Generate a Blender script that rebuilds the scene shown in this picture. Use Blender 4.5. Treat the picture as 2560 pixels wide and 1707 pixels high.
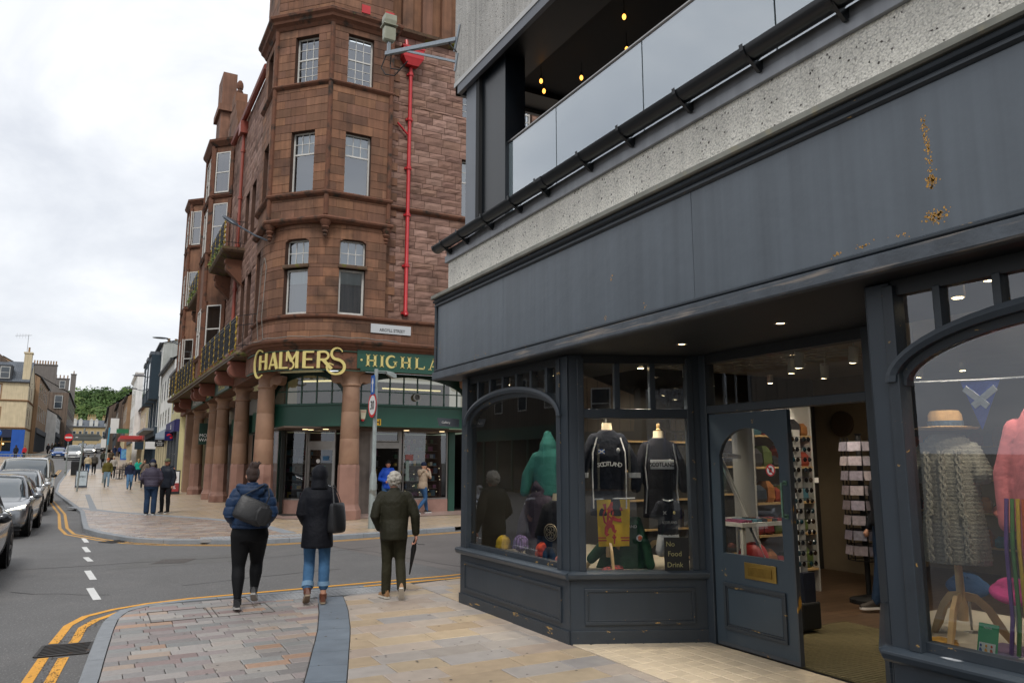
import bpy, bmesh, math, random
from mathutils import Vector, Matrix, Quaternion
from math import sin, cos, pi, radians, sqrt, atan2, floor
S = bpy.context.scene
for o in list(bpy.data.objects): bpy.data.objects.remove(o)
R = random.Random(7)

# ---------------------------------------------------------------- camera
cd = bpy.data.cameras.new('camera'); cam = bpy.data.objects.new('camera', cd); S.collection.objects.link(cam)
cd.sensor_width = 36; cd.lens = 1880/2560*36; cd.clip_start = .05; cd.clip_end = 5000
cam.location = (0, 0, 1.65); cam.rotation_euler = (radians(90+9.14), 0, radians(-28.6))
S.camera = cam
S.render.resolution_x, S.render.resolution_y = 1024, 682
# ---------------------------------------------------------------- world, sun, exposure
W = bpy.data.worlds.new('World'); S.world = W; W.use_nodes = True
nt = W.node_tree; nt.nodes.clear(); N = nt.nodes.new; LK = nt.links.new
SUN_EL, SUN_AZ = radians(52), radians(205)     # azimuth clockwise from +Y
sky = N('ShaderNodeTexSky'); sky.sky_type = 'NISHITA'; sky.sun_disc = False
sky.sun_elevation = SUN_EL; sky.sun_rotation = SUN_AZ; sky.air_density = 1.5; sky.dust_density = 3
b1 = N('ShaderNodeBackground'); b1.inputs[1].default_value = .1; LK(sky.outputs[0], b1.inputs[0])
tc = N('ShaderNodeTexCoord')
mp = N('ShaderNodeMapping'); mp.inputs['Scale'].default_value = (1, 1, 2.2); mp.inputs['Location'].default_value = (.35, .2, .1); LK(tc.outputs['Generated'], mp.inputs[0])
n1 = N('ShaderNodeTexNoise'); n1.inputs['Scale'].default_value = 2.3; n1.inputs['Detail'].default_value = 7; n1.inputs['Roughness'].default_value = .55
n1.inputs['Distortion'].default_value = .5; LK(mp.outputs[0], n1.inputs[0])
cr = N('ShaderNodeValToRGB'); e = cr.color_ramp.elements
e[0].position = .36; e[0].color = (.70, .73, .79, 1); e[1].position = .60; e[1].color = (.97, .98, 1.0, 1)
e2 = cr.color_ramp.elements.new(.48); e2.color = (.82, .845, .89, 1)
LK(n1.outputs[0], cr.inputs[0])
b2 = N('ShaderNodeBackground'); b2.inputs[1].default_value = .90; LK(cr.outputs[0], b2.inputs[0])
mx = N('ShaderNodeMixShader'); mx.inputs[0].default_value = .93; LK(b1.outputs[0], mx.inputs[1]); LK(b2.outputs[0], mx.inputs[2])
ow = N('ShaderNodeOutputWorld'); LK(mx.outputs[0], ow.inputs[0])
sd = bpy.data.lights.new('sun', 'SUN'); sd.energy = 1.5; sd.angle = radians(16); sd.color = (1, .965, .92)
sun = bpy.data.objects.new('sun', sd); S.collection.objects.link(sun)
sv = Vector((sin(SUN_AZ)*cos(SUN_EL), cos(SUN_AZ)*cos(SUN_EL), sin(SUN_EL)))
sun.rotation_euler = sv.to_track_quat('Z', 'Y').to_euler(); sun.location = sv*60
vs = S.view_settings; vs.view_transform = 'Standard'; vs.look = 'None'; vs.gamma = 1; vs.exposure = 0.36; vs.use_curve_mapping = False
S.cycles.max_bounces = 8; S.cycles.transparent_max_bounces = 24; S.cycles.caustics_reflective = False; S.cycles.caustics_refractive = False
S.cycles.use_denoising = True; S.cycles.sample_clamp_indirect = 6

# ---------------------------------------------------------------- helpers: materials
def hexc(h):
    c = [int(h[i:i+2], 16)/255 for i in (0, 2, 4)]
    return tuple(x/12.92 if x <= .04045 else ((x+.055)/1.055)**2.4 for x in c)
MATS = {}
def mat(name, col=(.5, .5, .5), rough=.6, metal=0, var=.12, vs=3, col2=None, s2=6, thr=.6, soft=.05, str2=(1, 1, 1), bump=0, bs=60, pal=None, rv=0,
        spec=.5, emit=None, es=1, coat=0, coords='pos', col3=None, s3=20, thr3=.66, str3=(1, 1, 1), brick=None, streak=0, sheen=0, wet=0, vor=0):
    if name in MATS: return MATS[name]
    m = bpy.data.materials.new(name); MATS[name] = m; m.use_nodes = True
    t = m.node_tree; nd = t.nodes; lk = t.links.new; new = nd.new
    b = nd['Principled BSDF']
    if isinstance(col, str): col = hexc(col)
    if isinstance(col2, str): col2 = hexc(col2)
    if isinstance(col3, str): col3 = hexc(col3)
    if coords == 'pos': P = new('ShaderNodeNewGeometry').outputs['Position']
    else: P = new('ShaderNodeTexCoord').outputs['Object']
    def noise(sc, det=4, stretch=(1, 1, 1), ro=.55):
        mpn = new('ShaderNodeMapping'); mpn.inputs['Scale'].default_value = stretch; lk(P, mpn.inputs[0])
        n = new('ShaderNodeTexNoise'); n.inputs['Scale'].default_value = sc; n.inputs['Detail'].default_value = det; n.inputs['Roughness'].default_value = ro
        lk(mpn.outputs[0], n.inputs[0]); return n.outputs[0]
    def mixc(fac, a, bb, mode='MIX'):
        x = new('ShaderNodeMix'); x.data_type = 'RGBA'; x.blend_type = mode
        if hasattr(fac, 'is_output'): lk(fac, x.inputs[0])
        else: x.inputs[0].default_value = fac
        for v, i in ((a, 6), (bb, 7)):
            if hasattr(v, 'is_output'): lk(v, x.inputs[i])
            else: x.inputs[i].default_value = (*v[:3], 1)
        return x.outputs[2]
    def ramp(v, lo, hi, a=0, bb=1):
        r = new('ShaderNodeMapRange'); lk(v, r.inputs[0]); r.inputs[1].default_value = lo; r.inputs[2].default_value = hi
        r.inputs[3].default_value = a; r.inputs[4].default_value = bb; return r.outputs[0]
    c = tuple(col)
    rnd = None
    if pal or rv:
        oi = new('ShaderNodeObjectInfo'); at = new('ShaderNodeAttribute'); at.attribute_name = 'rnd'
        ad = new('ShaderNodeMath'); ad.operation = 'ADD'; lk(oi.outputs['Random'], ad.inputs[0]); lk(at.outputs['Fac'], ad.inputs[1])
        fr_ = new('ShaderNodeMath'); fr_.operation = 'FRACT'; lk(ad.outputs[0], fr_.inputs[0]); rnd = fr_.outputs[0]
    if pal:
        rp = new('ShaderNodeValToRGB'); rp.color_ramp.interpolation = 'CONSTANT'
        for i, pc in enumerate(pal):
            if isinstance(pc, str): pc = hexc(pc)
            if i == 0: el = rp.color_ramp.elements[0]; el.position = 0
            elif i == 1: el = rp.color_ramp.elements[1]; el.position = 1/len(pal)
            else: el = rp.color_ramp.elements.new(i/len(pal))
            el.color = (*pc, 1)
        lk(rnd, rp.inputs[0]); c = rp.outputs[0]
    if brick:   # (w,h,mortar colour, mortar size, second colour)
        bt = new('ShaderNodeTexBrick'); lk(P, bt.inputs[0])
        bt.inputs['Scale'].default_value = 1; bt.inputs['Brick Width'].default_value = brick[0]; bt.inputs['Row Height'].default_value = brick[1]
        bt.inputs['Mortar Size'].default_value = brick[3]; bt.inputs['Color1'].default_value = (*col, 1); bt.inputs['Color2'].default_value = (*brick[4], 1)
        bt.inputs['Mortar'].default_value = (*brick[2], 1); c = bt.outputs[0]
    if rv:
        wn = new('ShaderNodeTexWhiteNoise'); wn.noise_dimensions = '1D'; lk(rnd, wn.inputs['W'])
        c = mixc(1, c, ramp(wn.outputs[0], 0, 1, 1-rv, 1+rv), 'MULTIPLY')
    if var:
        nv = noise(vs, 5)
        c = mixc(1, c, ramp(nv, .3, .7, 1-var, 1+var), 'MULTIPLY')
    if vor:
        vt = new('ShaderNodeTexVoronoi'); vt.inputs['Scale'].default_value = vor; lk(P, vt.inputs['Vector']); sx_ = new('ShaderNodeSeparateColor'); lk(vt.outputs['Color'], sx_.inputs[0])
        c = mixc(1, c, ramp(sx_.outputs[0], 0, 1, .84, 1.12), 'MULTIPLY'); c = mixc(ramp(sx_.outputs[1], .975, .985), c, (.08, .07, .06)); c = mixc(ramp(vt.outputs['Distance'], .5, .8), c, (.5, .48, .44))
    if streak:
        ns = noise(1, 4, (9, 9, .35))
        c = mixc(1, c, ramp(ns, .35, .68, 1+streak*.4, 1-streak), 'MULTIPLY')
    if col2: c = mixc(ramp(noise(s2, 6, str2), thr, thr+soft), c, col2)
    if col3: c = mixc(ramp(noise(s3, 8, str3, .65), thr3, thr3+.02), c, col3)
    if hasattr(c, 'is_output'): lk(c, b.inputs['Base Color'])
    else: b.inputs['Base Color'].default_value = (*c, 1)
    b.inputs['Roughness'].default_value = rough; b.inputs['Metallic'].default_value = metal; b.inputs['Specular IOR Level'].default_value = spec
    if wet: lk(ramp(noise(.9, 4), .4, .62, rough-wet, rough), b.inputs['Roughness'])
    if coat: b.inputs['Coat Weight'].default_value = coat; b.inputs['Coat Roughness'].default_value = .06
    if sheen: b.inputs['Sheen Weight'].default_value = sheen
    if emit: b.inputs['Emission Color'].default_value = (*(hexc(emit) if isinstance(emit, str) else emit), 1); b.inputs['Emission Strength'].default_value = es
    if bump:
        bp = new('ShaderNodeBump'); bp.inputs['Strength'].default_value = 1; bp.inputs['Distance'].default_value = bump
        lk(noise(bs, 5), bp.inputs['Height']); lk(bp.outputs[0], b.inputs['Normal'])
    return m
def glassmat(name, tint=(.9, .95, .95), base=.06, rough=.0, dark=None, graze=.55, dalpha=.5):
    """clear pane: transparent with a mirror coat that strengthens at grazing angles; dark= adds a diffuse tinted film"""
    if name in MATS: return MATS[name]
    m = bpy.data.materials.new(name); MATS[name] = m; m.use_nodes = True
    t = m.node_tree; nd = t.nodes; lk = t.links.new; nd.clear(); new = nd.new
    tr = new('ShaderNodeBsdfTransparent'); tr.inputs[0].default_value = (*tint, 1)
    gl = new('ShaderNodeBsdfGlossy'); gl.inputs['Roughness'].default_value = rough; gl.inputs['Color'].default_value = (.92, .95, 1, 1)
    lw = new('ShaderNodeLayerWeight'); lw.inputs[0].default_value = graze
    mr = new('ShaderNodeMapRange'); lk(lw.outputs['Fresnel'], mr.inputs[0]); mr.inputs[1].default_value = 0; mr.inputs[2].default_value = 1
    mr.inputs[3].default_value = base; mr.inputs[4].default_value = 1
    ms = new('ShaderNodeMixShader'); lk(mr.outputs[0], ms.inputs[0])
    a = tr.outputs[0]
    if dark:
        df = new('ShaderNodeBsdfDiffuse'); df.inputs[0].default_value = (*dark, 1)
        m2 = new('ShaderNodeMixShader'); m2.inputs[0].default_value = dalpha; lk(a, m2.inputs[1]); lk(df.outputs[0], m2.inputs[2]); a = m2.outputs[0]
    lk(a, ms.inputs[1]); lk(gl.outputs[0], ms.inputs[2])
    out = new('ShaderNodeOutputMaterial'); lk(ms.outputs[0], out.inputs[0]); return m

# ---------------------------------------------------------------- helpers: meshes and objects
V3 = Vector
class Fr:   # a wall frame: s along the wall, z up, o outwards
    def __init__(s, p, q=None, d=None):
        s.p = V3((p[0], p[1], 0))
        if q is not None: d = (q[0]-p[0], q[1]-p[1])
        s.d = V3((d[0], d[1], 0)); s.len = s.d.length; s.d.normalize(); s.n = V3((s.d.y, -s.d.x, 0))
    def __call__(s, a, z, o=0): return s.p+s.d*a+s.n*o+V3((0, 0, z))
class MB:
    def __init__(s): s.v = []; s.f = []; s.m = []; s.r = []
    def add(s, vs, fs, m=0, r=0.):
        k = len(s.v); s.v += [tuple(x) for x in vs]
        for f in fs: s.f.append(tuple(i+k for i in f)); s.m.append(m); s.r.append(r)
        return s
    def box(s, x0, y0, z0, x1, y1, z1, m=0, r=0.):
        return s.hexa([(x0, y0, z0), (x1, y0, z0), (x1, y1, z0), (x0, y1, z0), (x0, y0, z1), (x1, y0, z1), (x1, y1, z1), (x0, y1, z1)], m, r)
    def hexa(s, p, m=0, r=0.):
        return s.add(p, [(0, 3, 2, 1), (4, 5, 6, 7), (0, 1, 5, 4), (1, 2, 6, 5), (2, 3, 7, 6), (3, 0, 4, 7)], m, r)
    def fbox(s, fr, s0, s1, z0, z1, o0, o1, m=0, r=0.):
        if s0 > s1: s0, s1 = s1, s0
        if z0 > z1: z0, z1 = z1, z0
        if o0 > o1: o0, o1 = o1, o0
        return s.hexa([fr(s0, z0, o1), fr(s1, z0, o1), fr(s1, z0, o0), fr(s0, z0, o0), fr(s0, z1, o1), fr(s1, z1, o1), fr(s1, z1, o0), fr(s0, z1, o0)], m, r)
    def bar(s, a, b, w, h, m=0, up=(0, 0, 1), r=0.):   # rectangular bar between two points
        a, b = V3(a), V3(b); d = (b-a).normalized(); u = V3(up)
        if abs(d.dot(u)) > .98: u = V3((0, 1, 0))
        x = d.cross(u).normalized()*w/2; y = x.cross(d).normalized()*h/2
        return s.hexa([a-x-y, a+x-y, b+x-y, b-x-y, a-x+y, a+x+y, b+x+y, b-x+y], m, r)
    def extr(s, poly, vec, m=0, r=0.):   # planar polygon pushed along vec
        n = len(poly); vec = V3(vec); p = [V3(x) for x in poly]
        nrm = sum(((p[i]-p[0]).cross(p[(i+1) % n]-p[0]) for i in range(1, n)), V3())
        if nrm.dot(vec) > 0: p = p[::-1]
        return s.add(p+[x+vec for x in p], [tuple(range(n)), tuple(range(2*n-1, n-1, -1))]+[(i, i+n, (i+1) % n+n, (i+1) % n) for i in range(n)], m, r)
    def prism(s, poly, z0, z1, m=0, r=0.): return s.extr([(x, y, z0) for x, y in poly], (0, 0, z1-z0), m, r)
    def tube(s, pts, rad, n=8, m=0, cap=True, flat=1.0, r=0.):
        pts = [V3(p) for p in pts]; k = len(pts)
        if not isinstance(rad, (list, tuple)): rad = [rad]*k
        base = len(s.v); prev = None; rings = []
        for i, p in enumerate(pts):
            d = (pts[min(i+1, k-1)]-pts[max(i-1, 0)])
            if d.length < 1e-9: d = V3((0, 0, 1))
            d.normalize()
            if prev is None:
                x = d.orthogonal().normalized()
                if abs(d.z) < .9: x = d.cross(V3((0, 0, 1))).normalized()
            else: x = (prev-d*prev.dot(d)).normalized()
            prev = x; y = d.cross(x)
            rings.append([p+x*cos(2*pi*j/n)*rad[i]+y*sin(2*pi*j/n)*rad[i]*flat for j in range(n)])
        vs = [q for ring in rings for q in ring]
        fs = [(i*n+j, i*n+(j+1) % n, (i+1)*n+(j+1) % n, (i+1)*n+j) for i in range(k-1) for j in range(n)]
        if cap: fs += [tuple(range(n-1, -1, -1)), tuple((k-1)*n+j for j in range(n))]
        return s.add(vs, fs, m, r)
    def loft(s, rings, m=0, cap=True, closed=True, r=0.):
        n = len(rings[0]); k = len(rings)
        fs = [(i*n+j, i*n+(j+1) % n, (i+1)*n+(j+1) % n, (i+1)*n+j) for i in range(k-1) for j in range(n if closed else n-1)]
        if cap: fs += [tuple(range(n-1, -1, -1)), tuple((k-1)*n+j for j in range(n))]
        return s.add([q for g_ in rings for q in g_], fs, m, r)
    def lathe(s, prof, c=(0, 0, 0), n=24, m=0, cap=True, a0=0, a1=2*pi, r=0.):
        rings = [[(c[0]+q*cos(a0+(a1-a0)*j/n), c[1]+q*sin(a0+(a1-a0)*j/n), c[2]+z) for j in range(n)] for q, z in prof]
        return s.loft(rings, m, cap, True, r)
    def ell(s, c, rx, ry, rz, nu=14, nv=9, m=0, rot=None, r=0.):
        vs = []; c = V3(c)
        for i in range(nv+1):
            th = pi*i/nv
            for j in range(nu):
                p = V3((rx*sin(th)*cos(2*pi*j/nu), ry*sin(th)*sin(2*pi*j/nu), rz*cos(th)))
                if rot is not None: p = rot @ p
                vs.append(c+p)
        return s.add(vs, [(i*nu+j, (i+1)*nu+j, (i+1)*nu+(j+1) % nu, i*nu+(j+1) % nu) for i in range(nv) for j in range(nu)], m, r)
    def sweep(s, prof, path, m=0, closed=False, r=0.):
        """moulding: prof = [(out, z)], path = plan points; outwards is to the right-hand side of travel (d.y,-d.x)"""
        P = [V3((p[0], p[1], 0)) for p in path]; k = len(P); rings = []
        for i in range(k):
            ds = []
            if i > 0 or closed: ds.append((P[i]-P[i-1]).normalized())
            if i < k-1 or closed: ds.append((P[(i+1) % k]-P[i]).normalized())
            ns = [V3((d.y, -d.x, 0)) for d in ds]; nn = sum(ns, V3()).normalized(); f = 1/max(.35, nn.dot(ns[0]))
            rings.append([P[i]+nn*(o*f)+V3((0, 0, z)) for o, z in prof])
        if closed: rings.append(rings[0])
        return s.loft(rings, m, not closed, True, r)
    def quad(s, a, b, c, d, m=0, r=0.): return s.add([a, b, c, d], [(0, 1, 2, 3)], m, r)
    def mesh(s, name, mats, smooth=False):
        me = bpy.data.meshes.new(name); me.from_pydata(s.v, [], s.f)
        for x in (mats if isinstance(mats, (list, tuple)) else [mats]): me.materials.append(x)
        if any(s.m): me.polygons.foreach_set('material_index', s.m)
        if any(s.r):
            at = me.attributes.new('rnd', 'FLOAT', 'FACE'); at.data.foreach_set('value', s.r)
        if smooth: me.polygons.foreach_set('use_smooth', [True]*len(me.polygons))
        me.update(); return me
    def build(s, name, mats, parent=None, smooth=False, bevel=0, **kw):
        return link(name, s.mesh(name, mats, smooth), parent, bevel=bevel, auto=smooth, **kw)
WM = {}
TMP = bpy.data.scenes.new('workbench')     # small scratch scene for evaluating modifiers; removed at the end
def evaluated(ob):
    TMP.collection.objects.link(ob); vl = TMP.view_layers[0]; vl.update(); dg = vl.depsgraph
    me = bpy.data.meshes.new_from_object(ob.evaluated_get(dg)); d = ob.data; bpy.data.objects.remove(ob)
    (bpy.data.curves if isinstance(d, bpy.types.Curve) else bpy.data.meshes).remove(d); return me
def link(name, data, parent=None, mw=None, bevel=0, auto=False, label=None, kind=None, wl=True):
    o = bpy.data.objects.new(name, data); S.collection.objects.link(o)
    if mw is not None: o.matrix_basis = mw
    if parent is not None:
        o.parent = parent
        if wl and parent.name in WM: o.matrix_parent_inverse = WM[parent.name].inverted()
    if bevel:
        b = o.modifiers.new('bevel', 'BEVEL'); b.width = bevel; b.segments = 2; b.limit_method = 'ANGLE'; b.angle_limit = radians(35); b.harden_normals = False
    if auto and data is not None:
        for e_ in data.edges: pass
        md = None
        try: data.set_sharp_from_angle(angle=radians(40))
        except Exception: pass
    if label: o['label'] = label
    if kind: o['kind'] = kind
    return o
def thing(name, label, cat, loc=(0, 0, 0), rz=0, group=None, world=True):
    """Empty at the base; with world=True its parts are given in world coordinates"""
    o = link(name, None); o.location = loc; o.rotation_euler = (0, 0, rz); o.empty_display_size = .2
    o['label'] = label; o['category'] = cat
    if group: o['group'] = group
    if world: WM[o.name] = Matrix.Translation(loc) @ Matrix.Rotation(rz, 4, 'Z')
    return o
def tag(o, label, cat, group=None):
    o['label'] = label; o['category'] = cat
    if group: o['group'] = group
    return o
def text(name, body, size, mats, parent, pos, d, up=(0, 0, 1), depth=.004, align='CENTER', sx=1.0, bold=0.0):
    """flat lettering as mesh: pos = centre base point, d = reading direction"""
    cu = bpy.data.curves.new(name, 'FONT'); cu.body = body; cu.size = size; cu.align_x = align; cu.extrude = depth/2; cu.resolution_u = 3; cu.offset = bold
    me = evaluated(bpy.data.objects.new('t', cu))
    x = V3(d).normalized(); y = V3(up).normalized(); z = x.cross(y)
    M = Matrix((( x.x*sx, y.x, z.x, pos[0]), (x.y*sx, y.y, z.y, pos[1]), (x.z*sx, y.z, z.z, pos[2]), (0, 0, 0, 1)))
    me.transform(M); me.materials.clear(); me.materials.append(mats); me.name = name
    return link(name, me, parent)
def arc(c, r, a0, a1, n): return [(c[0]+r*cos(a0+(a1-a0)*i/n), c[1]+r*sin(a0+(a1-a0)*i/n)) for i in range(n+1)]
def inside(p, poly):
    x, y = p; c = False; n = len(poly)
    for i in range(n):
        x1, y1 = poly[i]; x2, y2 = poly[i-1]
        if (y1 > y) != (y2 > y) and x < (x2-x1)*(y-y1)/(y2-y1)+x1: c = not c
    return c
def clip(poly, cut):   # convex clip of poly by convex counter-clockwise cut
    out = list(poly); n = len(cut)
    for i in range(n):
        (ax, ay), (bx, by) = cut[i], cut[(i+1) % n]; inp = out; out = []
        if not inp: return []
        sd = lambda p: (bx-ax)*(p[1]-ay)-(by-ay)*(p[0]-ax)
        for j in range(len(inp)):
            p, q = inp[j-1], inp[j]; a, b = sd(p), sd(q)
            if (a >= 0) != (b >= 0): t_ = a/(a-b); out.append((p[0]+(q[0]-p[0])*t_, p[1]+(q[1]-p[1])*t_))
            if b >= 0: out.append(q)
    return out
def area(p): return .5*sum(p[i-1][0]*p[i][1]-p[i][0]*p[i-1][1] for i in range(len(p)))
def zg(y):   # the street climbs gently away from the crossing
    t_ = max(0, y-46); return .036*t_*t_/(t_+12)
def zg2(x, y): return zg(y)
# ================================================================ ground, road, pavements
def zg(y):
    t_ = min(max(0, y-46), 190); return .036*t_*t_/(t_+12)
asphalt = mat('asphalt', '5d5c5b', rough=.72, var=.05, vs=.7, col2='676563', s2=1.1, thr=.52, soft=.25, col3='8b8986', s3=48, thr3=.60, bump=.012, bs=45, wet=.06)
asph2 = mat('asphalt_patch', '5a5957', rough=.7, var=.14, vs=2, col3='74716c', s3=150, thr3=.58, bump=.004, bs=110)
earth = mat('ground_earth', '6b675f', rough=.9, var=.2, vs=.3)
stone_bed = mat('paving_bed', '3a3733', rough=.9, var=.2, vs=8)
sett_m = mat('sett_stone', rough=.6, var=.10, vs=25, rv=.10, bump=.003, bs=70, wet=.14,
    pal=['827e7c', '8a8683', '8c8280', '807876', '97918d', '8b7c79', '999089', '838381', '9c8b7d', '8f8682', '867572', 'a0836f', '918b86', '807c7a', '99948e', '8b8885'])
slab_m = mat('sandstone_slab', rough=.58, var=.10, vs=7, rv=.07, bump=.002, bs=120, wet=.1, col2='a8805c', s2=1.6, thr=.70, soft=.06,
    pal=['a09184', 'a69a8f', 'a9967d', '98918b', 'a89c90', 'ab9a82', '96918e', 'a59687', 'a6937b', '9f9892', '9c9085', 'a79b8f', '9e968e'])
granite = mat('kerb_granite', '82868a', rough=.62, var=.10, vs=9, rv=.08, bump=.002, bs=140, col3='6c7074', s3=120, thr3=.62)
granite_d = mat('band_granite', '6d7781', rough=.55, var=.12, vs=5, rv=.07, bump=.0015, bs=140, wet=.1)
tile_m = mat('entrance_tile', 'c2b39c', rough=.45, var=.06, vs=12, rv=.09)
yellow = mat('yellow_line_paint', 'd99a2b', rough=.6, var=.12, vs=14, col3='6b5a3c', s3=22, thr3=.66, bump=.002, bs=120)
yellow_f = mat('worn_yellow_paint', 'c2913f', rough=.65, var=.15, vs=8, col3='5a5348', s3=9, thr3=.63, bump=.002, bs=120)
white_p = mat('white_line_paint', 'cfcfcc', rough=.6, var=.08, vs=14, col3='77756f', s3=26, thr3=.68)
iron = mat('cast_iron', '3b3734', rough=.55, metal=.7, var=.2, vs=20, col2='5a3f2a', s2=14, thr=.62)
def flat(name, poly, z, m, kind='structure', parent=None, th=0):
    b = MB()
    if th: b.prism(poly, z-th, z)
    else: b.add([(x, y, z) for x, y in poly], [tuple(range(len(poly)))])
    o = b.build(name, m, parent)
    if parent is None and kind: o['kind'] = kind
    return o
# ground sheet to the horizon, and the street climbing on it
b = MB(); ys = [-1500, -200, -40, 0, 30, 46]+[46+6*i for i in range(1, 33)]+[300, 600, 1500, 3500]
b.loft([[(-3500, y, zg(y)-.25), (3500, y, zg(y)-.25)] for y in ys], cap=False, closed=False)
o = b.build('ground', earth); o['kind'] = 'structure'
b = MB(); ys = [-60, -20, 0, 10, 20, 30, 40, 46]+[46+4*i for i in range(1, 50)]
b.loft([[(-14 if y < 90 else -7.5, y, zg(y)-.1), (60 if y < 31 else 3.5, y, zg(y)-.1)] for y in ys if True], cap=False, closed=False)
road = b.build('road', asphalt); road['kind'] = 'structure'
# near pavement -----------------------------------------------------------------
KERB = [(-.95, -14), (-.55, 0), (-.27, 4), (0, 6.88), (.06, 7.8), (.14, 8.9), (.2, 9.5), (.32, 9.92), (.6, 10.2), (1.0, 10.32), (1.6, 10.34), (2.5, 10.3), (3.3, 10.33), (4.7, 10.5), (9, 11.2), (30, 14.5)]
def offset(pl, d):   # to the right-hand side of travel
    out = []
    for i, p in enumerate(pl):
        a = V3(pl[max(i-1, 0)]+(0,)); c = V3(pl[min(i+1, len(pl)-1)]+(0,)); t_ = (c-a).normalized(); out.append((p[0]+t_.y*d, p[1]-t_.x*d))
    return out
KIN = offset(KERB, .135)
pave = flat('pavement', KIN+[(30, -14)], -.014, stone_bed)
def kerbs(par, line, w, z0, zt, step=.9, m=None, ztop=lambda i: 0.):
    pts = [V3(p+(0,)) for p in line]; cum = [0]
    for i in range(1, len(pts)): cum.append(cum[-1]+(pts[i]-pts[i-1]).length)
    def at_(d):
        for i in range(1, len(pts)):
            if d <= cum[i] or i == len(pts)-1:
                t_ = (d-cum[i-1])/(cum[i]-cum[i-1]); return pts[i-1].lerp(pts[i], t_), (pts[i]-pts[i-1]).normalized()
    d = 0; k = 0
    while d < cum[-1]-.02:
        e_ = min(d+step, cum[-1]); n = max(1, int((e_-d)/.3)); ra = []
        for j in range(n+1):
            dd = d+.004+(e_-d-.008)*j/n; p, t_ = at_(dd)
            if j == 0 or j == n: p2, t2 = at_(max(0, dd-.1)); p3, t3 = at_(min(cum[-1], dd+.1)); t_ = (t2+t3).normalized()
            nn = V3((t_.y, -t_.x, 0)); zz = zg(p.y)+zt+ztop(p)
            ra.append([p+V3((0, 0, z0+zg(p.y))), p+V3((0, 0, zz-.015)), p+nn*.018+V3((0, 0, zz)), p+nn*w+V3((0, 0, zz)), p+nn*w+V3((0, 0, z0+zg(p.y)))])
        MB().loft(ra).build('kerb_stone', m or granite, par); d = e_; k += 1
kerbs(pave, KERB[2:13], .135, -.2, .002)
BANDL = [(.55, 3.0), (1.18, 5.0), (1.51, 6.06), (1.93, 7.3), (2.26, 8.4), (2.46, 9.16), (2.58, 9.72)]
BANDL = [(.60, 3.0), (1.19, 5.0), (1.51, 6.06), (1.66, 6.53), (1.80, 6.98), (1.94, 7.42), (2.08, 7.88), (2.20, 8.32), (2.32, 8.76), (2.42, 9.18), (2.53, 9.70)]
BANDR = [(x, min(y, 9.715)) for x, y in offset(BANDL, .31)]
for i in range(len(BANDL)-1):      # dark granite band, slabs cut across
    n = 1 if i > 1 else 3
    for j in range(n):
        q = lambda L, t_: (L[i][0]+(L[i+1][0]-L[i][0])*t_, L[i][1]+(L[i+1][1]-L[i][1])*t_)
        a, c_, d_, e_ = q(BANDL, j/n+.008), q(BANDR, j/n+.008), q(BANDR, (j+1)/n-.008), q(BANDL, (j+1)/n-.008)
        MB().prism([a, c_, d_, e_], -.05, 0.0).build('granite_slab', granite_d, pave)
def piece(poly, par, nm, m, top=0., g_=.005, h=.045, jit=.0015):
    """one paving stone: joint gap g_, chamfered rim"""
    if len(poly) < 3 or abs(area(poly)) < .0012: return
    cx = sum(p[0] for p in poly)/len(poly); cy = sum(p[1] for p in poly)/len(poly)
    sz = max(.03, sqrt(abs(area(poly)))); f1 = 1-g_/sz; f2 = 1-(g_+.010)/sz
    z = top+R.uniform(-jit, jit)
    sh = lambda f: [(cx+(p[0]-cx)*f, cy+(p[1]-cy)*f) for p in poly]
    if area(poly) < 0: poly = poly[::-1]
    MB().loft([[(x, y, z-h) for x, y in sh(f1)], [(x, y, z-.004) for x, y in sh(f1)], [(x, y, z) for x, y in sh(f2)]]).build(nm, m, par)
    return
setreg = [(KIN[2][0]+.006, 4.0)]+[(x+.006, y-.004) for x, y in KIN[3:10]]+[(1.75, 10.2), (1.75, 9.72), (2.56, 9.70)]+[(x-.008, y) for x, y in BANDL[::-1][1:]]+[(.86, 4.0)]
def rows(reg, y0, y1, rh, l0, l1, fn):
    y = y0
    while y < y1:
        x = -1.2-R.random()*.3
        while x < 4.6:
            l = R.uniform(l0, l1); fn(x, y, l, rh); x += l
        y += rh
def isect(rect, reg):   # keep the part of a rectangle inside the region, by thin slices (regions are x-monotone per row)
    x0, y0, x1, y1 = rect; ym = (y0+y1)/2
    def span(y):
        xs = []
        for i in range(len(reg)):
            (ax, ay), (bx, by) = reg[i-1], reg[i]
            if (ay > y) != (by > y): xs.append(ax+(bx-ax)*(y-ay)/(by-ay))
        xs.sort(); return (xs[0], xs[-1]) if len(xs) >= 2 else None
    s0, s1 = span(y0+.003), span(y1-.003)
    if s0 is None or s1 is None: return []
    q = clip([(x0, y0), (x1, y0), (x1, y1), (x0, y1)], [(s0[0], y0), (s0[1], y0), (s1[1], y1), (s1[0], y1)])
    return [p for i, p in enumerate(q) if (p[0]-q[i-1][0])**2+(p[1]-q[i-1][1])**2 > 4e-6]
rows(setreg, 5.3, 10.2, .155, .2, .40, lambda x, y, l, h: piece(isect((x, y, x+l, y+h), setreg), pave, 'sett', sett_m))
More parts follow.
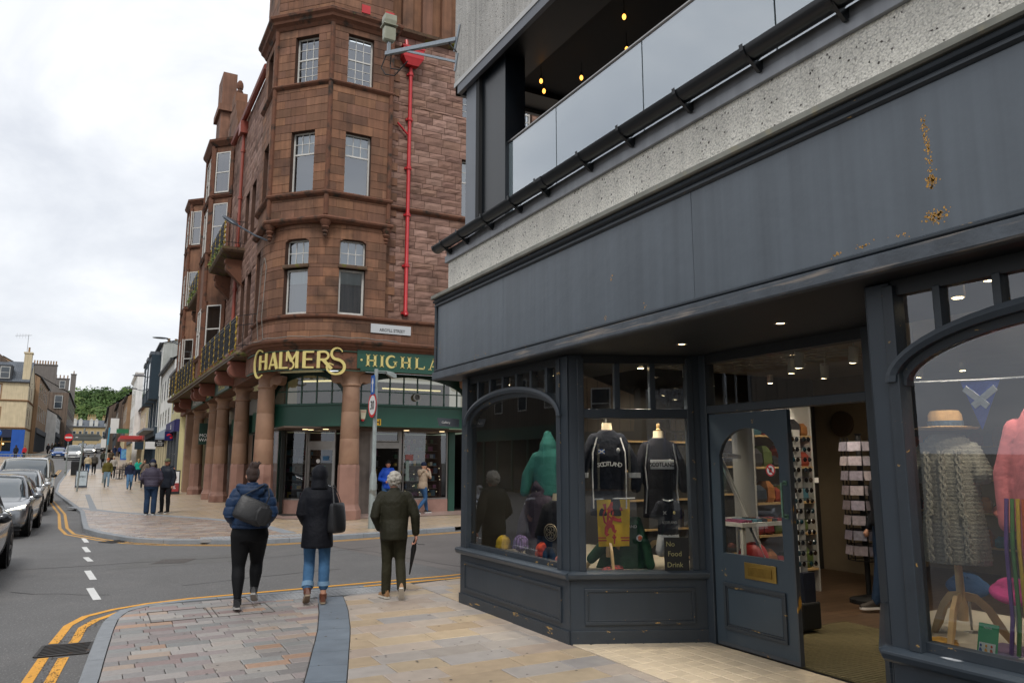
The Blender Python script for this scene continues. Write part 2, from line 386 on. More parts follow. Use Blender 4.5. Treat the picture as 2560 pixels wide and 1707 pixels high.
# the sandstone flags, up to the shop front
slabreg = [(.80, 3.0)]+[(x+.008, y) for x, y in BANDR[1:]]+[(3.0, 9.72), (3.72, 9.75), (3.75, 10.18), (4.7, 10.33), (4.7, 8.62), (3.93, 8.6), (3.93, 3.0)]
sl2 = [(.80, 3.0)]+[(x+.008, y) for x, y in BANDR[1:]]+[(3.0, 9.72), (3.95, 9.72), (3.955, 3.0)]
rows(sl2, 3.9, 9.70, .3, .42, .68, lambda x, y, l, h: piece(isect((x, y, x+l, min(y+h, 9.70)), sl2), pave, 'paving_slab', slab_m, g_=.004))
sl3 = [(3.96, 8.60), (3.96, 10.32), (9.5, 11.1), (9.5, 8.60)]
for j in range(6):
    x = 3.96-R.random()*.3
    while x < 8.6:
        l = R.uniform(.45, .68); y0 = 8.60+j*.3; piece(isect((max(x, 3.962), y0, x+l, y0+.3), [(3.96, 8.5), (3.96, 10.37), (9, 11.2), (9, 8.5)] if j < 5 else [(3.96, 8.5), (3.96, 10.36), (9, 10.5), (9, 8.5)]), pave, 'paving_slab', slab_m); x += l
piece([(3.745, 9.73), (3.955, 9.73), (3.955, 10.25), (3.75, 10.2)], pave, 'paving_slab', slab_m)
# tactile crossing strip with raised studs
tact = mat('tactile_concrete', '8f9091', rough=.7, var=.1, vs=8, bump=.002, bs=120)
b = MB(); b.prism([(1.76, 9.72), (3.72, 9.72), (3.74, 10.17), (1.76, 10.19)], -.05, -.002)
tp = b.build('tactile_strip', tact, pave); b = MB()
for i in range(30):
    for j in range(7): b.lathe([(.022, 0), (.014, .008)], (1.79+i*.0655, 9.75+j*.062, -.002), 8)
b.build('stud', tact, tp)
for (mx_, my_) in ((.62, 9.02), (1.28, 9.0)):   # recessed inspection covers: a thin iron rim in the setts
    b = MB()
    for (x0, y0, x1, y1) in ((0, 0, .62, .010), (0, .608, .62, .618), (0, 0, .010, .618), (.610, 0, .62, .618)): b.box(mx_+x0*.98, my_+y0, -.03, mx_+x1*.98, my_+y1, .004)
    b.build('cover_rim', mat('cover_rim_iron', '57524d', rough=.6, metal=.4, var=.2, vs=30), pave)
# entrance tiles
trg = [(3.965, 3.06), (3.965, 6.13), (5.14, 5.58), (5.14, 3.71)]
for i in range(8):
    for j in range(21):
        x, y = 3.965+i*.15, 3.03+j*.15
        p = clip([(x, y), (x+.15, y), (x+.15, y+.15), (x, y+.15)], trg[::-1])
        piece(p, pave, 'entrance_tile', tile_m, top=.002, g_=.003, jit=.0005, h=.02)
# far pavement -------------------------------------------------------------------
FK = [(-2.3, 84), (-2.2, 60), (-1.95, 50.5), (-1.15, 40.3), (-.37, 30.4), (-.25, 25.3), (-.17, 22.6), (.16, 21.1), (.74, 19.3), (1.35, 18.45), (2.73, 17.7), (3.53, 17.46), (4.1, 17.46), (4.92, 17.6), (5.93, 17.75), (8.3, 18.3), (30, 22.5)]
FI = offset(FK, -.10)
slab_far = mat('far_sandstone_flags', hexc('ad9d8b'), rough=.42, var=.10, vs=1.1, bump=.001, bs=90, wet=.14, brick=(.62, .3, hexc('7b7067'), .012, hexc('b09a7c')))
sett_far = mat('far_sett_stone', rough=.42, var=.10, vs=9, rv=.10, wet=.16, bump=.002, bs=60,
    pal=['8a7f78', '93877f', '9b8a7d', '857870', 'a09389', '94837a', 'a8937e', '8b8580', '99816f', '8d8078', 'a39a92', '8a7770'])
def spanF(y):   # kerb x at y (left boundary)
    for i in range(1, len(FI)):
        (ax, ay), (bx, by) = FI[i-1], FI[i]
        if ay >= y >= by: return ax+(bx-ax)*(y-ay)/(by-ay) if ay != by else ax
    return FI[11][0]
b = MB()
fl_ = [(spanF(46), 46)]+FI[3:]+[(30, 46)]; b.add([(x, y, -.004) for x, y in fl_], [tuple(range(len(fl_)))])
fp = b.build('far_pavement', slab_far); fp['kind'] = 'structure'
b = MB(); ys = [46+2*i for i in range(20)]
b.loft([[(spanF(y), y, zg(y)-.004), (6, y, zg(y)-.004)] for y in ys], cap=False, closed=False)
ys = [84.5+4*i for i in range(38)]
b.loft([[(.6, y, zg(y)-.004), (6, y, zg(y)-.004)] for y in ys], cap=False, closed=False)
b.loft([[(-14, y, zg(y)-.004), (-6.4, y, zg(y)-.004)] for y in [76.5+4*i for i in range(40)]], cap=False, closed=False)
o = b.build('upper_pavement', slab_far); o['kind'] = 'structure'
def dropz(p):   # dropped kerb at the crossing
    if p.y > 21 or p.x > 4.9: return 0
    if p.x < 1.2: return 0
    return 0
kerbs(fp, FK[::-1][1:], .14, -.2, .002, ztop=dropz)
sband = [(-.75, 33.4), (.6, 29.4), (2.19, 26.2), (3.1, 24.3), (3.7, 22.6), (4.0, 20.8), (4.15, 18.6)]
b = MB(); sreg = [(-.2, 30.4)]
cnt = 0
def bandx(y):
    for i in range(1, len(sband)):
        (ax, ay), (bx, by) = sband[i-1], sband[i]
        if ay >= y >= by: return ax+(bx-ax)*(y-ay)/(by-ay)
    return sband[-1][0] if y < 18.6 else -1
y = 17.72
while y < 33:      # setts of the far corner: joined, each a chamfered stone
    xl = (spanF(y+.07) if y > 18.45 else 1.5+(18.45-y)*1.7)+.02; xr = bandx(y)-.02; x = xl-R.random()*.2
    while x < xr-.06:
        l = R.uniform(.2, .36); a, c_ = max(x, xl)+.005, min(x+l, xr)-.005
        if c_-a > .03:
            z = R.uniform(-.001, .002)+.004; r_ = R.random()
            b.loft([[(a, y+.006, z-.02), (c_, y+.006, z-.02), (c_, y+.134, z-.02), (a, y+.134, z-.02)], [(a+.004, y+.01, z), (c_-.004, y+.01, z), (c_-.004, y+.13, z), (a+.004, y+.13, z)]], r=r_)
        x += l
    y += .14
o = b.build('sett_paving', sett_far, fp); o['kind'] = 'stuff'
b = MB(); b.sweep([(-.16, -.02), (.16, -.02), (.16, .006), (-.16, .006)], sband); b.build('granite_band', granite, fp)
b = MB(); b.prism([(2.1, 17.95), (4.55, 17.68), (4.6, 18.25), (2.15, 18.5)], -.06, .007)
tf = b.build('tactile_strip', tact, fp); b = MB()
for i in range(22): x = 2.16+i*.11; b.prism([(x, 17.96-(x-2.1)*.1), (x+.05, 17.96-(x-2.1)*.1), (x+.06, 18.44-(x-2.1)*.1), (x+.01, 18.44-(x-2.1)*.1)], .005, .014)
b.build('rib', tact, tf)
# drain channel running up the far pavement
b = MB(); b.loft([[(.05-.11+(y-30)*-.022, y, .004), (.05+.11+(y-30)*-.022, y, .004)] for y in (30, 36, 42, 46)], cap=False, closed=False); b.build('drain_channel', granite, fp)
# pale polished porch floor under the colonnade
porch = mat('porch_terrazzo', '9c857c', rough=.35, var=.08, vs=3, bump=.001, bs=60)
b = MB(); b.add([(x, y, .010) for x, y in [(4.5, 26.5), (4.5, 24.9), (4.95, 23.4), (6.2, 22.35), (11.5, 22.55), (11.5, 26.5)]], [tuple(range(6))]); b.build('porch_floor', porch, fp)
# road markings -------------------------------------------------------------------
def stripe(nm, pl, w, m, z=-.096):
    MB().loft([[a, c_] for a, c_ in zip([(x, y, z+zg(y)) for x, y in offset(pl, -w/2)], [(x, y, z+zg(y)) for x, y in offset(pl, w/2)])], cap=False, closed=False).build(nm, m, road)
stripe('yellow_line', [(-.9, 0), (-.48, 5.5), (-.36, 7.49), (-.29, 8.34)], .085, yellow)
stripe('yellow_line', [(-.68, 0), (-.32, 5.5), (-.2, 7.4), (-.13, 8.28)], .085, yellow)
stripe('yellow_line', [(-.24, 8.93), (-.22, 9.08), (-.14, 9.82), (.02, 10.3), (.31, 10.62), (.7, 10.85), (1.2, 10.98), (4.9, 11.2), (30, 15.2)], .085, yellow)
stripe('yellow_line', [(-.075, 8.85), (-.05, 9.0), (.0, 9.63), (.13, 10.02), (.36, 10.38), (.75, 10.6), (1.3, 10.73), (4.9, 10.93), (30, 14.9)], .085, yellow)
fy = [(-2.9, 84), (-2.75, 60), (-2.3, 48), (-1.53, 40), (-.83, 30.6), (-.57, 24.1), (-.36, 22), (.28, 20.2), (.82, 19.05), (1.5, 18.25), (2.74, 17.5), (3.5, 17.25), (4.9, 17.35), (8.3, 18.0), (30, 22.1)]
stripe('yellow_line', fy, .08, yellow_f); stripe('yellow_line', offset(fy, .17), .08, yellow_f)
for (x0, y0, x1, y1) in ((-.14, 20.75, -.03, 19.6), (-.1, 18.6, .02, 17.5), (-.05, 16.6, .07, 15.85), (0, 14.55, .12, 13.4), (.05, 12.55, .17, 11.45)):
    stripe('white_dash', [(x0+.0, y0), (x1-.03, y1)], .095, white_p)
def grate(x, y, w, l, ang, par, bars=7):
    b = MB(); M = Matrix.Translation((x, y, 0)) @ Matrix.Rotation(ang, 4, 'Z')
    def bx(x0, y0, x1, y1, z0, z1): b.hexa([M @ V3(p) for p in [(x0, y0, z0), (x1, y0, z0), (x1, y1, z0), (x0, y1, z0), (x0, y0, z1), (x1, y0, z1), (x1, y1, z1), (x0, y1, z1)]])
    bx(-w/2, -l/2, w/2, l/2, -.099, -.094)
    o = b.build('drain_cover', mat('drain_dark', '14110f', rough=.9, var=.1), par)
    b = MB()
    for s_ in (-1, 1): bx(s_*w/2-.015, -l/2, s_*w/2+.015, l/2, -.098, -.088); bx(-w/2, s_*l/2-.015, w/2, s_*l/2+.015, -.098, -.0885)
    b.build('frame', iron, o)
    for k in range(bars):
        b = MB(); t_ = -l/2+l*(k+.5)/bars
        b.hexa([M @ V3(p) for p in [(-w/2, t_-.05, -.097), (w/2, t_+.03, -.097), (w/2, t_+.055, -.097), (-w/2, t_-.025, -.097), (-w/2, t_-.05, -.089), (w/2, t_+.03, -.089), (w/2, t_+.055, -.089), (-w/2, t_-.025, -.089)]])
        b.build('bar', iron, o)
grate(-.13, 8.6, .42, .46, -.1, road); grate(.5, 19.48, .42, .5, -.9, road)
flat('asphalt_patch', [(.3, 14.5), (.9, 15.9), (3.2, 15.8), (2.4, 14.7)], -.0985, asph2, None, road)
flat('asphalt_patch', [(4.3, 17.2), (12, 18.6), (12, 14), (5.3, 11.3)], -.0983, mat('asphalt_side', '625d5a', rough=.7, var=.12, vs=1, col3='75706b', s3=150, thr3=.58, bump=.004, bs=110), None, road)
flat('manhole_cover', [(.95, 14.95), (1.2, 15.55), (1.75, 15.4), (1.5, 14.85)], -.0955, mat('cover_iron', '55504c', rough=.6, metal=.4, var=.3, vs=30, bump=.006, bs=40), None, road)
# wear on the ground: trodden gum, grit in the gutter, cracks in the asphalt
GR = random.Random(21); b = MB()
def blot(b, x, y, z, r_, n=7):
    a0 = GR.random()*6; b.add([(x+r_*GR.uniform(.7, 1.1)*cos(a0+2*pi*i/n), y+r_*GR.uniform(.7, 1.1)*sin(a0+2*pi*i/n), z) for i in range(n)], [tuple(range(n))])
for _ in range(150): blot(b, GR.uniform(.3, 3.8), GR.uniform(4.5, 10.0), .0032, GR.uniform(.006, .016))
b.build('gum_spots', mat('gum', '6a6661', rough=.9, var=.3, vs=9), pave)['kind'] = 'stuff'
b = MB()
for _ in range(900):
    t_ = GR.random(); y = 5+5*t_; x = (-.25+.05*(y-5)) if y < 9 else -.05+.3*(y-9); blot(b, x-.02-abs(GR.gauss(0, .10)), y, -.0948, GR.uniform(.003, .011), 5)
for _ in range(700):
    i = GR.randrange(4, 10); t_ = GR.random(); (ax_, ay_), (bx_, by_) = FK[i], FK[i+1]; blot(b, ax_+(bx_-ax_)*t_-abs(GR.gauss(0, .1)), ay_+(by_-ay_)*t_-abs(GR.gauss(0, .12)), -.0948, GR.uniform(.004, .016), 5)
b.build('gutter_grit', mat('grit', '4a4037', rough=.95, var=.3, vs=30), road)['kind'] = 'stuff'
b = MB()
for x, y, dx, dy, n in ((4.4, 17.0, .13, -.55, 11), (1.2, 12.2, .5, .12, 6), (-1.2, 15.2, .6, .02, 8), (2.2, 14.6, .4, .15, 9), (.3, 11.8, -.3, .2, 5)):
    pts = [(x+dx*i+GR.gauss(0, .03), y+dy*i+GR.gauss(0, .03), -.0962) for i in range(n)]; L = V3((dx, dy, 0)).normalized(); nn = V3((L.y, -L.x, 0))
    b.loft([[V3(p)-nn*GR.uniform(.003, .012), V3(p)+nn*GR.uniform(.003, .012)] for p in pts], cap=False, closed=False)
b.build('road_cracks', mat('crack_tar', '232222', rough=.8), road)['kind'] = 'stuff'
# ================================================================ the charcoal gift shop (near right)
CH = '2d353d'  # base darkened to paint in the low light on the lower shopfront
chip = 'a8864c'
ch_shaded = mat('shaded_charcoal_paint', CH, rough=.42, var=.07, vs=2.2, streak=.10, spec=.5, col3=chip, s3=9, thr3=.80, bump=.0012, bs=14)
ch_skylit = mat('skylit_charcoal_paint', '575f67', rough=.36, var=.06, vs=1.6, streak=.15, spec=.55, bump=.0025, bs=7)  # same paint lightened in colour for the sky it mirrors, besides its streaks
ch_wear = mat('worn_charcoal_paint', '2b3239', rough=.45, var=.12, vs=5, col3=chip, s3=13, thr3=.65, str3=(1, .35, 1), bump=.0015, bs=40)
ch_edge = mat('chipped_charcoal_paint', '2a3138', rough=.45, var=.12, vs=5, col3='a8864c', s3=11, thr3=.635, str3=(1, .3, 1.4), bump=.002, bs=40)
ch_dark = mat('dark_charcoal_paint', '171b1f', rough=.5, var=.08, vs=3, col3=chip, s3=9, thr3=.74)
ch_plank = mat('weathered_timber', '4a5057', rough=.6, var=.2, vs=6, col2='847b72', s2=5, thr=.55, soft=.10, str2=(1, .25, 5), bump=.003, bs=30)
lead = mat('lead_flashing', '7c7c73', rough=.6, var=.2, vs=5, col2='8a8570', s2=6, thr=.58, soft=.1)
pebble = mat('pebbledash', 'ebe7dd', rough=.9, var=.10, vs=1.5, vor=66, bump=.012, bs=60, streak=.12)
pebble_g = mat('grey_pebbledash', 'b4b2ae', rough=.9, var=.14, vs=1.5, vor=62, bump=.012, bs=60, streak=.28)
alum = mat('grey_aluminium', '8d8f93', rough=.4, metal=.5, var=.1, vs=2, streak=.15)
gutm = mat('black_gutter', '15181c', rough=.28, var=.1, vs=4, spec=.6)
steel = mat('brushed_steel', 'a8a6a4', rough=.28, metal=1, var=.06, vs=10)
galv = mat('galvanised_steel', '8f979e', rough=.5, metal=.6, var=.14, vs=40)
shopglass = glassmat('shop_glass', (.90, .93, .93), base=.075, graze=.33)
balglass = glassmat('balcony_glass', (.72, .82, .85), base=.22, graze=.55, dark=(.40, .52, .57), dalpha=.40)
plaster = mat('shop_plaster', '6e675c', rough=.8, var=.06)
black = mat('matt_black', '101214', rough=.7, var=.1)
brass = mat('brass', 'a98d4e', rough=.3, metal=1, var=.08, vs=12)
shop = thing('gift_shop', 'charcoal timber shopfront with wide blank fascia and glass balcony above', 'shop building', (5, 5, 0))
F0 = Fr((3.95, 8.55), d=(0, -1)); F1 = Fr((3.95, 2.84), d=(0, -1))
def panel_moulding(b, fr, s0, s1, z0, z1, o, w=.03, d=.018):
    for (a, c_, e_, f_) in ((s0, s1, z0, z0+w), (s0, s1, z1-w, z1)): b.fbox(fr, a, c_, e_, f_, o-.002, o+d)
    for (a, c_) in ((s0, s0+w), (s1-w, s1)): b.fbox(fr, a, c_, z0+w, z1-w, o-.002, o+d-.001)
    w2 = w*.55
    for (a, c_, e_, f_) in ((s0+w, s1-w, z0+w, z0+w+w2), (s0+w, s1-w, z1-w-w2, z1-w)): b.fbox(fr, a, c_, e_, f_, o-.002, o+d*.45)
    for (a, c_) in ((s0+w, s0+w+w2), (s1-w-w2, s1-w)): b.fbox(fr, a, c_, z0+w+w2, z1-w-w2, o-.002, o+d*.44)
def riser(fr, L, o=0, z1=.57):
    MB().fbox(fr, 0, L, -.02, z1, -.08, o).build('stall_riser', ch_shaded, shop, bevel=.004)
    b = MB(); b.fbox(fr, -.004, L+.004, -.02, .115, o, o+.016); b.build('plinth', ch_edge, shop, bevel=.003)
    b = MB(); panel_moulding(b, fr, .13, L-.13, .165, .49, o); b.build('panel_moulding', ch_edge, shop, bevel=.003)
    b = MB(); b.fbox(fr, .175, L-.175, .21, .445, o, o+.006); b.build('panel', ch_shaded, shop, bevel=.003)
    b = MB(); b.sweep([(-.06, .57), (.035, .57), (.05, .585), (.062, .615), (.062, .63), (.03, .645), (-.06, .65)], [fr(-.03, 0)[:2], fr(L+.03, 0)[:2]])
    b.build('sill', mat('sill_paint', '363e46', rough=.35, var=.1, vs=4, col2='b8bcc0', s2=7, thr=.68, soft=.04, str2=(1, .4, 3)), shop, bevel=.003)
def pane(fr, s0, s1, z0, z1, o, par, nm='pane', m=None):
    b = MB(); b.quad(fr(s0, z0, o), fr(s1, z0, o), fr(s1, z1, o), fr(s0, z1, o)); return b.build(nm, m or shopglass, par)
def arched_window(fr, L):
    riser(fr, L)
    for (a, c_) in ((0, .15), (L-.16, L)):
        b = MB(); b.fbox(fr, a, c_, .64, 2.68, -.12, 0); b.build('post', ch_shaded, shop, bevel=.004)
        b = MB(); b.fbox(fr, (a+.11 if a < 1 else a-.03), (a+.18 if a < 1 else a+.04), .645, 2.66, -.09, .0145); b.build('post_bead', ch_wear, shop, bevel=.006)
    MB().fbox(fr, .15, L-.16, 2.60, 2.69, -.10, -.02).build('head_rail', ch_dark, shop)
    MB().fbox(fr, .15, L-.16, .65, .70, -.10, -.03).build('bottom_rail', ch_wear, shop)
    a0, a1 = .10, L-.10; mid = (a0+a1)/2; hw = (a1-a0)/2
    zarch = lambda s_: 2.10+.37*sqrt(max(0, 1-((s_-mid)/hw)**2))
    def archband(w, o0, o1, nm, m, dz=0):
        rg = []; n = 28
        for i in range(n+1):
            a = pi-pi*i/n; c_, s_ = cos(a), sin(a)
            pin = (mid+(hw-w)*c_, 2.10+dz+(.37-w)*s_); po = (mid+hw*c_, 2.10+dz+.37*s_)
            rg.append([fr(pin[0], pin[1], o0), fr(pin[0], pin[1], o1), fr((pin[0]+po[0])/2, (pin[1]+po[1])/2, o1+.012), fr(po[0], po[1], o1), fr(po[0], po[1], o0)])
        MB().loft(rg).build(nm, m, shop, smooth=False)
    archband(.065, -.10, .028, 'arch_moulding', ch_shaded)
    archband(.09, -.10, -.03, 'arch_reveal', ch_wear, -.02)
    for k in range(1, 7):
        s_ = a0+(a1-a0)*k/7
        if zarch(s_) < 2.56: MB().fbox(fr, s_-.022, s_+.022, zarch(s_)-.02, 2.61, -.09, -.012).build('mullion', ch_wear, shop, bevel=.005)
    pane(fr, .14, L-.15, .66, 2.64, -.055, shop, 'pane')
arched_window(F0, 2.42); arched_window(F1, 2.42)
# splayed display window beside the door
FS = Fr((3.965, 6.13), (5.15, 5.585)); LS = FS.len
riser(FS, LS)
for (a, c_) in ((0, .13), (LS-.12, LS)):
    MB().fbox(FS, a, c_, .64, 2.69, -.10, -.002).build('post', ch_shaded, shop, bevel=.004)
    MB().fbox(FS, (a+.085 if a < .5 else a-.02), (a+.15 if a < .5 else a+.045), .645, 2.66, -.09, .012).build('post_bead', ch_wear, shop, bevel=.006)
MB().fbox(FS, .13, LS-.12, 2.075, 2.165, -.10, .01).build('transom', ch_shaded, shop, bevel=.006)
MB().fbox(FS, .13, LS-.12, 2.61, 2.69, -.10, -.01).build('head_rail', ch_dark, shop)
for k in (1, 2):
    s_ = .13+(LS-.25)*k/3; MB().fbox(FS, s_-.028, s_+.028, 2.165, 2.61, -.09, -.004).build('mullion', ch_shaded, shop, bevel=.005)
for k in range(3): pane(FS, .13+(LS-.25)*k/3, .13+(LS-.25)*(k+1)/3, 2.16, 2.62, -.05, shop, 'pane')
pane(FS, .12, LS-.11, .64, 2.09, -.05, shop, 'pane')
# far splay of the entrance, mostly hidden by the post
FT = Fr((5.15, 3.70), (3.98, 2.87)); riser(FT, FT.len)
for (a, c_) in ((0, .1), (FT.len-.1, FT.len)): MB().fbox(FT, a, c_, .64, 2.69, -.1, -.002).build('post', ch_shaded, shop)
pane(FT, .1, FT.len-.1, .64, 2.66, -.05, shop, 'pane')
# doorway, fanlight and door leaf
FD = Fr((5.15, 5.56), d=(0, -1))
for (a, c_) in ((-.02, .07), (1.80, 1.88)): MB().fbox(FD, a, c_, 0, 2.69, -.1, .02).build('door_post', ch_shaded, shop, bevel=.005)
MB().fbox(FD, .07, 1.80, 2.115, 2.19, -.1, .018).build('door_transom', ch_wear, shop, bevel=.006)
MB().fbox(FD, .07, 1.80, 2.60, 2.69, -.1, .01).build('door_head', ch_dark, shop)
pane(FD, .07, 1.80, 2.18, 2.61, -.04, shop, 'fanlight')
door_m = mat('door_paint', '34404a', rough=.36, var=.07, vs=2.5, col3=chip, s3=10, thr3=.70, spec=.5)
door = MB(); d0, d1, dz0, dz1 = .08, 1.02, .012, 2.105
g0, g1, gz0, gz1 = d0+.115, d1-.115, .83, 1.72
n = 16; am = (g0+g1)/2; hw = (g1-g0)/2
outer = [FD(d0, dz0), FD(d1, dz0), FD(d1, dz1), FD(d0, dz1)]
door.fbox(FD, d0, g0, dz0, dz1, -.045, 0); door.fbox(FD, g1, d1, dz0, dz1, -.045, 0); door.fbox(FD, g0, g1, dz0, gz0, -.044, -.001)
zar = lambda t_: gz1+.0+.24*max(0, 1-((t_-am)/hw)**2)**.62
for i in range(n):
    a, c_ = g0+(g1-g0)*i/n, g0+(g1-g0)*(i+1)/n
    door.hexa([FD(a, zar(a), 0), FD(c_, zar(c_), 0), FD(c_, zar(c_), -.044), FD(a, zar(a), -.044), FD(a, dz1, 0), FD(c_, dz1, 0), FD(c_, dz1, -.044), FD(a, dz1, -.044)])
dobj = door.build('door', door_m, shop, label='charcoal door leaf with arched glass and brass letter plate')
b = MB(); panel_moulding(b, FD, d0+.11, d1-.11, .16, .57, 0); b.build('panel_moulding', ch_edge, dobj, bevel=.002)
b = MB(); b.fbox(FD, d0+.16, d1-.16, .21, .52, 0, .006); b.build('panel', door_m, dobj, bevel=.003)
b = MB(); b.fbox(FD, d0+.012, d1-.004, dz0, .045, 0, .003); b.fbox(FD, d1-.012, d1+.003, dz0, 1.9, -.046, .002); b.build('worn_edge', mat('bare_chipped_edge', '3b3f44', rough=.6, var=.2, vs=9, col2='b8862f', s2=5, thr=.60, soft=.03, str2=(1, 1, .5)), dobj)
b = MB(); b.fbox(FD, .46, .82, .635, .775, .0, .012); lp = b.build('letter_plate', brass, dobj, bevel=.003)
b = MB(); b.fbox(FD, .505, .775, .665, .745, .012, .02); b.build('flap', mat('brass_flap', '8f763e', rough=.35, metal=1, var=.12, vs=20), lp, bevel=.004)
pane(FD, g0-.01, g1+.01, gz0-.01, gz1+.25, -.02, dobj, 'pane')
b = MB(); h = [FD(.965, 1.20, .0), FD(.965, 1.20, .05), FD(.965, 1.48, .05), FD(.965, 1.48, .0)]; b.tube(h, .011, 8)
for z in (1.2, 1.48): b.lathe([(.02, 0), (.02, .012)], (0, 0, 0), 10) if False else b.fbox(FD, .945, .985, z-.02, z+.02, 0, .008)
b.build('handle', mat('verdigris_brass', '5d7a6a', rough=.5, metal=.6, var=.25, vs=30), dobj, smooth=True)
# no food / drink roundel on the glass
red = mat('sign_red', 'c22126', rough=.45, var=.04); white = mat('sign_white', 'd8d8d6', rough=.5, var=.03)
def disc(b, fr, s_, z, r, o, n=24, m=0): b.add([fr(s_+r*cos(2*pi*i/n), z+r*sin(2*pi*i/n), o) for i in range(n)], [tuple(range(n))], m)
b = MB(); disc(b, FD, .80, 1.585, .052, -.012, m=1); b.loft([[FD(.80+r_*cos(2*pi*i/24), 1.585+r_*sin(2*pi*i/24), -.010) for i in range(25)] for r_ in (.052, .041)], cap=False, closed=False)
b.bar(FD(.768, 1.617, -.009), FD(.832, 1.553, -.009), .002, .012, up=(0, 1, 1)); b.fbox(FD, .785, .815, 1.565, 1.605, -.0112, -.0105, 2)
b.build('roundel', [red, white, black], dobj)
# fascia ------------------------------------------------------------------------
YA, YB = 8.88, -3.0
FF = Fr((3.72, YA), d=(0, -1)); LF = YA-YB
MB().box(3.725, YB, 2.70, 4.0, YA-.004, 3.70).build('fascia_board', ch_skylit, shop)
for y0, y1 in ((8.80, 7.02), (7.015, 4.05), (4.045, 1.05), (1.045, -2.9)):
    MB().box(3.716, y1, 2.822, 3.7265, y0, 3.63).build('fascia_panel', ch_skylit, shop, bevel=.002)
b = MB(); b.sweep([(-.05, 2.688), (.022, 2.688), (.03, 2.70), (.03, 2.782), (.014, 2.79), (-.05, 2.79)], [(3.72, YA+.03), (3.72, YB)]); b.build('soffit_plank', ch_plank, shop)
b = MB(); b.sweep([(-.02, 2.79), (.012, 2.79), (.026, 2.80), (.026, 2.812), (.012, 2.823), (-.02, 2.825)], [(3.72, YA-.02), (3.72, YB)]); b.build('lower_bead', ch_wear, shop)
b = MB(); b.tube([(3.708, YA-.035, 2.82), (3.708, YA-.035, 3.64)], .016, 8); b.tube([(3.712, YA-.006, 2.79), (3.712, YA-.006, 3.68)], .014, 8); b.build('end_bead', ch_wear, shop)
b = MB(); b.sweep([(-.02, 3.628), (.012, 3.628), (.03, 3.642), (.03, 3.655), (.014, 3.664), (.014, 3.674), (.045, 3.69), (.052, 3.706), (.03, 3.716), (.03, 3.728), (-.02, 3.73)], [(3.72, YA-.0), (3.72, YB)]); b.build('cornice_moulding', ch_wear, shop)
b = MB(); b.sweep([(-.2, 3.73), (.055, 3.73), (.070, 3.74), (.070, 3.778), (.05, 3.79), (-.2, 3.80)], [(3.72, YA+.02), (3.72, YB)]); b.build('lead_capping', lead, shop)
b = MB()    # flaking patches where the fascia has lost its paint: real chips a hair proud of the board
def chips(b, yc, zc, n, sy, sz, s0, s1):
    for _ in range(n):
        y = R.gauss(yc, sy); z = R.gauss(zc, sz); r_ = R.uniform(s0, s1)
        if not 2.835 < z < 3.62: continue
        k = R.randint(4, 7); a0 = R.random()*6
        b.add([(3.7150, y+r_*R.uniform(.4, 1)*cos(a0-2*pi*i/k), z+r_*R.uniform(.4, 1.2)*sin(a0-2*pi*i/k)) for i in range(k)], [tuple(range(k))])
for (yc, zc, n, sy, sz) in ((2.235, 3.10, 90, .016, .02), (2.235, 2.91, 110, .03, .02), (2.24, 3.28, 40, .008, .05), (2.25, 3.40, 40, .008, .04), (2.24, 3.17, 20, .01, .03), (2.66, 2.86, 14, .03, .01), (2.85, 2.85, 14, .02, .012), (2.45, 2.86, 12, .05, .006), (4.62, 2.87, 8, .012, .02), (5.05, 3.19, 7, .006, .02), (5.15, 2.86, 9, .012, .012), (7.6, 2.86, 6, .2, .01), (8.72, 3.1, 7, .006, .1)): chips(b, yc, zc, n, sy, sz, .002, .0085)
b.build('paint_flaking', mat('bare_yellow_primer', 'c39245', rough=.8, var=.15, vs=60), shop)['kind'] = 'stuff'
# soffit of the recessed entrance, downlights
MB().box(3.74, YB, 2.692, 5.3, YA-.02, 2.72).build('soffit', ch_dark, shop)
lampw = mat('downlight_glow', (1, .8, .5), emit=(1, .72, .38), es=9, var=0)
for (x, y) in ((4.46, 3.94), (4.49, 5.08), (4.46, 2.4)):
    b = MB(); b.lathe([(.05, 0), (.05, -.006), (.04, -.008), (.036, -.003)], (x, y, 2.692), 20, cap=False); dl = b.build('downlight', steel, shop); b = MB(); b.lathe([(.034, -.002), (.0, -.0025)], (x, y, 2.692), 16, cap=False); b.build('lamp', lampw, dl)
# upper wall, gutter, balcony -----------------------------------------------------
MB().box(3.93, YB, 3.74, 4.25, 8.98, 4.30).build('pebbledash_wall', pebble, shop)
b = MB(); b.box(3.895, YB, 4.285, 4.25, 9.03, 4.375); b.box(3.905, YB, 4.375, 4.25, 9.0, 4.46); b.build('metal_flashing', alum, shop, bevel=.004)
gp = [(.082*cos(pi+pi*i/12), .088*sin(pi+pi*i/12)) for i in range(13)]+[(.074, .004)]+[(.072*cos(-pi*i/12), .076*sin(-pi*i/12)) for i in range(1, 12)]+[(-.074, .004)]
gut = thing('gutter', 'black half-round gutter on brackets along the pebbledash wall below the balcony glass', 'gutter', (3.84, 5, 4.4))
b = MB(); b.loft([[(3.818+x, y, 4.515+z) for x, z in gp] for y in (9.12, YB)]); b.build('channel', gutm, gut, smooth=True)
b = MB(); b.lathe([(.088, 0), (.088, .05)], (0, 0, 0), 20)
b.v = [(3.818+x, 9.07+z, 4.515+min(y, .004)) for x, y, z in b.v]; b.build('stop_end', gutm, gut)
b = MB(); b.loft([[(3.818+.09*cos(pi+pi*i/10), y, 4.515+.095*sin(pi+pi*i/10)) for i in range(11)] for y in (6.34, 6.24)]); b.build('joint', gutm, gut)
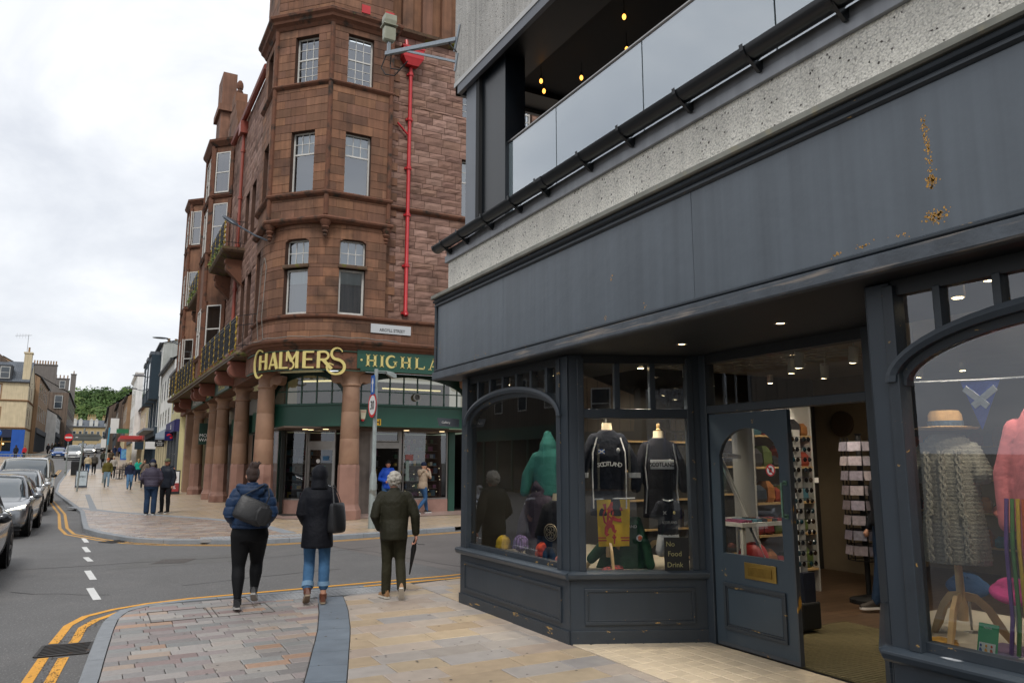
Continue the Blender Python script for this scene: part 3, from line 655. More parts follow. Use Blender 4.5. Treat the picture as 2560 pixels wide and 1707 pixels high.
for y in (8.83, 8.31, 7.63, 6.94, 6.36, 5.58, 4.95, 4.21, 3.5, 2.8):
    b = MB(); pts = [(3.818+.092*cos(pi+pi*i/10), 4.515+.097*sin(pi+pi*i/10)) for i in range(11)]
    b.loft([[(x, y-.018, z), (x, y+.018, z)] for x, z in [(3.725, 4.53)]+pts[1:]], cap=False, closed=False)
    b.extr([(3.76, y, 4.445), (3.818, y, 4.415), (3.91, y, 4.45), (3.91, y, 4.36), (3.87, y, 4.355)], (0, -.028, 0)); b.build('bracket', gutm, gut)
MB().box(4.0, YB, 4.40, 9, 8.95, 4.46).build('balcony_floor', black, shop)
rail = MB(); rail.tube([(4.12, 8.09, 5.50), (4.12, YB, 5.50)], .022, 10); rail.lathe([(.035, -.01), (.035, .01)], (4.12, 8.09, 5.5), 12); rail.build('handrail', steel, shop, smooth=True)
ys = [7.74, 6.54, 5.05, 3.52, 2.0, .5, -1, -2.9]
for a, c_ in zip(ys, ys[1:]):
    MB().box(4.114, c_+.008, 4.42, 4.126, a-.008, 5.478).build('glass_panel', balglass, shop)
MB().box(4.02, 8.36, 4.38, 4.30, 8.66, 6.66).build('balcony_post', mat('grey_post', '666b73', rough=.4, var=.08, vs=2), shop)
MB().box(4.06, 7.62, 4.38, 4.34, 8.3, 6.66).build('balcony_pier', mat('dark_cladding', '0d1319', rough=.3, var=.1), shop)
MB().box(4.01, 8.25, 4.4, 4.07, 8.34, 6.66).build('pier_trim', black, shop)
MB().box(3.95, YB, 6.80, 9, 8.9, 11).build('upper_wall', pebble_g, shop)
b = MB(); b.box(3.93, YB, 6.735, 9, 8.88, 6.80); b.build('drip_trim', mat('pale_trim', 'b6b6b4', rough=.5, var=.1), shop)
b = MB(); b.box(3.94, YB, 6.61, 4.0, 8.84, 6.735); b.box(3.94, 8.78, 6.61, 9, 8.84, 6.735); b.build('soffit_fascia', mat('slate_grey_trim', '5c6068', rough=.4, var=.06), shop)
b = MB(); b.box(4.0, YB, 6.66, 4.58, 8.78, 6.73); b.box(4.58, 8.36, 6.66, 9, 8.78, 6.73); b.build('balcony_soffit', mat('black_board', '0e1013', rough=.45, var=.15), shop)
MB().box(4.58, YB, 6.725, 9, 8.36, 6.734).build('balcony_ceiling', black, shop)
MB().box(7.4, YB, 4.46, 7.6, 7.4, 6.72).build('balcony_back_wall', mat('balcony_dark_wall', '14161a', rough=.4, var=.2), shop)
bulb = mat('filament_glow', (1, .6, .2), emit=(1, .42, .07), es=2.6, var=0)
for (x, y) in ((4.57+.1, 7.78), (4.84, 7.99), (5.08, 7.46), (4.75, 6.12), (5.18, 6.64), (5.6, 5.4), (5.2, 4.6), (6.2, 6.2)):
    b = MB(); b.tube([(x, y, 6.72), (x, y, 6.56)], .004, 5); b.lathe([(.014, 0), (.016, .04)], (x, y, 6.55), 8); c_ = b.build('pendant', black, shop)
    b = MB(); b.ell((x, y, 6.515), .022, .022, .034, 10, 7); b.build('bulb', bulb, c_, smooth=True)
# balcony chairs and table glimpsed through the glass
pale = mat('pale_chair_plastic', 'c9d2d6', rough=.5, var=.05)
def balchair(x, y, rz, lab):
    t_ = thing('balcony_chair', lab, 'chair', (x, y, 4.46), rz, 'chairs on the balcony', world=False)
    for sx in (-1, 1):
        MB().tube([(sx*.24, .24, 0), (sx*.23, .22, .45), (sx*.23, -.2, .45)], .014, 6).build('front_leg', pale, t_)
        MB().tube([(sx*.24, -.28, 0), (sx*.23, -.2, .45), (sx*.22, -.3, .9)], .014, 6).build('rear_leg', pale, t_)
    MB().box(-.23, -.2, .43, .23, .24, .455).build('seat', pale, t_, bevel=.008)
    for k in range(5): b = MB(); z = .55+k*.075; b.loft([[(x_, -.22-.18*(z-.45)-.05*cos(x_*6), z_) for z_ in (z-.022, z+.022)] for x_ in (-.22, -.11, 0, .11, .22)], cap=False, closed=False); b.build('back_slat', pale, t_)
for x, y, rz, lab in ((4.55, 7.3, 1.2, 'pale slatted balcony chair nearest the dark corner post'), (4.6, 6.1, 2.0, 'pale slatted balcony chair behind the second glass panel'), (4.6, 5.0, 1.0, 'pale slatted balcony chair behind the third glass panel'), (4.6, 3.9, 2.2, 'pale slatted balcony chair behind the rightmost glass panel in view')): balchair(x, y, rz, lab)
# floodlight on a galvanised bracket arm off the corner
fl = thing('floodlight_bracket', 'galvanised steel wall arm carrying a boxy floodlight at the pebbledash corner', 'light bracket', (3.95, 8.9, 7.3))
pA, pB = V3((3.95, 8.86, 7.46)), V3((3.3, 9.95, 7.62)); dA = (pB-pA)
MB().bar(pA, pB, .055, .055).build('arm', galv, fl)
MB().bar(pA+dA*.68-V3((0, 0, .03)), V3((3.95, 8.87, 7.13)), .03, .03).build('brace', galv, fl)
MB().bar(pA+V3((-.008, .05, -.16)), pA+V3((-.008, -.12, .16)), .012, .06, up=(0, 1, 0)).build('wall_plate', galv, fl)
MB().bar(V3((3.942, 8.89, 7.0)), V3((3.942, 8.80, 7.22)), .012, .05, up=(0, 1, 0)).build('wall_plate', galv, fl)
MB().bar(pB-dA*.04, pB-dA*.04+V3((0, 0, .17)), .045, .045).build('stub', galv, fl)
c_ = pB-dA*.04+V3((0, 0, .17)); lampbox = mat('floodlight_grey', '9b9d8c', rough=.5, var=.12, vs=8)
b = MB(); b.loft([[c_+V3((x*w, y*w*.6, z)) for x, y in ((-.09, -.09), (.09, -.09), (.09, .09), (-.09, .09))] for z, w in ((0, .55), (.03, .95), (.10, 1), (.22, .98), (.24, .8))]); b.build('housing', lampbox, fl, bevel=.01)
b = MB(); b.box(c_.x-.11, c_.y-.08, c_.z+.25, c_.x+.11, c_.y+.1, c_.z+.27); b.loft([[c_+V3((x*w, y*w, z)) for x, y in ((-.09, -.07), (.09, -.07), (.09, .07), (-.09, .07))] for z, w in ((.275, .9), (.33, 1.05), (.42, 1))]); b.build('head', lampbox, fl, bevel=.006)
for s_, L_ in ((0, .30), (.06, .22)):
    p0 = pB+V3((s_, -s_, -.03)); MB().tube([p0, p0+V3((-.05+s_, .05, -L_*.6)), p0+V3((0, .0, -L_)), p0+V3((.10, -.12, -L_-.05)), p0+V3((.18, -.22, -L_+.06))], .009, 6).build('cable', black, fl)
MB().tube([pA+dA*.1-V3((0, 0, .03)), pA+dA*.06+V3((0, 0, -.10)), pA+V3((.0, -.02, -.2))], .009, 6).build('cable', black, fl)
# small directional finger sign at the shop's far corner
b = MB(); b.extr([(3.965, 8.66, 2.09), (3.70, 8.66, 2.10), (3.67, 8.66, 2.20), (3.965, 8.66, 2.19)], (0, .02, 0))
fs = b.build('finger_sign', mat('slate_sign', '4c5158', rough=.5, var=.05), None); tag(fs, 'small slate grey finger sign jutting from the shop corner post', 'sign')
text('lettering', 'Gallery', .04, white, fs, (3.78, 8.652, 2.13), (1, 0, 0), depth=.002)
# ================================================================ red sandstone corner building
st_pal = ['73503c', '78543f', '805a43', '71503e', '855f46', '6d4e3b', '795644', '7d5a45']
st_dress = mat('dressed_red_sandstone', rough=.85, var=.26, vs=1.1, rv=.15, bump=.007, bs=28, col2='33251d', s2=.75, thr=.53, soft=.22, pal=st_pal, streak=.22)
st_rock = mat('rock_faced_sandstone', rough=.9, var=.14, vs=3, rv=.10, bump=.009, bs=18, pal=['836558', '8a6b5e', '907164', '7e6053', '95776b', '866859', '8d7063', '795c51'], col2='453228', s2=.8, thr=.56, soft=.2)
st_bed = mat('sandstone_joint', '4b3429', rough=.95, var=.2, vs=4)
st_trim = mat('weathered_sandstone_trim', '6b4634', rough=.9, var=.22, vs=3, col2='2b2620', s2=3, thr=.50, soft=.18, bump=.008, bs=24, col3='5d5a2c', s3=6, thr3=.68)
st_moss = mat('mossy_sandstone', '5d4a3a', rough=.95, var=.25, vs=3, col2='5a5a1e', s2=3, thr=.55, soft=.08, bump=.012, bs=20, col3='2a241d', s3=5, thr3=.6)
st_col = mat('polished_sandstone_column', '95755f', rough=.62, var=.14, vs=2, col2='7a5343', s2=1.3, thr=.55, soft=.25, bump=.002, bs=60)
wframe = mat('white_window_paint', 'c8c6c0', rough=.5, var=.08, vs=6, streak=.1)
winglass = glassmat('window_glass', (.80, .86, .88), base=.16, graze=.45)
blind_m = mat('window_blind', 'aebfc0', rough=.7, var=.06, vs=3, streak=.15)
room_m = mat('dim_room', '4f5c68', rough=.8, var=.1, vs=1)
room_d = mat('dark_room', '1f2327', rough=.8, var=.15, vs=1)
green = mat('green_shop_paint', '1d4a3c', rough=.42, var=.06, vs=2, spec=.5)
green_d = mat('dark_green_paint', '143329', rough=.42, var=.06, vs=2)
gold = mat('gold_lettering', 'cdbd76', rough=.45, var=.05, vs=4)
redpipe = mat('red_pipe_paint', 'b3262b', rough=.4, var=.10, vs=5)
terra = mat('terracotta_pipe_paint', '8a4031', rough=.5, var=.12, vs=4)
class PF:   # a wall that follows a plan path
    def __init__(s, path, close=False):
        s.P = [V3((p[0], p[1], 0)) for p in path]; s.c = [0]
        for a, b_ in zip(s.P, s.P[1:]): s.c.append(s.c[-1]+(b_-a).length)
        s.len = s.c[-1]; ns = []
        for a, b_ in zip(s.P, s.P[1:]): d = (b_-a).normalized(); ns.append(V3((d.y, -d.x, 0)))
        s.N = [ns[0]]+[(a+b_).normalized() for a, b_ in zip(ns, ns[1:])]+[ns[-1]]
    def __call__(s, a, z, o=0):
        i = 0
        while i < len(s.c)-2 and a > s.c[i+1]: i += 1
        t_ = (a-s.c[i])/(s.c[i+1]-s.c[i]); t_ = min(max(t_, -.2), 1.2)
        n = s.N[i].lerp(s.N[i+1], min(max(t_, 0), 1)).normalized()
        return s.P[i].lerp(s.P[i+1], min(max(t_, 0), 1))+n*o+V3((0, 0, z))+((s.P[i+1]-s.P[i]).normalized()*((t_-min(max(t_, 0), 1))*(s.c[i+1]-s.c[i])))
chal = thing('red_sandstone_building', 'tall red sandstone corner building with rounded tower and gold shop lettering', 'building', (9, 28, 0))
BLK = []
def seg_n(fr, a, c_, mx=.35): return max(1, int((c_-a)/mx)) if isinstance(fr, PF) else 1
def gbox(b, fr, a, c_, z0, z1, o0, o1, m=0, r=0., mx=.35):   # box that bends with the wall
    n = seg_n(fr, a, c_, mx)
    b.loft([[fr(a+(c_-a)*i/n, z0, o0), fr(a+(c_-a)*i/n, z0, o1), fr(a+(c_-a)*i/n, z1, o1), fr(a+(c_-a)*i/n, z1, o0)][::-1] for i in range(n+1)], m, True, True, r); return b
def stone_wall(fr, L, z0, z1, ops, rh, l0, l1, m, rock=False, name='wall_core', th=.35, s_start=0, vis=1):
    ops = [(max(a, s_start), min(c_, L), e_, f_) for a, c_, e_, f_ in ops]
    ss = sorted({s_start, L, *[o_[0] for o_ in ops], *[o_[1] for o_ in ops]}); zs = sorted({z0, z1, *[z for o_ in ops for z in o_[2:] if z0 < z < z1]})
    inop = lambda s_, z: any(o_[0] < s_ < o_[1] and o_[2] < z < o_[3] for o_ in ops)
    b = MB()
    for a, c_ in zip(ss, ss[1:]):
        for e_, f_ in zip(zs, zs[1:]):
            if not inop((a+c_)/2, (e_+f_)/2): gbox(b, fr, a, c_, e_, f_, -th, 0)
    b.build(name, st_bed, chal)
    k = 0
    for e_, f_ in zip(zs, zs[1:]):
        n = max(1, round((f_-e_)/rh)); hs = [1+(.25 if rock else .1)*R.uniform(-1, 1) for _ in range(n)]; t_ = sum(hs); z = e_
        for h in hs:
            h = h*(f_-e_)/t_; spans = []; cur = s_start
            for o_ in sorted(o_ for o_ in ops if o_[2] < z+h/2 < o_[3]):
                if o_[0] > cur: spans.append((cur, o_[0]))
                cur = max(cur, o_[1])
            if cur < L: spans.append((cur, L))
            for a, c_ in spans:
                x = a; first = True
                while x < c_-.02:
                    l = R.uniform(l0, l1)*(.55 if first and k % 2 else 1); first = False; l = min(l, c_-x)
                    if c_-x-l < l0*.45: l = c_-x
                    BLK.append((fr, x+(.008 if rock else .004), x+l-(.008 if rock else .004), z+(.008 if rock else .004), z+h-(.008 if rock else .004), m, rock, vis)); x += l
            k += 1; z += h
def block(b, fr, a, c_, z0, z1, rock, r=0.):
    if rock:
        o = R.uniform(.016, .03); nx, nz = 3, 2; rings = []
        pts = [[fr(a+(c_-a)*i/nx+(0 if i in (0, nx) else R.uniform(-.04, .04)), z0+(z1-z0)*j/nz+(0 if j in (0, nz) else R.uniform(-.03, .03)), (.010 if i in (0, nx) or j in (0, nz) else o+R.uniform(.0, .02))) for i in range(nx+1)] for j in range(nz+1)]
        b.add([q for row in pts for q in row], [(j*4+i, j*4+i+1, j*4+i+5, j*4+i+4) for j in range(nz) for i in range(nx)], 0, r)
        rim = [pts[0][i] for i in range(4)]+[pts[1][3]]+[pts[2][i] for i in (3, 2, 1, 0)]+[pts[1][0]]
        bk = [fr(a, z0, -.01), fr(a+(c_-a)/3, z0, -.01), fr(a+(c_-a)*2/3, z0, -.01), fr(c_, z0, -.01), fr(c_, (z0+z1)/2, -.01), fr(c_, z1, -.01), fr(a+(c_-a)*2/3, z1, -.01), fr(a+(c_-a)/3, z1, -.01), fr(a, z1, -.01), fr(a, (z0+z1)/2, -.01)]
        b.add(rim+bk, [(i+10, (i+1) % 10+10, (i+1) % 10, i) for i in range(10)], 0, r)
    else:
        o = R.uniform(.010, .014); n = seg_n(fr, a, c_, .2); e_ = .008
        b.loft([[fr(s_, z0, -.005), fr(s_, z0, o-.006), fr(s_, z0+e_, o), fr(s_, z1-e_, o), fr(s_, z1, o-.006), fr(s_, z1, -.005)][::-1] for s_ in [a+(c_-a)*i/n for i in range(n+1)]], 0, True, True, r)
def sash(fr, s0, s1, z0, z1, o=-.16, top=(3, 2), bot=None, split=.5, blind=None, par=None, room=None, fm=None, fw=.05, nm='window', panes=True):
    """timber sash window: frame part with a pane sub-part for every light"""
    par = par or chal; b = MB(); fm = fm or wframe
    b.fbox(fr, s0, s0+fw, z0, z1, o-.06, o); b.fbox(fr, s1-fw, s1, z0, z1, o-.06, o); b.fbox(fr, s0+fw, s1-fw, z0, z0+fw*1.2, o-.06, o-.001); b.fbox(fr, s0+fw, s1-fw, z1-fw, z1, o-.06, o-.001)
    zm = z0+(z1-z0)*split; b.fbox(fr, s0+fw, s1-fw, zm-.025, zm+.025, o-.055, o-.004)
    lights = []
    for (a, c_, grid) in ((zm+.025, z1-fw, top), (z0+fw*1.2, zm-.025, bot)):
        g_ = grid or (1, 1); w = (s1-s0-2*fw); h = c_-a
        for i in range(1, g_[0]): b.fbox(fr, s0+fw+w*i/g_[0]-.011, s0+fw+w*i/g_[0]+.011, a, c_, o-.04, o-.012)
        for j in range(1, g_[1]): b.fbox(fr, s0+fw, s1-fw, a+h*j/g_[1]-.011, a+h*j/g_[1]+.011, o-.039, o-.0125)
        for i in range(g_[0]):
            for j in range(g_[1]): lights.append((s0+fw+w*i/g_[0], s0+fw+w*(i+1)/g_[0], a+h*j/g_[1], a+h*(j+1)/g_[1]))
    w_ = b.build(nm, fm, par)
    if panes:
        for (a, c_, e_, f_) in lights: pane(fr, a, c_, e_, f_, o-.026, w_, 'pane', winglass)
    else: pane(fr, s0+fw, s1-fw, z0+fw, z1-fw, o-.026, w_, 'pane', winglass)
    if blind: b = MB(); b.fbox(fr, s0+fw*.5, s1-fw*.5, z1-(z1-z0)*blind, z1-fw*.5, o-.14, o-.13); b.build('blind', blind_m, w_)
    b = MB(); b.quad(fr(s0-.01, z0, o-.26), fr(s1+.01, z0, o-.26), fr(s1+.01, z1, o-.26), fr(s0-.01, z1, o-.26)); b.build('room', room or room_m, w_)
    return w_
T = [(4.14, 25.4), (4.14, 23.4), (5.54, 22.0), (7.5, 22.0), (7.5, 22.4)]
FC, FA, FB = Fr(T[0], T[1]), Fr(T[1], T[2]), Fr(T[2], T[3])
FR = Fr((7.5, 22.4), d=(1, 0)); FLw = Fr((4.4, 50.2), (4.4, 25.4))
ARC = [(4.16, 25.4)]+[(6.6+2.44*cos(a), 24.46+2.44*sin(a)) for a in [pi+pi/2*i/16 for i in range(17)]]+[(7.5, 22.02)]
LOW = PF(ARC); sA = LOW.c[9]; sB0, sB1 = LOW.len-(7.5-6.04), LOW.len-(7.5-6.84)
# window openings (s0,s1,z0,z1)
opA = [(.66, 1.49, 13.5, 15.12), (.66, 1.49, 9.93, 11.9)]; opB = [(.51, 1.35, 13.46, 15.2), (.53, 1.36, 9.9, 11.88)]; opC = [(.55, 1.38, 13.5, 15.15), (.55, 1.38, 9.93, 11.9)]
for fr, L, ops in ((FC, FC.len, opC), (FA, FA.len, opA), (FB, FB.len, opB)):
    stone_wall(fr, L, 9.05, 15.45, ops, .29, .4, .8, st_dress); stone_wall(fr, L, 15.85, 19.5, [], .3, .5, .8, st_dress, vis=.2)
MB().box(7.25, 22.02, 9.05, 7.5, 22.75, 19.5).build('tower_return', st_bed, chal); b = MB()
lowops = [(sA-.41, sA+.41, 6.08, 7.5), (sA-.41, sA+.41, 7.62, 8.42), (sB0, sB1, 6.08, 7.5), (sB0, sB1, 7.62, 8.42), (.15, .8, 6.08, 8.42)]
stone_wall(LOW, LOW.len, 5.3, 9.05, lowops, .29, .45, .85, st_dress)
opR = [(2.75, 3.65, 9.93, 11.95), (2.75, 3.65, 13.5, 15.2), (4.72, 5.55, 9.93, 11.95), (4.72, 5.55, 13.4, 15.1)]
FRb = Fr((7.5, 22.02), d=(1, 0)); stone_wall(FRb, 6.6, 5.3, 5.95, [], .3, .5, .9, st_dress, th=.36)
stone_wall(FR, 6.6, 5.95, 15.9, opR, .235, .38, .75, st_rock, rock=True)
opL = [(24.8-5.2+.6, 24.8-5.2+1.5, 6.1, 8.5), (24.8-5.2+.6, 24.8-5.2+1.5, 10.0, 12.0), (21.6, 22.5, 9.95, 12.0), (21.6, 22.5, 6.1, 8.5), (17.9, 18.8, 10, 12), (3.0, 4.0, 6.3, 8.6), (3.0, 4.0, 10, 12), (8, 9.2, 6.3, 8.6), (8, 9.2, 10.2, 12.3)]
stone_wall(FLw, FLw.len, 5.2, 15.6, opL, .26, .4, .8, st_rock, rock=True)
for a, c_, e_, f_ in opL: sash(FLw, a, c_, e_, f_, top=(1, 1), panes=False, room=room_d)
for fr, ops in ((FA, opA), (FB, opB), (FC, opC)):
    pn = fr is not FC
    sash(fr, *ops[0], top=(3, 2), bot=(3, 3), split=.55, room=room_d, panes=pn); sash(fr, *ops[1], top=(3, 2), split=.64, blind=.36, panes=pn)
for a, c_, e_, f_ in (opR[0], opR[2]): sash(FR, a, c_, e_, f_, top=(3, 2), split=.62, blind=.4)
for a, c_, e_, f_ in (opR[1], opR[3]): sash(FR, a, c_, e_, f_, top=(4, 3), bot=(4, 3), room=room_d)
for s0, s1 in ((sA-.41, sA+.41), (sB0, sB1)):
    p, q = LOW(s0, 0, 0), LOW(s1, 0, 0); fw_ = Fr(p[:2], q[:2])
    sash(fw_, 0, fw_.len, 7.62, 8.42, top=(3, 2), split=.02, blind=.97, o=-.14); sash(fw_, 0, fw_.len, 6.08, 7.5, top=(1, 1), split=.02, blind=.30, o=-.14, fw=.07)
    b = MB(); b.fbox(fw_, -.04, fw_.len+.04, 7.5, 7.62, -.3, .10); b.build('stone_transom', st_moss, chal, bevel=.03)
    b = MB(); n = 10    # shallow arched head over the upper light
    for i in range(n):
        x0, x1 = fw_.len*i/n, fw_.len*(i+1)/n; zz = lambda x: 8.44-.09*(2*x/fw_.len-1)**4
        b.hexa([fw_(x0, zz(x0), .012), fw_(x1, zz(x1), .012), fw_(x1, zz(x1), -.2), fw_(x0, zz(x0), -.2), fw_(x0, 8.5, .012), fw_(x1, 8.5, .012), fw_(x1, 8.5, -.2), fw_(x0, 8.5, -.2)])
    b.build('window_head', st_dress, chal)
p, q = LOW(.15, 0, 0), LOW(.8, 0, 0); fw_ = Fr(p[:2], q[:2]); sash(fw_, 0, fw_.len, 6.08, 8.42, top=(1, 1), panes=False, room=room_d)
# strings and cornices
UP = T+[(14.1, 22.4)]; LOWP = [(4.4, 50.2), (4.4, 25.4)]+ARC[:-1]+[(14.1, 22.02)]
def string(name, prof, path, m=None): MB().sweep(prof, path).build(name, m or st_trim, chal)
string('string_course', [(-.1, 13.36), (.03, 13.36), (.10, 13.42), (.12, 13.46), (.10, 13.50), (-.1, 13.53)], T)
string('string_course', [(-.1, 9.70), (.03, 9.70), (.12, 9.77), (.14, 9.82), (.12, 9.86), (-.1, 9.92)], T[:-1]+[(7.52, 22.4), (14.1, 22.4)])
string('string_course', [(-.3, 8.88), (.05, 8.88), (.15, 8.95), (.17, 9.0), (.13, 9.06), (-.1, 9.12)], T)
string('tower_cornice', [(-.1, 15.40), (.04, 15.40), (.10, 15.50), (.20, 15.58), (.22, 15.66), (.30, 15.74), (.31, 15.82), (.24, 15.88), (-.1, 15.95)], T[:-1]+[(7.52, 22.4)])
string('wall_cornice', [(-.1, 15.86), (.05, 15.86), (.20, 15.98), (.22, 16.08), (-.1, 16.2)], [(7.5, 22.4), (14.1, 22.4)], st_moss)
string('sill_course', [(-.1, 5.93), (.02, 5.93), (.08, 5.98), (.09, 6.03), (.06, 6.06), (-.1, 6.08)], ARC+[(14.1, 22.02)])
string('lintel', [(-.5, 4.42), (.13, 4.42), (.13, 5.0), (-.5, 5.0)], LOWP, st_trim)
string('shop_cornice', [(-.3, 5.0), (.15, 5.0), (.18, 5.05), (.24, 5.08), (.27, 5.14), (.34, 5.18), (.36, 5.24), (.20, 5.29), (.05, 5.33), (-.3, 5.34)], LOWP, st_trim)
for i in (1, 2, 3):       # engaged shafts on the tower arrises, and corbels below them
    x, y = T[i]; k = V3((T[i][0]-6.2, T[i][1]-24, 0)).normalized()
    b = MB(); b.tube([(x+k.x*.02, y+k.y*.02, 9.1), (x+k.x*.02, y+k.y*.02, 15.42)], .075, 8); b.build('angle_shaft', st_trim, chal, smooth=True)
    b = MB(); b.lathe([(.02, -.52), (.07, -.46), (.05, -.42), (.10, -.36), (.07, -.31), (.13, -.22), (.10, -.18), (.17, -.06), (.18, 0)], (x-k.x*.05, y-k.y*.05, 8.92), 10); b.build('corbel', st_trim, chal, smooth=True)
# quoin margin beside the tower and ribbed chimney stack above the wall
b = MB(); k = 0; z = 5.35
while z < 15.7:
    h = .26; gbox(b, FR, .0, .22 if k % 2 else .42, z, z+h-.012, -.02, .045, r=R.random()); z += h; k += 1
b.build('quoin', st_dress, chal)['kind'] = 'stuff'
for i in range(9):
    MB().box(8.0+i*.72, 22.42, 16.2, 8.36+i*.72, 22.8, 20).build('chimney_rib', st_dress, chal)
MB().box(7.6, 22.62, 16.15, 14, 23.6, 20).build('chimney_stack', st_dress, chal)
MB().box(4.75, 26, 15.5, 14, 50, 15.62).build('roof_deck', mat('slate', '4a4e55', rough=.6, var=.2, vs=4), chal)
# blocks: the 300 that show largest are parts of their own, the rest one mass
camp = V3((0, 0, 1.65)); fwv = V3((sin(radians(28.6))*cos(radians(9.14)), cos(radians(28.6))*cos(radians(9.14)), sin(radians(9.14)))); rtv = V3((cos(radians(28.6)), -sin(radians(28.6)), 0)); upv = rtv.cross(fwv)
def score(bk):
    fr, a, c_, z0, z1, m, rock, vis = bk; p = fr((a+c_)/2, (z0+z1)/2, 0); n = fr((a+c_)/2, 0, 1)-fr((a+c_)/2, 0, 0); v = camp-p; d = -v.dot(fwv); v2 = p-camp
    d = v2.dot(fwv); px = 1280+1880*v2.dot(rtv)/d; py = 853-1880*v2.dot(upv)/d
    if not (0 < py < 1707) or px > 1150+(0 if py < 600 else -40): return 0
    return vis*(c_-a)*(z1-z0)*max(0, n.dot(v.normalized()))/d**2
BLK.sort(key=score, reverse=True)
mass = {}
for i, bk in enumerate(BLK):
    fr, a, c_, z0, z1, m, rock, vis = bk
    if i < 300:
        b = MB(); block(b, fr, a, c_, z0, z1, rock); b.build('stone_block', m, chal)
    else:
        b = mass.setdefault(m.name, MB()); block(b, fr, a, c_, z0, z1, rock, R.random())
for k, b in mass.items(): b.build('stonework', MATS[k], chal)['kind'] = 'stuff'
# ---------------------------------------------------------------- colonnade
def scroll(b, c_, d, zt, w=.44, h=.44, th=.30):   # console bracket: c_ plan centre, d direction it springs
    d = V3((d[0], d[1], 0)).normalized(); nrm = V3((d.y, -d.x, 0)); prof = [(0, 0), (w, 0), (w, -.10)]+[(w-.16+.15*cos(a), -.16+.13*sin(a)) for a in [.3-i*.35 for i in range(8)]]+[(w*.30, -h*.62), (w*.12, -h*.85), (0, -h)]
    b.extr([V3((c_[0], c_[1], zt))+d*x+V3((0, 0, z))-nrm*th/2 for x, z in prof], nrm*th)
def column(x, y, dirs, big=1.0, ang=0):
    k = big; b = MB()
    oc = lambda r_, z: [(x+r_*cos(ang+pi/8+pi/4*i), y+r_*sin(ang+pi/8+pi/4*i), z) for i in range(8)]
    b.loft([oc(.40*k, 0), oc(.40*k, .26), oc(.375*k, .30), oc(.36*k, .34), oc(.335*k, .40), oc(.325*k, .44), oc(.322*k, 1.50), oc(.312*k, 1.58), oc(.30*k, 1.60)])
    ped = b.build('column_pedestal', mat('red_pedestal_stone', '89675a', rough=.6, var=.14, vs=2.5, bump=.003, bs=40, col2='5c382d', s2=1.2, thr=.56, soft=.2), chal, bevel=.006)
    for z0, z1, r0, r1 in ((1.605, 2.36, .300, .284), (2.366, 3.16, .284, .266), (3.166, 3.92, .266, .25)):
        MB().lathe([(r0*k-.006, z0-.004), (r0*k, z0+.004), (r1*k, z1-.004), (r1*k-.006, z1)], (x, y, 0), 28).build('shaft_drum', st_col, chal, smooth=True)
    MB().lathe([(.25*k, 3.92), (.285*k, 3.94), (.29*k, 3.97), (.26*k, 4.0), (.25*k, 4.03), (.26*k, 4.22), (.31*k, 4.30), (.33*k, 4.33)], (x, y, 0), 28).build('capital', st_col, chal, smooth=True)
    b = MB(); b.prism([(x+sx*.33*k, y+sy*.33*k) for sx, sy in ((-1, -1), (1, -1), (1, 1), (-1, 1))], 4.33, 4.435)
    for d in dirs: scroll(b, (x+d[0]*.18, y+d[1]*.18), d, 4.32)
    b.build('abacus', st_col, chal, bevel=.012)
column(6.62, 22.34, [(1, 0), (-.72, .69)]); column(4.52, 24.40, [(.72, -.69), (0, 1)], ang=.3); column(10.95, 22.45, [(-1, 0)])
for y in (29.75, 34.75, 37.5, 43.7): column(4.66, y, [(1, 0)])
MB().box(4.35, 46.9, 0, 5.0, 47.6, 4.4).build('end_pier', st_col, chal)
b = MB()
for y in (26.6, 29.75, 34.75, 37.0, 38.0, 43.7, 47):     # big scrolled corbels carrying the balcony
    pr_ = [(4.5, 5.0), (3.62, 5.0), (3.62, 4.92)]+[(3.86+.24*cos(a), 4.72+.24*sin(a)) for a in [2.4+i*.35 for i in range(7)]]+[(4.3, 4.5), (4.5, 4.45)]
    MB().extr([(px, y-.17, pz) for px, pz in pr_], (0, .34, 0)).build('corbel', mat('red_corbel_stone', '7e4c3d', rough=.7, var=.15, vs=3, bump=.003, bs=30), chal, bevel=.015)
# first balcony: mossy slab and gilded iron railing
SL = [(3.34, 47.5), (3.40, 44), (3.58, 32), (3.70, 25.6), (4.1, 24.7)]
string('balcony_slab', [(-.9, 5.03), (.0, 5.03), (.06, 5.10), (.06, 5.16), (-.04, 5.27), (-.9, 5.28)], SL, st_moss)
blackiron = mat('black_ironwork', '17181b', rough=.45, metal=.3, var=.2, vs=10)
goldiron = mat('gilded_ironwork', 'a88b32', rough=.5, metal=.2, var=.35, vs=30, col2='2a2a26', s2=26, thr=.52, soft=.05)
def railing(pa, pb, z0, z1, nm='balcony_railing', posts=None, end=None):
    pa, pb = V3((*pa, 0)), V3((*pb, 0)); L = (pb-pa).length; n = max(2, int(L/.13)); np_ = posts or max(1, int(L/1.15))
    b = MB()
    for z in (z1, z1-.10, z0+.10): b.bar(pa+V3((0, 0, z)), pb+V3((0, 0, z)), .022, .022)
    for i in range(n+1):
        p = pa.lerp(pb, i/n); b.bar(p+V3((0, 0, z0+.1)), p+V3((0, 0, z1)), .024, .024)
        if i % 2: b.tube([p+V3((0, 0, z0+.35+.1*j)) + V3((0, .05*sin(j*1.6), 0)) for j in range(6)], .009, 4)
    r_ = b.build(nm, blackiron, chal)
    for i in range(np_+1):
        p = pa.lerp(pb, i/np_); b = MB(); b.bar(p+V3((0, 0, z0)), p+V3((0, 0, z1+.02)), .03, .03)
        for j in range(5):
            z = z0+.12+j*(z1-z0-.2)/4; b.ell(p+V3((0, 0, z)), .04, .04, .085, 6, 5)
        b.build('gilded_post', goldiron, r_)
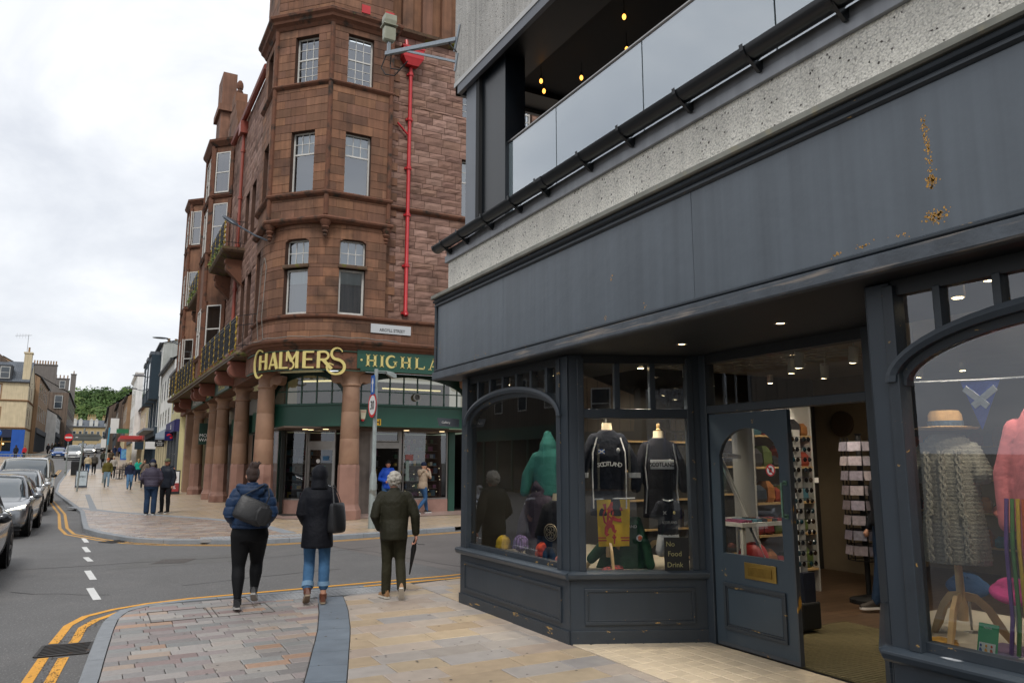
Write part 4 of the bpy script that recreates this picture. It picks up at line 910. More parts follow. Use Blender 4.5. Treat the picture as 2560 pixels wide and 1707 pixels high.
railing((3.70, 25.75), (3.55, 33.8), 5.28, 6.42); railing((3.54, 36.6), (3.42, 43.6), 5.28, 6.42); railing((3.41, 44.2), (3.37, 47.4), 5.28, 6.42)
b = MB()
for z in (6.42, 6.1, 5.42): b.bar((3.70, 25.72, z), (4.3, 24.9, z), .02, .02)
for t_ in (.3, .65): b.bar((3.70+.6*t_, 25.72-.82*t_, 5.3), (3.70+.6*t_, 25.72-.82*t_, 6.42), .016, .016)
b.build('end_rail', blackiron, chal)
# upper balcony on scrolled brackets, with moss and pot plants
for ya, yb in ((29.6, 33.6), (38.4, 42.2)):
    string('upper_balcony_slab', [(-1.0, 9.42), (-.5, 9.42), (.0, 9.62), (.05, 9.7), (.05, 9.8), (-1.0, 9.84)], [(4.4, yb+.01), (3.62, yb), (3.62, ya), (4.4, ya-.01)], st_moss); railing((3.64, ya+.05), (3.64, yb-.05), 9.84, 10.85, 'upper_railing')
    b = MB(); b.bar((3.64, ya+.05, 10.85), (4.4, ya+.05, 10.85), .02, .02); b.bar((3.64, ya+.05, 10.0), (4.4, ya+.05, 10.0), .02, .02)
    for k in range(1, 5): b.bar((3.64+k*.15, ya+.05, 9.84), (3.64+k*.15, ya+.05, 10.85), .016, .016)
    b.build('end_rail', blackiron, chal)
    for y in (ya+.5, yb-.5): MB().extr([(px, y-.15, pz) for px, pz in [(4.5, 9.42), (3.75, 9.42), (3.74, 9.25)]+[(3.98+.2*cos(a), 9.08+.2*sin(a)) for a in [2.6+i*.35 for i in range(6)]]+[(4.3, 8.5), (4.5, 8.3)]], (0, .3, 0)).build('bracket', st_trim, chal, bevel=.02)
    b = MB(); PR = random.Random(5)
    for _ in range(260): p = V3((3.62+PR.gauss(0, .05), PR.uniform(ya, yb), 9.86+PR.random()**2*.35-.12)); d = V3((PR.uniform(-1, .4), PR.uniform(-1, 1), PR.uniform(-.2, 1))).normalized()*PR.uniform(.05, .12); s_ = d.orthogonal()*.35; b.quad(p, p+d*.5+s_, p+d, p+d*.5-s_)
    b.build('balcony_plants', mat('weed_leaves', '5c6a2a', rough=.8, var=.3, vs=5), chal)['kind'] = 'stuff'
b = MB(); PR = random.Random(8)
for _ in range(420): y = PR.uniform(26, 46); p = V3((3.745-(y-25.6)*.0165+PR.gauss(0, .02), y, 5.17+PR.random()*.1)); d = V3((PR.uniform(-1, .2), PR.uniform(-1, 1), PR.uniform(-.3, .8))).normalized()*PR.uniform(.04, .10); s_ = d.orthogonal()*.4; b.quad(p, p+d*.5+s_, p+d, p+d*.5-s_)
b.build('ledge_moss', mat('ledge_moss', '5f6420', rough=.9, var=.3, vs=5), chal)['kind'] = 'stuff'
# projecting bays on the street side
def bay(y0, d, y1, zb, zt, wins):
    path = [(4.4, y1+d), (4.4-d, y1), (4.4-d, y0+d), (4.4, y0)]
    b = MB(); b.prism([p for p in path[::-1]], zb, zt); b.build('bay_core', st_dress, chal)
    FBy = Fr(path[2], path[3])
    for z0, z1 in wins:
        w = FBy.len; b = MB()
        for (a, c_) in ((.0, w*.16), (w*.84, w)): b.fbox(FBy, a, c_, z0-.2, z1+.2, -.02, .10)
        b.build('bay_pier', st_trim, chal, bevel=.02)
        sash(FBy, w*.17, w*.83, z0, z1, o=.06, top=(1, 1), panes=False, blind=.0, room=room_m)
        MB().sweep([(-.05, z0-.22), (.06, z0-.22), (.13, z0-.12), (.05, z0-.05), (-.05, z0-.04)], path).build('string_course', st_trim, chal)
        FN = Fr(path[1], path[2])
        for k_ in range(2): sash(FN, .25+k_*1.0, 1.05+k_*1.0, z0, z1, o=.04, top=(1, 1), panes=False, room=room_m)
    MB().sweep([(-.05, zt-.3), (.06, zt-.3), (.22, zt-.1), (.24, zt), (-.1, zt+.1)], path).build('bay_cornice', st_trim, chal)
    for p in path[1:3]: b = MB(); b.tube([(p[0], p[1], zb), (p[0], p[1], zt-.2)], .10, 8); b.build('angle_shaft', st_trim, chal, smooth=True)
bay(33.9, .8, 36.9, 5.3, 16.0, ((6.3, 8.4), (10.9, 13.0), (13.5, 15.4)))
bay(45.1, .65, 47.6, 5.3, 16.7, ((6.3, 8.5), (10.4, 12.4), (14.0, 16.0)))
# crow-stepped gable and chimney over the bay
b = MB()
for i in range(6): b.box(4.45, 33.4+i*.42, 15.4+i*.58, 5.0, 38.6-i*.42, 15.4+(i+1)*.58+.02*i)
b.build('stepped_gable', st_dress, chal); b = MB(); b.ell((4.7, 36, 19.55), .16, .16, .3, 8, 6); b.lathe([(.1, 0), (.16, .3), (.08, .45)], (4.7, 36, 18.95), 8); b.build('finial', st_trim, chal)
b = MB(); b.box(4.3, 39.5, 15, 5.6, 41.2, 19.7); b.box(4.15, 39.3, 19.7, 5.75, 41.4, 20.05); b.box(4.3, 39.5, 20.05, 5.0, 41.2, 21.9); b.build('chimney', st_dress, chal)
for y in (39.8, 40.4, 41.0): MB().lathe([(.17, 0), (.14, .1), (.13, .8), (.16, .85)], (5.3, y, 20.05), 8).build('chimney_pot', terra, chal)
b = MB(); b.add([(4.45, 25.4, 15.6), (4.45, 50.2, 15.6), (8.5, 50.2, 20.2), (8.5, 25.4, 20.2)], [(0, 1, 2, 3)]); b.build('roof_slope', mat('slate_roof', '59626e', rough=.5, var=.15, vs=3, brick=(.4, .25, hexc('2f343b'), .02, hexc('6a737e'))), chal)
# terracotta gutter and downpipe, red downpipe and hopper
b = MB(); b.tube([(4.25, 26, 15.55), (4.25, 33.6, 15.6)], .12, 8); b.build('eaves_gutter', terra, chal)
b = MB(); b.tube([(4.28, 30.8, 15.2), (4.28, 30.8, 5.4)], .065, 8)
for z in (14.2, 12.2, 10.2, 8.4, 6.6): b.tube([(4.28, 30.8, z-.06), (4.28, 30.8, z+.06)], .095, 8)
b.box(4.1, 30.55, 14.9, 4.42, 31.05, 15.4); b.build('downpipe', terra, chal, smooth=True)
rp = MB(); rp.tube([(8.27, 22.27, 14.9), (8.27, 22.27, 6.4), (8.27, 22.2, 6.25)], .062, 12)
for z in (14.5, 12.9, 11.2, 9.6, 7.9, 6.35): rp.tube([(8.27, 22.27, z-.05), (8.27, 22.27, z+.05)], .088, 12); rp.box(8.15, 22.3, z-.03, 8.39, 22.38, z+.03)
rpo = rp.build('red_downpipe', redpipe, chal, smooth=True)
b = MB(); b.loft([[(8.27+x*w, 22.18+y*w, z) for x, y in ((-.36, -.17), (.36, -.17), (.36, .17), (-.36, .17))] for z, w in ((14.75, .55), (14.95, .9), (15.0, 1), (15.3, 1), (15.32, 1.1), (15.38, 1.1))]); b.tube([(8.1, 22.2, 15.3), (8.1, 22.3, 15.7)], .06, 8)
b.build('hopper', redpipe, rpo)
MB().tube([(8.27, 22.27, 12.3), (7.85, 22.27, 12.7)], .035, 8).build('branch_pipe', redpipe, rpo)
for (x, z, fr_) in ((.95, 15.98, FB), (1.75, 15.98, FB)): b = MB(); b.fbox(fr_, x-.14, x+.14, z-.13, z+.15, .3, .34); b.build('overflow_plate', redpipe, chal)
# ---------------------------------------------------------------- shop lettering
GL = PF([(4.0, 25.4)]+[(6.6+2.58*cos(a), 24.46+2.58*sin(a)) for a in [pi+pi/2*i/24 for i in range(25)]]+[(7.5, 21.88)])
aS = lambda deg: GL.c[1]+(deg-180)/90*(GL.c[25]-GL.c[1])
def ribbon(fr, pts, w, o0=.04, o1=.075, m=gold, par=None, nm='letter', close=False):
    n = len(pts); ws = w if isinstance(w, list) else [w]*n; rg = []
    for i, (s_, z) in enumerate(pts):
        a, c_ = pts[max(i-1, 0)], pts[min(i+1, n-1)]; dx, dz = c_[0]-a[0], c_[1]-a[1]; l = sqrt(dx*dx+dz*dz) or 1; nx, nz = -dz/l*ws[i]/2, dx/l*ws[i]/2
        rg.append([fr(s_+nx, z+nz, o0), fr(s_-nx, z-nz, o0), fr(s_-nx, z-nz, o1), fr(s_+nx, z+nz, o1)])
    b.loft(rg)
def ellp(cx, cz, rx, rz, a0, a1, n=18): return [(cx+rx*cos(radians(a0+(a1-a0)*i/n)), cz+rz*sin(radians(a0+(a1-a0)*i/n))) for i in range(n+1)]
sign = thing('shop_lettering', 'large gold cut-out shop name letters curving round the corner above the columns', 'sign lettering', tuple(GL(aS(225), 4.4, .04)))
zb, zt = 4.40, 4.90; st, th = .095, .05
def L_(deg0, deg1): return aS(deg0), aS(deg1)
def letter(nm): b.build(nm, gold, sign)
b = MB(); s0, s1 = L_(191.5, 205); ribbon(GL, ellp((s0+s1)/2+.05, 4.60, (s1-s0)/2, .42, 55, 305, 26), [.03+.05*abs(sin(pi*i/26)) for i in range(27)]); letter('letter_c')
def bars(lst, nm):
    global b
    b = MB()
    for pts, w in lst: ribbon(GL, pts, w)
    letter(nm)
h0, h1 = L_(200.5, 207); bars([([(h0, zb), (h0, zt-.05)], st), ([(h1, zb), (h1, zt)], st), ([(h0, 4.66), (h1, 4.66)], th)], 'letter_h')
a0, a1 = L_(210.5, 217); am_ = (a0+a1)/2; bars([([(a0, zb), (am_, zt)], th), ([(am_, zt), (a1, zb)], st), ([(a0+.06, 4.53), (a1-.05, 4.53)], th)], 'letter_a')
l0, l1 = L_(219.9, 225.5); bars([([(l0, zb), (l0, zt)], st), ([(l0, zb+.02), (l1, zb+.02)], th)], 'letter_l')
m0, m1 = L_(224.6, 231.8); bars([([(m0, 4.62), (m0, zt)], th), ([(m0, zt), ((m0+m1)/2, 4.62)], st), ([((m0+m1)/2, 4.62), (m1, zt)], th), ([(m1, zb), (m1, zt)], st), (ellp(m0+.1, 4.50, .13, .12, 90, -90, 10), .045)], 'letter_m')
e0, e1 = L_(236.6, 242.9); bars([([(e0, zb), (e0, zt)], st), ([(e0, zt-.02), (e1, zt-.02)], th), ([(e0, 4.66), (e1-.05, 4.66)], th), ([(e0, zb+.02), (e1, zb+.02)], th)], 'letter_e')
r0, r1 = L_(245.8, 251.5); bars([([(r0, zb), (r0, zt)], st), ([(r0, zt-.02)]+ellp((r0+r1)/2+.02, 4.77, (r1-r0)/2, .12, 90, -90, 8)+[(r0, 4.65)], th+.015), ([((r0+r1)/2, 4.65), (r1+.12, 4.38)], st)], 'letter_r')
s0, s1 = L_(250.5, 262); sm = (s0+s1)/2; bars([(ellp(sm+.05, 4.84, .16, .17, 20, 250, 14)+ellp(sm+.02, 4.45, .25, .22, 75, -190, 18)+[(sm-.16, 4.55), (sm-.04, 4.50)], [.03+.055*sin(pi*i/36) for i in range(15)]+[.085]*10+[.06]*9+[.03]*2)], 'letter_s')
b = MB()
for z in (4.93, 4.36): gbox(b, GL, .4, GL.len, z-.012, z+.012, .0, .03, mx=.2)
b.build('sign_bar', green, sign)
SG = Fr((6.73, 21.888), d=(1, 0)); b = MB(); b.fbox(SG, -.1, 4.3, 4.445, 4.995, .004, .03); sb = b.build('sign_board', green, None); tag(sb, 'dark green sign board with gold HIGHLA lettering right of the corner columns', 'sign')
MB().fbox(SG, 0, 4.3, 4.38, 4.44, .003, .05).build('lower_rail', green, sb)
def glyph(lst, x, nm):
    global b
    b = MB()
    for pts, w in lst: ribbon(SG, [(x+s_, z) for s_, z in pts], w, .031, .042)
    b.build(nm, gold, sb)
B0, B1 = 4.52, 4.88; V_ = lambda x: [([(x, B0), (x, B1)], .075), ([(x-.065, B0+.012), (x+.065, B0+.012)], .026), ([(x-.065, B1-.012), (x+.065, B1-.012)], .026)]
b = MB(); disc(b, SG, .03, 4.70, .035, .036); b.build('dot', gold, sb)
Hh = V_(0)+V_(.22)+[([(0, 4.70), (.22, 4.70)], .035)]
glyph(Hh, .23, 'letter_h'); glyph(V_(0), .67, 'letter_i')
glyph([(ellp(.15, 4.70, .155, .175, 50, 330, 20), [.03+.05*sin(pi*i/20) for i in range(21)]), ([(.27, 4.56), (.27, 4.70)], .06), ([(.20, 4.70), (.33, 4.70)], .026)], .83, 'letter_g')
glyph(Hh, 1.33, 'letter_h'); glyph(V_(0)+[([(0, B0+.02), (.25, B0+.02)], .04), ([(.24, B0+.01), (.26, B0+.10)], .03)], 1.80, 'letter_l')
glyph([([(0, B0), (.13, B1)], .032), ([(.13, B1), (.28, B0)], .08), ([(.04, 4.63), (.22, 4.63)], .028), ([(-.05, B0+.01), (.06, B0+.01)], .024), ([(.20, B0+.01), (.34, B0+.01)], .024)], 2.24, 'letter_a')
glyph(V_(0)+V_(.28)+[([(0, B1), (.28, B0)], .06)], 2.75, 'letter_n'); glyph(V_(0)+[([(0, B1-.02)]+ellp(.08, 4.70, .2, .165, 90, -90, 12)+[(0, B0+.02)], .05)], 3.3, 'letter_d')
for yc, L, body, lab in ((31.9, 4.0, '·HOUSE·', 'green sign board reading HOUSE between columns on the street side'), (36.1, 1.9, 'TWEED', 'green sign board reading TWEED between columns on the street side'), (40.6, 5.0, 'MOUNTAIN', 'green sign board with white lettering at the far end of the colonnade')):
    b = MB(); b.box(4.16, yc-L/2, 4.42, 4.26, yc+L/2, 5.0); o = b.build('sign_board', green, None); tag(o, lab, 'sign'); text('lettering', body, .56, gold if 'M' not in body else white, o, (4.155, yc, 4.52), (0, -1, 0), depth=.01, sx=L/2.6*.62)
b = MB(); b.box(4.15, 38.6, 2.5, 4.95, 38.68, 3.5); o = b.build('hanging_sign', green_d); tag(o, 'small dark green hanging sign between the street-side columns', 'sign'); text('lettering', 'MOU', .22, white, o, (4.42, 38.59, 2.85), (1, 0, 0)); text('lettering', 'WARE', .22, white, o, (4.47, 38.59, 2.64), (1, 0, 0))
# street name plate, alarm box, hydrant plate, extractor vent
b = MB(); b.fbox(FRb, -.44, .86, 5.58, 5.86, .02, .045); sp = b.build('street_sign', mat('white_plate', 'b9bcbe', rough=.4, var=.04)); tag(sp, 'white ARGYLL STREET name plate on the sandstone above the shop cornice', 'sign')
text('lettering', 'ARGYLL STREET', .135, mat('sign_black', '1c1c1e', rough=.5), sp, FRb(.25, 5.64, .047), (1, 0, 0), depth=.002, sx=.86, bold=.002)
# ---------------------------------------------------------------- ground-floor shopfront behind the columns
GA = Fr((4.72, 24.62), (6.62, 22.78)); GB = Fr((6.62, 22.80), (10.95, 22.80)); GLs = Fr((5.25, 47), (5.25, 25.2))
def arch_front(fr, L, n, m0=.1):
    b = MB(); b.fbox(fr, 0, L, 2.76, 3.40, -.05, .0); bd = b.build('green_fascia', green, chal)
    MB().fbox(fr, 0, L, 3.40, 3.47, -.06, .05).build('fascia_moulding', green, chal, bevel=.01)
    mid = L/2; hw = L/2-m0; za = lambda s_: 3.55+.80*sqrt(max(0, 1-((s_-mid)/hw)**2))
    b = MB(); N_ = 24
    for i in range(N_):
        a, c_ = L*i/N_, L*(i+1)/N_
        b.hexa([fr(a, za(a), .0), fr(c_, za(c_), .0), fr(c_, za(c_), -.05), fr(a, za(a), -.05), fr(a, 4.45, 0), fr(c_, 4.45, 0), fr(c_, 4.45, -.05), fr(a, 4.45, -.05)])
    b.build('arch_spandrel', green_d, chal)
    for i in range(1, n): s_ = L*i/n; MB().fbox(fr, s_-.018, s_+.018, 3.47, za(s_), -.05, -.005).build('arch_mullion', green, chal)
    MB().fbox(fr, m0, L-m0, 3.84, 3.87, -.045, -.008).build('arch_transom', green, chal)
    for i in range(n):
        for z0, z1 in ((3.47, 3.855), (3.855, 4.36)): pane(fr, L*i/n, L*(i+1)/n, z0, z1, -.03, chal, 'arch_pane', glassmat('ribbed_glass', (.50, .48, .38), base=.07, graze=.35, rough=.06, dark=(.14, .13, .09), dalpha=.4))
arch_front(GA, GA.len, 5); arch_front(GB, 4.2, 9)
cream = mat('store_cream', '7c7258', rough=.8, var=.2, vs=1.5)
MB().box(4.9, 23.4, 2.70, 11.2, 27, 2.75).build('porch_ceiling', mat('porch_soffit', '5a4c42', rough=.5, var=.1), chal)
b = MB(); b.box(5.6, 24.9, 2.8, 11, 25, 4.4); b.build('loft_store', cream, chal)
tube_l = mat('strip_light_glow', (1, .95, .7), emit=(1, .9, .55), es=2.2, var=0)
b = MB(); b.bar((5.6, 24.3, 4.22), (6.5, 23.6, 4.22), .05, .05); b.build('strip_light', tube_l, chal)
b = MB(); b.bar((8.2, 24.1, 4.1), (10.3, 24.1, 4.1), .05, .04); b.build('strip_light', tube_l, chal)
for (x, y) in ((5.75, 24.3), (6.3, 23.9), (6.0, 24.6), (8.9, 23.6), (10.3, 23.9)):
    b = MB(); b.lathe([(.09, 0), (.09, -.01)], (x, y, 2.70), 14); b.build('porch_light', mat('porch_lamp_glow', (1, .8, .5), emit=(1, .75, .4), es=2.2, var=0), chal)
# glazed fronts, steel frames and doors at the back of the porch
GW1 = Fr((4.95, 26.0), (6.75, 24.3)); GW2 = Fr((6.75, 24.3), (11.2, 24.3)); sfr = mat('shopfront_steel', '8f8c88', rough=.35, metal=.7, var=.1, vs=4)
pinkst = mat('pink_granite', '9c7b70', rough=.5, var=.1, vs=6, bump=.001, bs=80)
def glazed(fr, s0, s1, z0, z1, fw=.05, nm='shop_window', plinth=True):
    b = MB(); b.fbox(fr, s0, s0+fw, z0, z1, -.06, 0); b.fbox(fr, s1-fw, s1, z0, z1, -.06, 0); b.fbox(fr, s0+fw, s1-fw, z0, z0+fw, -.06, -.001); b.fbox(fr, s0+fw, s1-fw, z1-fw, z1, -.06, -.001)
    w_ = b.build(nm, sfr, chal); pane(fr, s0+fw, s1-fw, z0+fw, z1-fw, -.03, w_, 'pane', shopglass)
    if plinth: MB().fbox(fr, s0, s1, 0, z0, -.2, .03).build('plinth', pinkst, chal)
    return w_
glazed(GW1, .05, .62, .45, 2.7); glazed(GW1, .62, 1.45, .45, 2.7)
glazed(GW1, 1.47, 2.46, .05, 2.15, .09, 'glass_door', False); glazed(GW1, 1.47, 2.46, 2.3, 2.7, .04, 'fanlight', False); MB().fbox(GW1, 1.47, 2.46, 2.15, 2.3, -.07, .02).build('door_head', sfr, chal)
MB().fbox(GW2, .25, 1.15, 0, 2.7, -.2, .02).build('steel_panel', mat('dull_steel_panel', '6e655e', rough=.4, metal=.5, var=.2, vs=3, streak=.2), chal)
for a in (1.15, 2.15): MB().fbox(GW2, a, a+.10, 0, 2.7, -.08, .02).build('door_jamb', sfr, chal)
MB().fbox(GW2, 1.25, 2.15, 2.12, 2.32, -.08, .02).build('door_head', sfr, chal)
glazed(GW2, 1.25, 2.15, 2.34, 2.7, .04, 'fanlight', False); glazed(GW2, 2.3, 3.95, .42, 2.7, .05)
MB().fbox(GW2, 3.97, 4.2, 0, 2.72, -.1, .05).build('green_pilaster', green, chal)
dk = mat('store_dark', '2a241e', rough=.8, var=.3, vs=1.5)
b = MB(); b.box(5.0, 27.4, 0, 12, 27.5, 2.7); b.box(11.9, 24.4, 0, 12, 27.5, 2.7); b.build('store_back_wall', dk, chal); MB().box(5.2, 24.4, -.02, 12, 27.5, .015).build('store_floor', dk, chal)
goods = mat('store_goods', rough=.6, var=.25, vs=9, rv=.3, pal=['8a2f35', '2f4c66', '7d7a72', '3d5a45', 'b39a55', '2b2b30', '9aa3a8', '6d3f5c', '4b3a2d', '3c6a78', 'b8b4a8', '23262b'])
def shelves(fr, s0, s1, z0, z1, o, dz=.3, nm='shelf', fill=.8, par=None, big=(.06, .2)):
    b = MB(); g_ = MB(); z = z0
    while z < z1:
        b.fbox(fr, s0, s1, z-.015, z, o-.25, o); s_ = s0+.02
        while s_ < s1-.1:
            w = R.uniform(*big)
            if R.random() < fill: h = R.uniform(.08, dz-.06); g_.fbox(fr, s_, s_+w*.9, z+.001, z+h, o-.2, o-R.uniform(.02, .1), r=R.random())
            s_ += w
        z += dz
    w_ = b.build(nm, mat('shelf_board', '6f665a', rough=.6, var=.1), par or chal); g_.build('goods', goods, w_)['kind'] = 'stuff'
shelves(GW1, .1, 1.4, .5, 2.3, -.7, .28); shelves(GW2, 2.3, 3.9, .5, 2.4, -.8, .26); shelves(GW2, 1.0, 2.3, .3, 2.0, -2.3, .4)
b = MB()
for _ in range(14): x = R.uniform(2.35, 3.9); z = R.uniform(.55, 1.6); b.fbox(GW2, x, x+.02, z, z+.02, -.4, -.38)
b.build('goods_glint', mat('glint', (1, .9, .6), emit=(1, .85, .5), es=.8, var=0), chal)['kind'] = 'stuff'  # small glowing specks put in as glints on the goods, not lamps
# street-side shopfronts between the columns
MB().box(5.25, 25.3, 0, 5.35, 47.5, 4.4).build('street_shopfront', mat('street_shop_dark', '1b201f', rough=.3, var=.3, vs=1), chal)
for y0, y1 in ((25.5, 29.2), (30.3, 34.2), (38.1, 43.1)):
    MB().box(4.95, y0, 2.76, 5.26, y1, 3.45).build('green_fascia', green, chal)
    for k in range(3):
        ya = y0+(y1-y0)*k/3+.05; yb = y0+(y1-y0)*(k+1)/3-.05
        fr = Fr((5.2, yb), (5.2, ya)); w_ = MB().fbox(fr, 0, .05, .4, 2.7, -.04, 0).fbox(fr, fr.len-.05, fr.len, .4, 2.7, -.04, 0).fbox(fr, .05, fr.len-.05, .4, .46, -.04, 0).build('shop_window', green_d, chal); pane(fr, .05, fr.len-.05, .46, 2.7, -.02, w_, 'pane', shopglass)
# fittings that hang on the building
b = MB(); b.loft([[GB(.52+x*w, z, o_) for x, o_ in ((-.11, 0.002), (.11, .002), (.09, .09), (-.09, .09))] for z, w in ((2.98, .55), (3.02, .7), (3.2, 1.0), (3.27, 1.02))]); al = b.build('alarm_box', mat('alarm_cream', 'c9c2a8', rough=.4, var=.03)); tag(al, 'cream burglar alarm box with red base on the green shop fascia', 'alarm box')
b = MB(); b.loft([[GB(.52+x*w, z, o_) for x, o_ in ((-.06, 0.002), (.06, .002), (.05, .07), (-.05, .07))] for z, w in ((2.92, .55), (2.98, 1.0))]); b.build('red_base', red, al); text('lettering', 'KINGS', .05, red, al, GB(.52, 3.19, .094), (1, 0, 0), depth=.002)
b = MB(); b.fbox(GB, .92, 1.12, 2.80, 3.0, .002, .012); hp = b.build('hydrant_plate', mat('hydrant_yellow', 'c79a1e', rough=.5, var=.05)); tag(hp, 'small yellow hydrant plate marked H on the green fascia', 'sign')
text('lettering', 'H', .2, black, hp, GB(1.02, 2.83, .013), (1, 0, 0), depth=.002, bold=.006)
b = MB(); b.lathe([(.11, 0), (.12, .05), (.12, .11), (.095, .12), (.09, .03)], (0, 0, 0), 18); b.v = [tuple(GB(2.28+x, 3.72+y, z)) for x, y, z in b.v]; vt = b.build('extractor_vent', mat('vent_white', 'a9aaa6', rough=.5, var=.05)); tag(vt, 'round white extractor vent set in the arched window glazing', 'vent')
b = MB()
for k in range(-3, 4): b.fbox(GB, 2.28-.085, 2.28+.085, 3.72+k*.026-.004, 3.72+k*.026+.004, .05, .06)
b.build('louvre', mat('vent_grey', '4a4b4a', rough=.5), vt)
# stickers on the glass
for fr, s_, z, w, h, m_ in ((GW1, 1.92, 1.25, .2, .3, mat('mint_paper', '6fb59b', rough=.7, var=.02)), (GW1, 2.02, 1.72, .22, .14, mat('blue_sticker', '2f5f86', rough=.6, var=.02)), (GW2, 2.40, 1.72, .28, .2, mat('red_notice', 'a86a66', rough=.6, var=.1, vs=20)), (GW2, 2.42, 1.05, .12, .7, mat('pale_notice', '93a6a0', rough=.6, var=.15, vs=9))):
    b = MB(); b.fbox(fr, s_, s_+w, z, z+h, -.012, -.010); b.build('sticker', m_, chal)
b = MB(); disc(b, GW1, 1.86, 1.70, .07, -.008); b.build('sticker', white, chal)
# wall-mounted street lamp and its conduit
wl = thing('wall_street_lamp', 'dark grey oval street lamp on an arm from the sandstone corner tower', 'street lamp', (4.42, 23.86, 8.2))
lampm = mat('lamp_grey', '4a515a', rough=.4, metal=.3, var=.05); L0 = V3((4.37, 23.78, 8.3)); L1 = V3((3.42, 24.9, 9.25))
nb = LOW(LOW.c[3], 0, 1)-LOW(LOW.c[3], 0, 0)
MB().bar(L0-V3((0, 0, .28)), L0+V3((0, 0, .28)), .17, .15, up=nb).build('control_box', mat('control_box_grey', '5f6b78', rough=.4, var=.05), wl, bevel=.02)
MB().tube([L0+V3((0, 0, .2)), L0.lerp(L1, .5)+V3((0, 0, .05)), L1], [.035, .03, .028], 8).build('arm', lampm, wl, smooth=True)
dl = (L1-L0).normalized(); q = dl.to_track_quat('X', 'Z').to_matrix()
b = MB(); b.ell(L1+dl*.34, .40, .19, .07, 18, 8, rot=q); b.build('head', lampm, wl, smooth=True)
b = MB(); b.ell(L1+dl*.38-V3((0, 0, .035)), .27, .135, .05, 16, 6, rot=q); b.build('lens', mat('lamp_lens', '8f9692', rough=.25, var=.05), wl, smooth=True)
b = MB(); cs = LOW.c[3]
for ds in (-.03, .03):
    b.tube([LOW(cs+ds, 8.02, .05), LOW(cs+ds*6, 7.7, .05), LOW(cs+ds*6, 6.1, .12), LOW(cs+ds*6.5, 5.42, .05)], .011, 5)
b.tube([LOW(.1+LOW.len*i/20*.98, 5.36-.02*sin(i*1.7), .12+.03*sin(i)) for i in range(21)]+[(8.5, 22.2, 5.36), (13, 22.2, 5.36)], .014, 5)
b.tube([(3.66, 25.7, 5.06), (3.58, 31, 5.05), (3.48, 38, 5.0), (3.38, 46, 5.02)], .016, 5); b.tube([LOW(.1, 5.36, .12), (3.95, 25.2, 5.15), (3.66, 25.7, 5.06)], .016, 5)
b.build('conduit', mat('grey_cable', '77756f', rough=.6, var=.1), wl, smooth=True)
# ================================================================ the street beyond
def plain(name, c, **k): return mat(name, c, **{**dict(rough=.8, var=.10, vs=1.2, streak=.14, bump=.004, bs=20), **k})
slate = plain('far_slate', '555b63', brick=(.5, .3, hexc('3a3f46'), .03, hexc('646a72')))
darkglass = mat('far_pane', '2c353d', rough=.08, var=.2, vs=.8, spec=.9)
far_white = plain('far_white_joinery', 'bdbdb8', streak=0)
def win(par, fr, s0, s1, z0, z1, fm=None, o=.02, sill=None, bars=1, nm='window', sur=None):
    b = MB(); f = min(.08, (s1-s0)*.12)
    if sur: MB().fbox(fr, s0-.18, s1+.18, z0-.15, z1+.2, -.05, o-.01).build('window_surround', sur, par)
    b.fbox(fr, s0, s1, z0, z1, -.02, o); w = b.build(nm, fm or far_white, par)
    zm = (z0+z1)/2; b = MB()
    for a, c_ in ((z0+f, zm-f/3), (zm+f/3, z1-f)): b.quad(fr(s0+f, a, o+.004), fr(s1-f, a, o+.004), fr(s1-f, c_, o+.004), fr(s0+f, c_, o+.004))
    b.build('pane', darkglass, w)
    if sill: MB().fbox(fr, s0-.08, s1+.08, z0-.12, z0, -.02, o+.08).build('sill', sill, par)
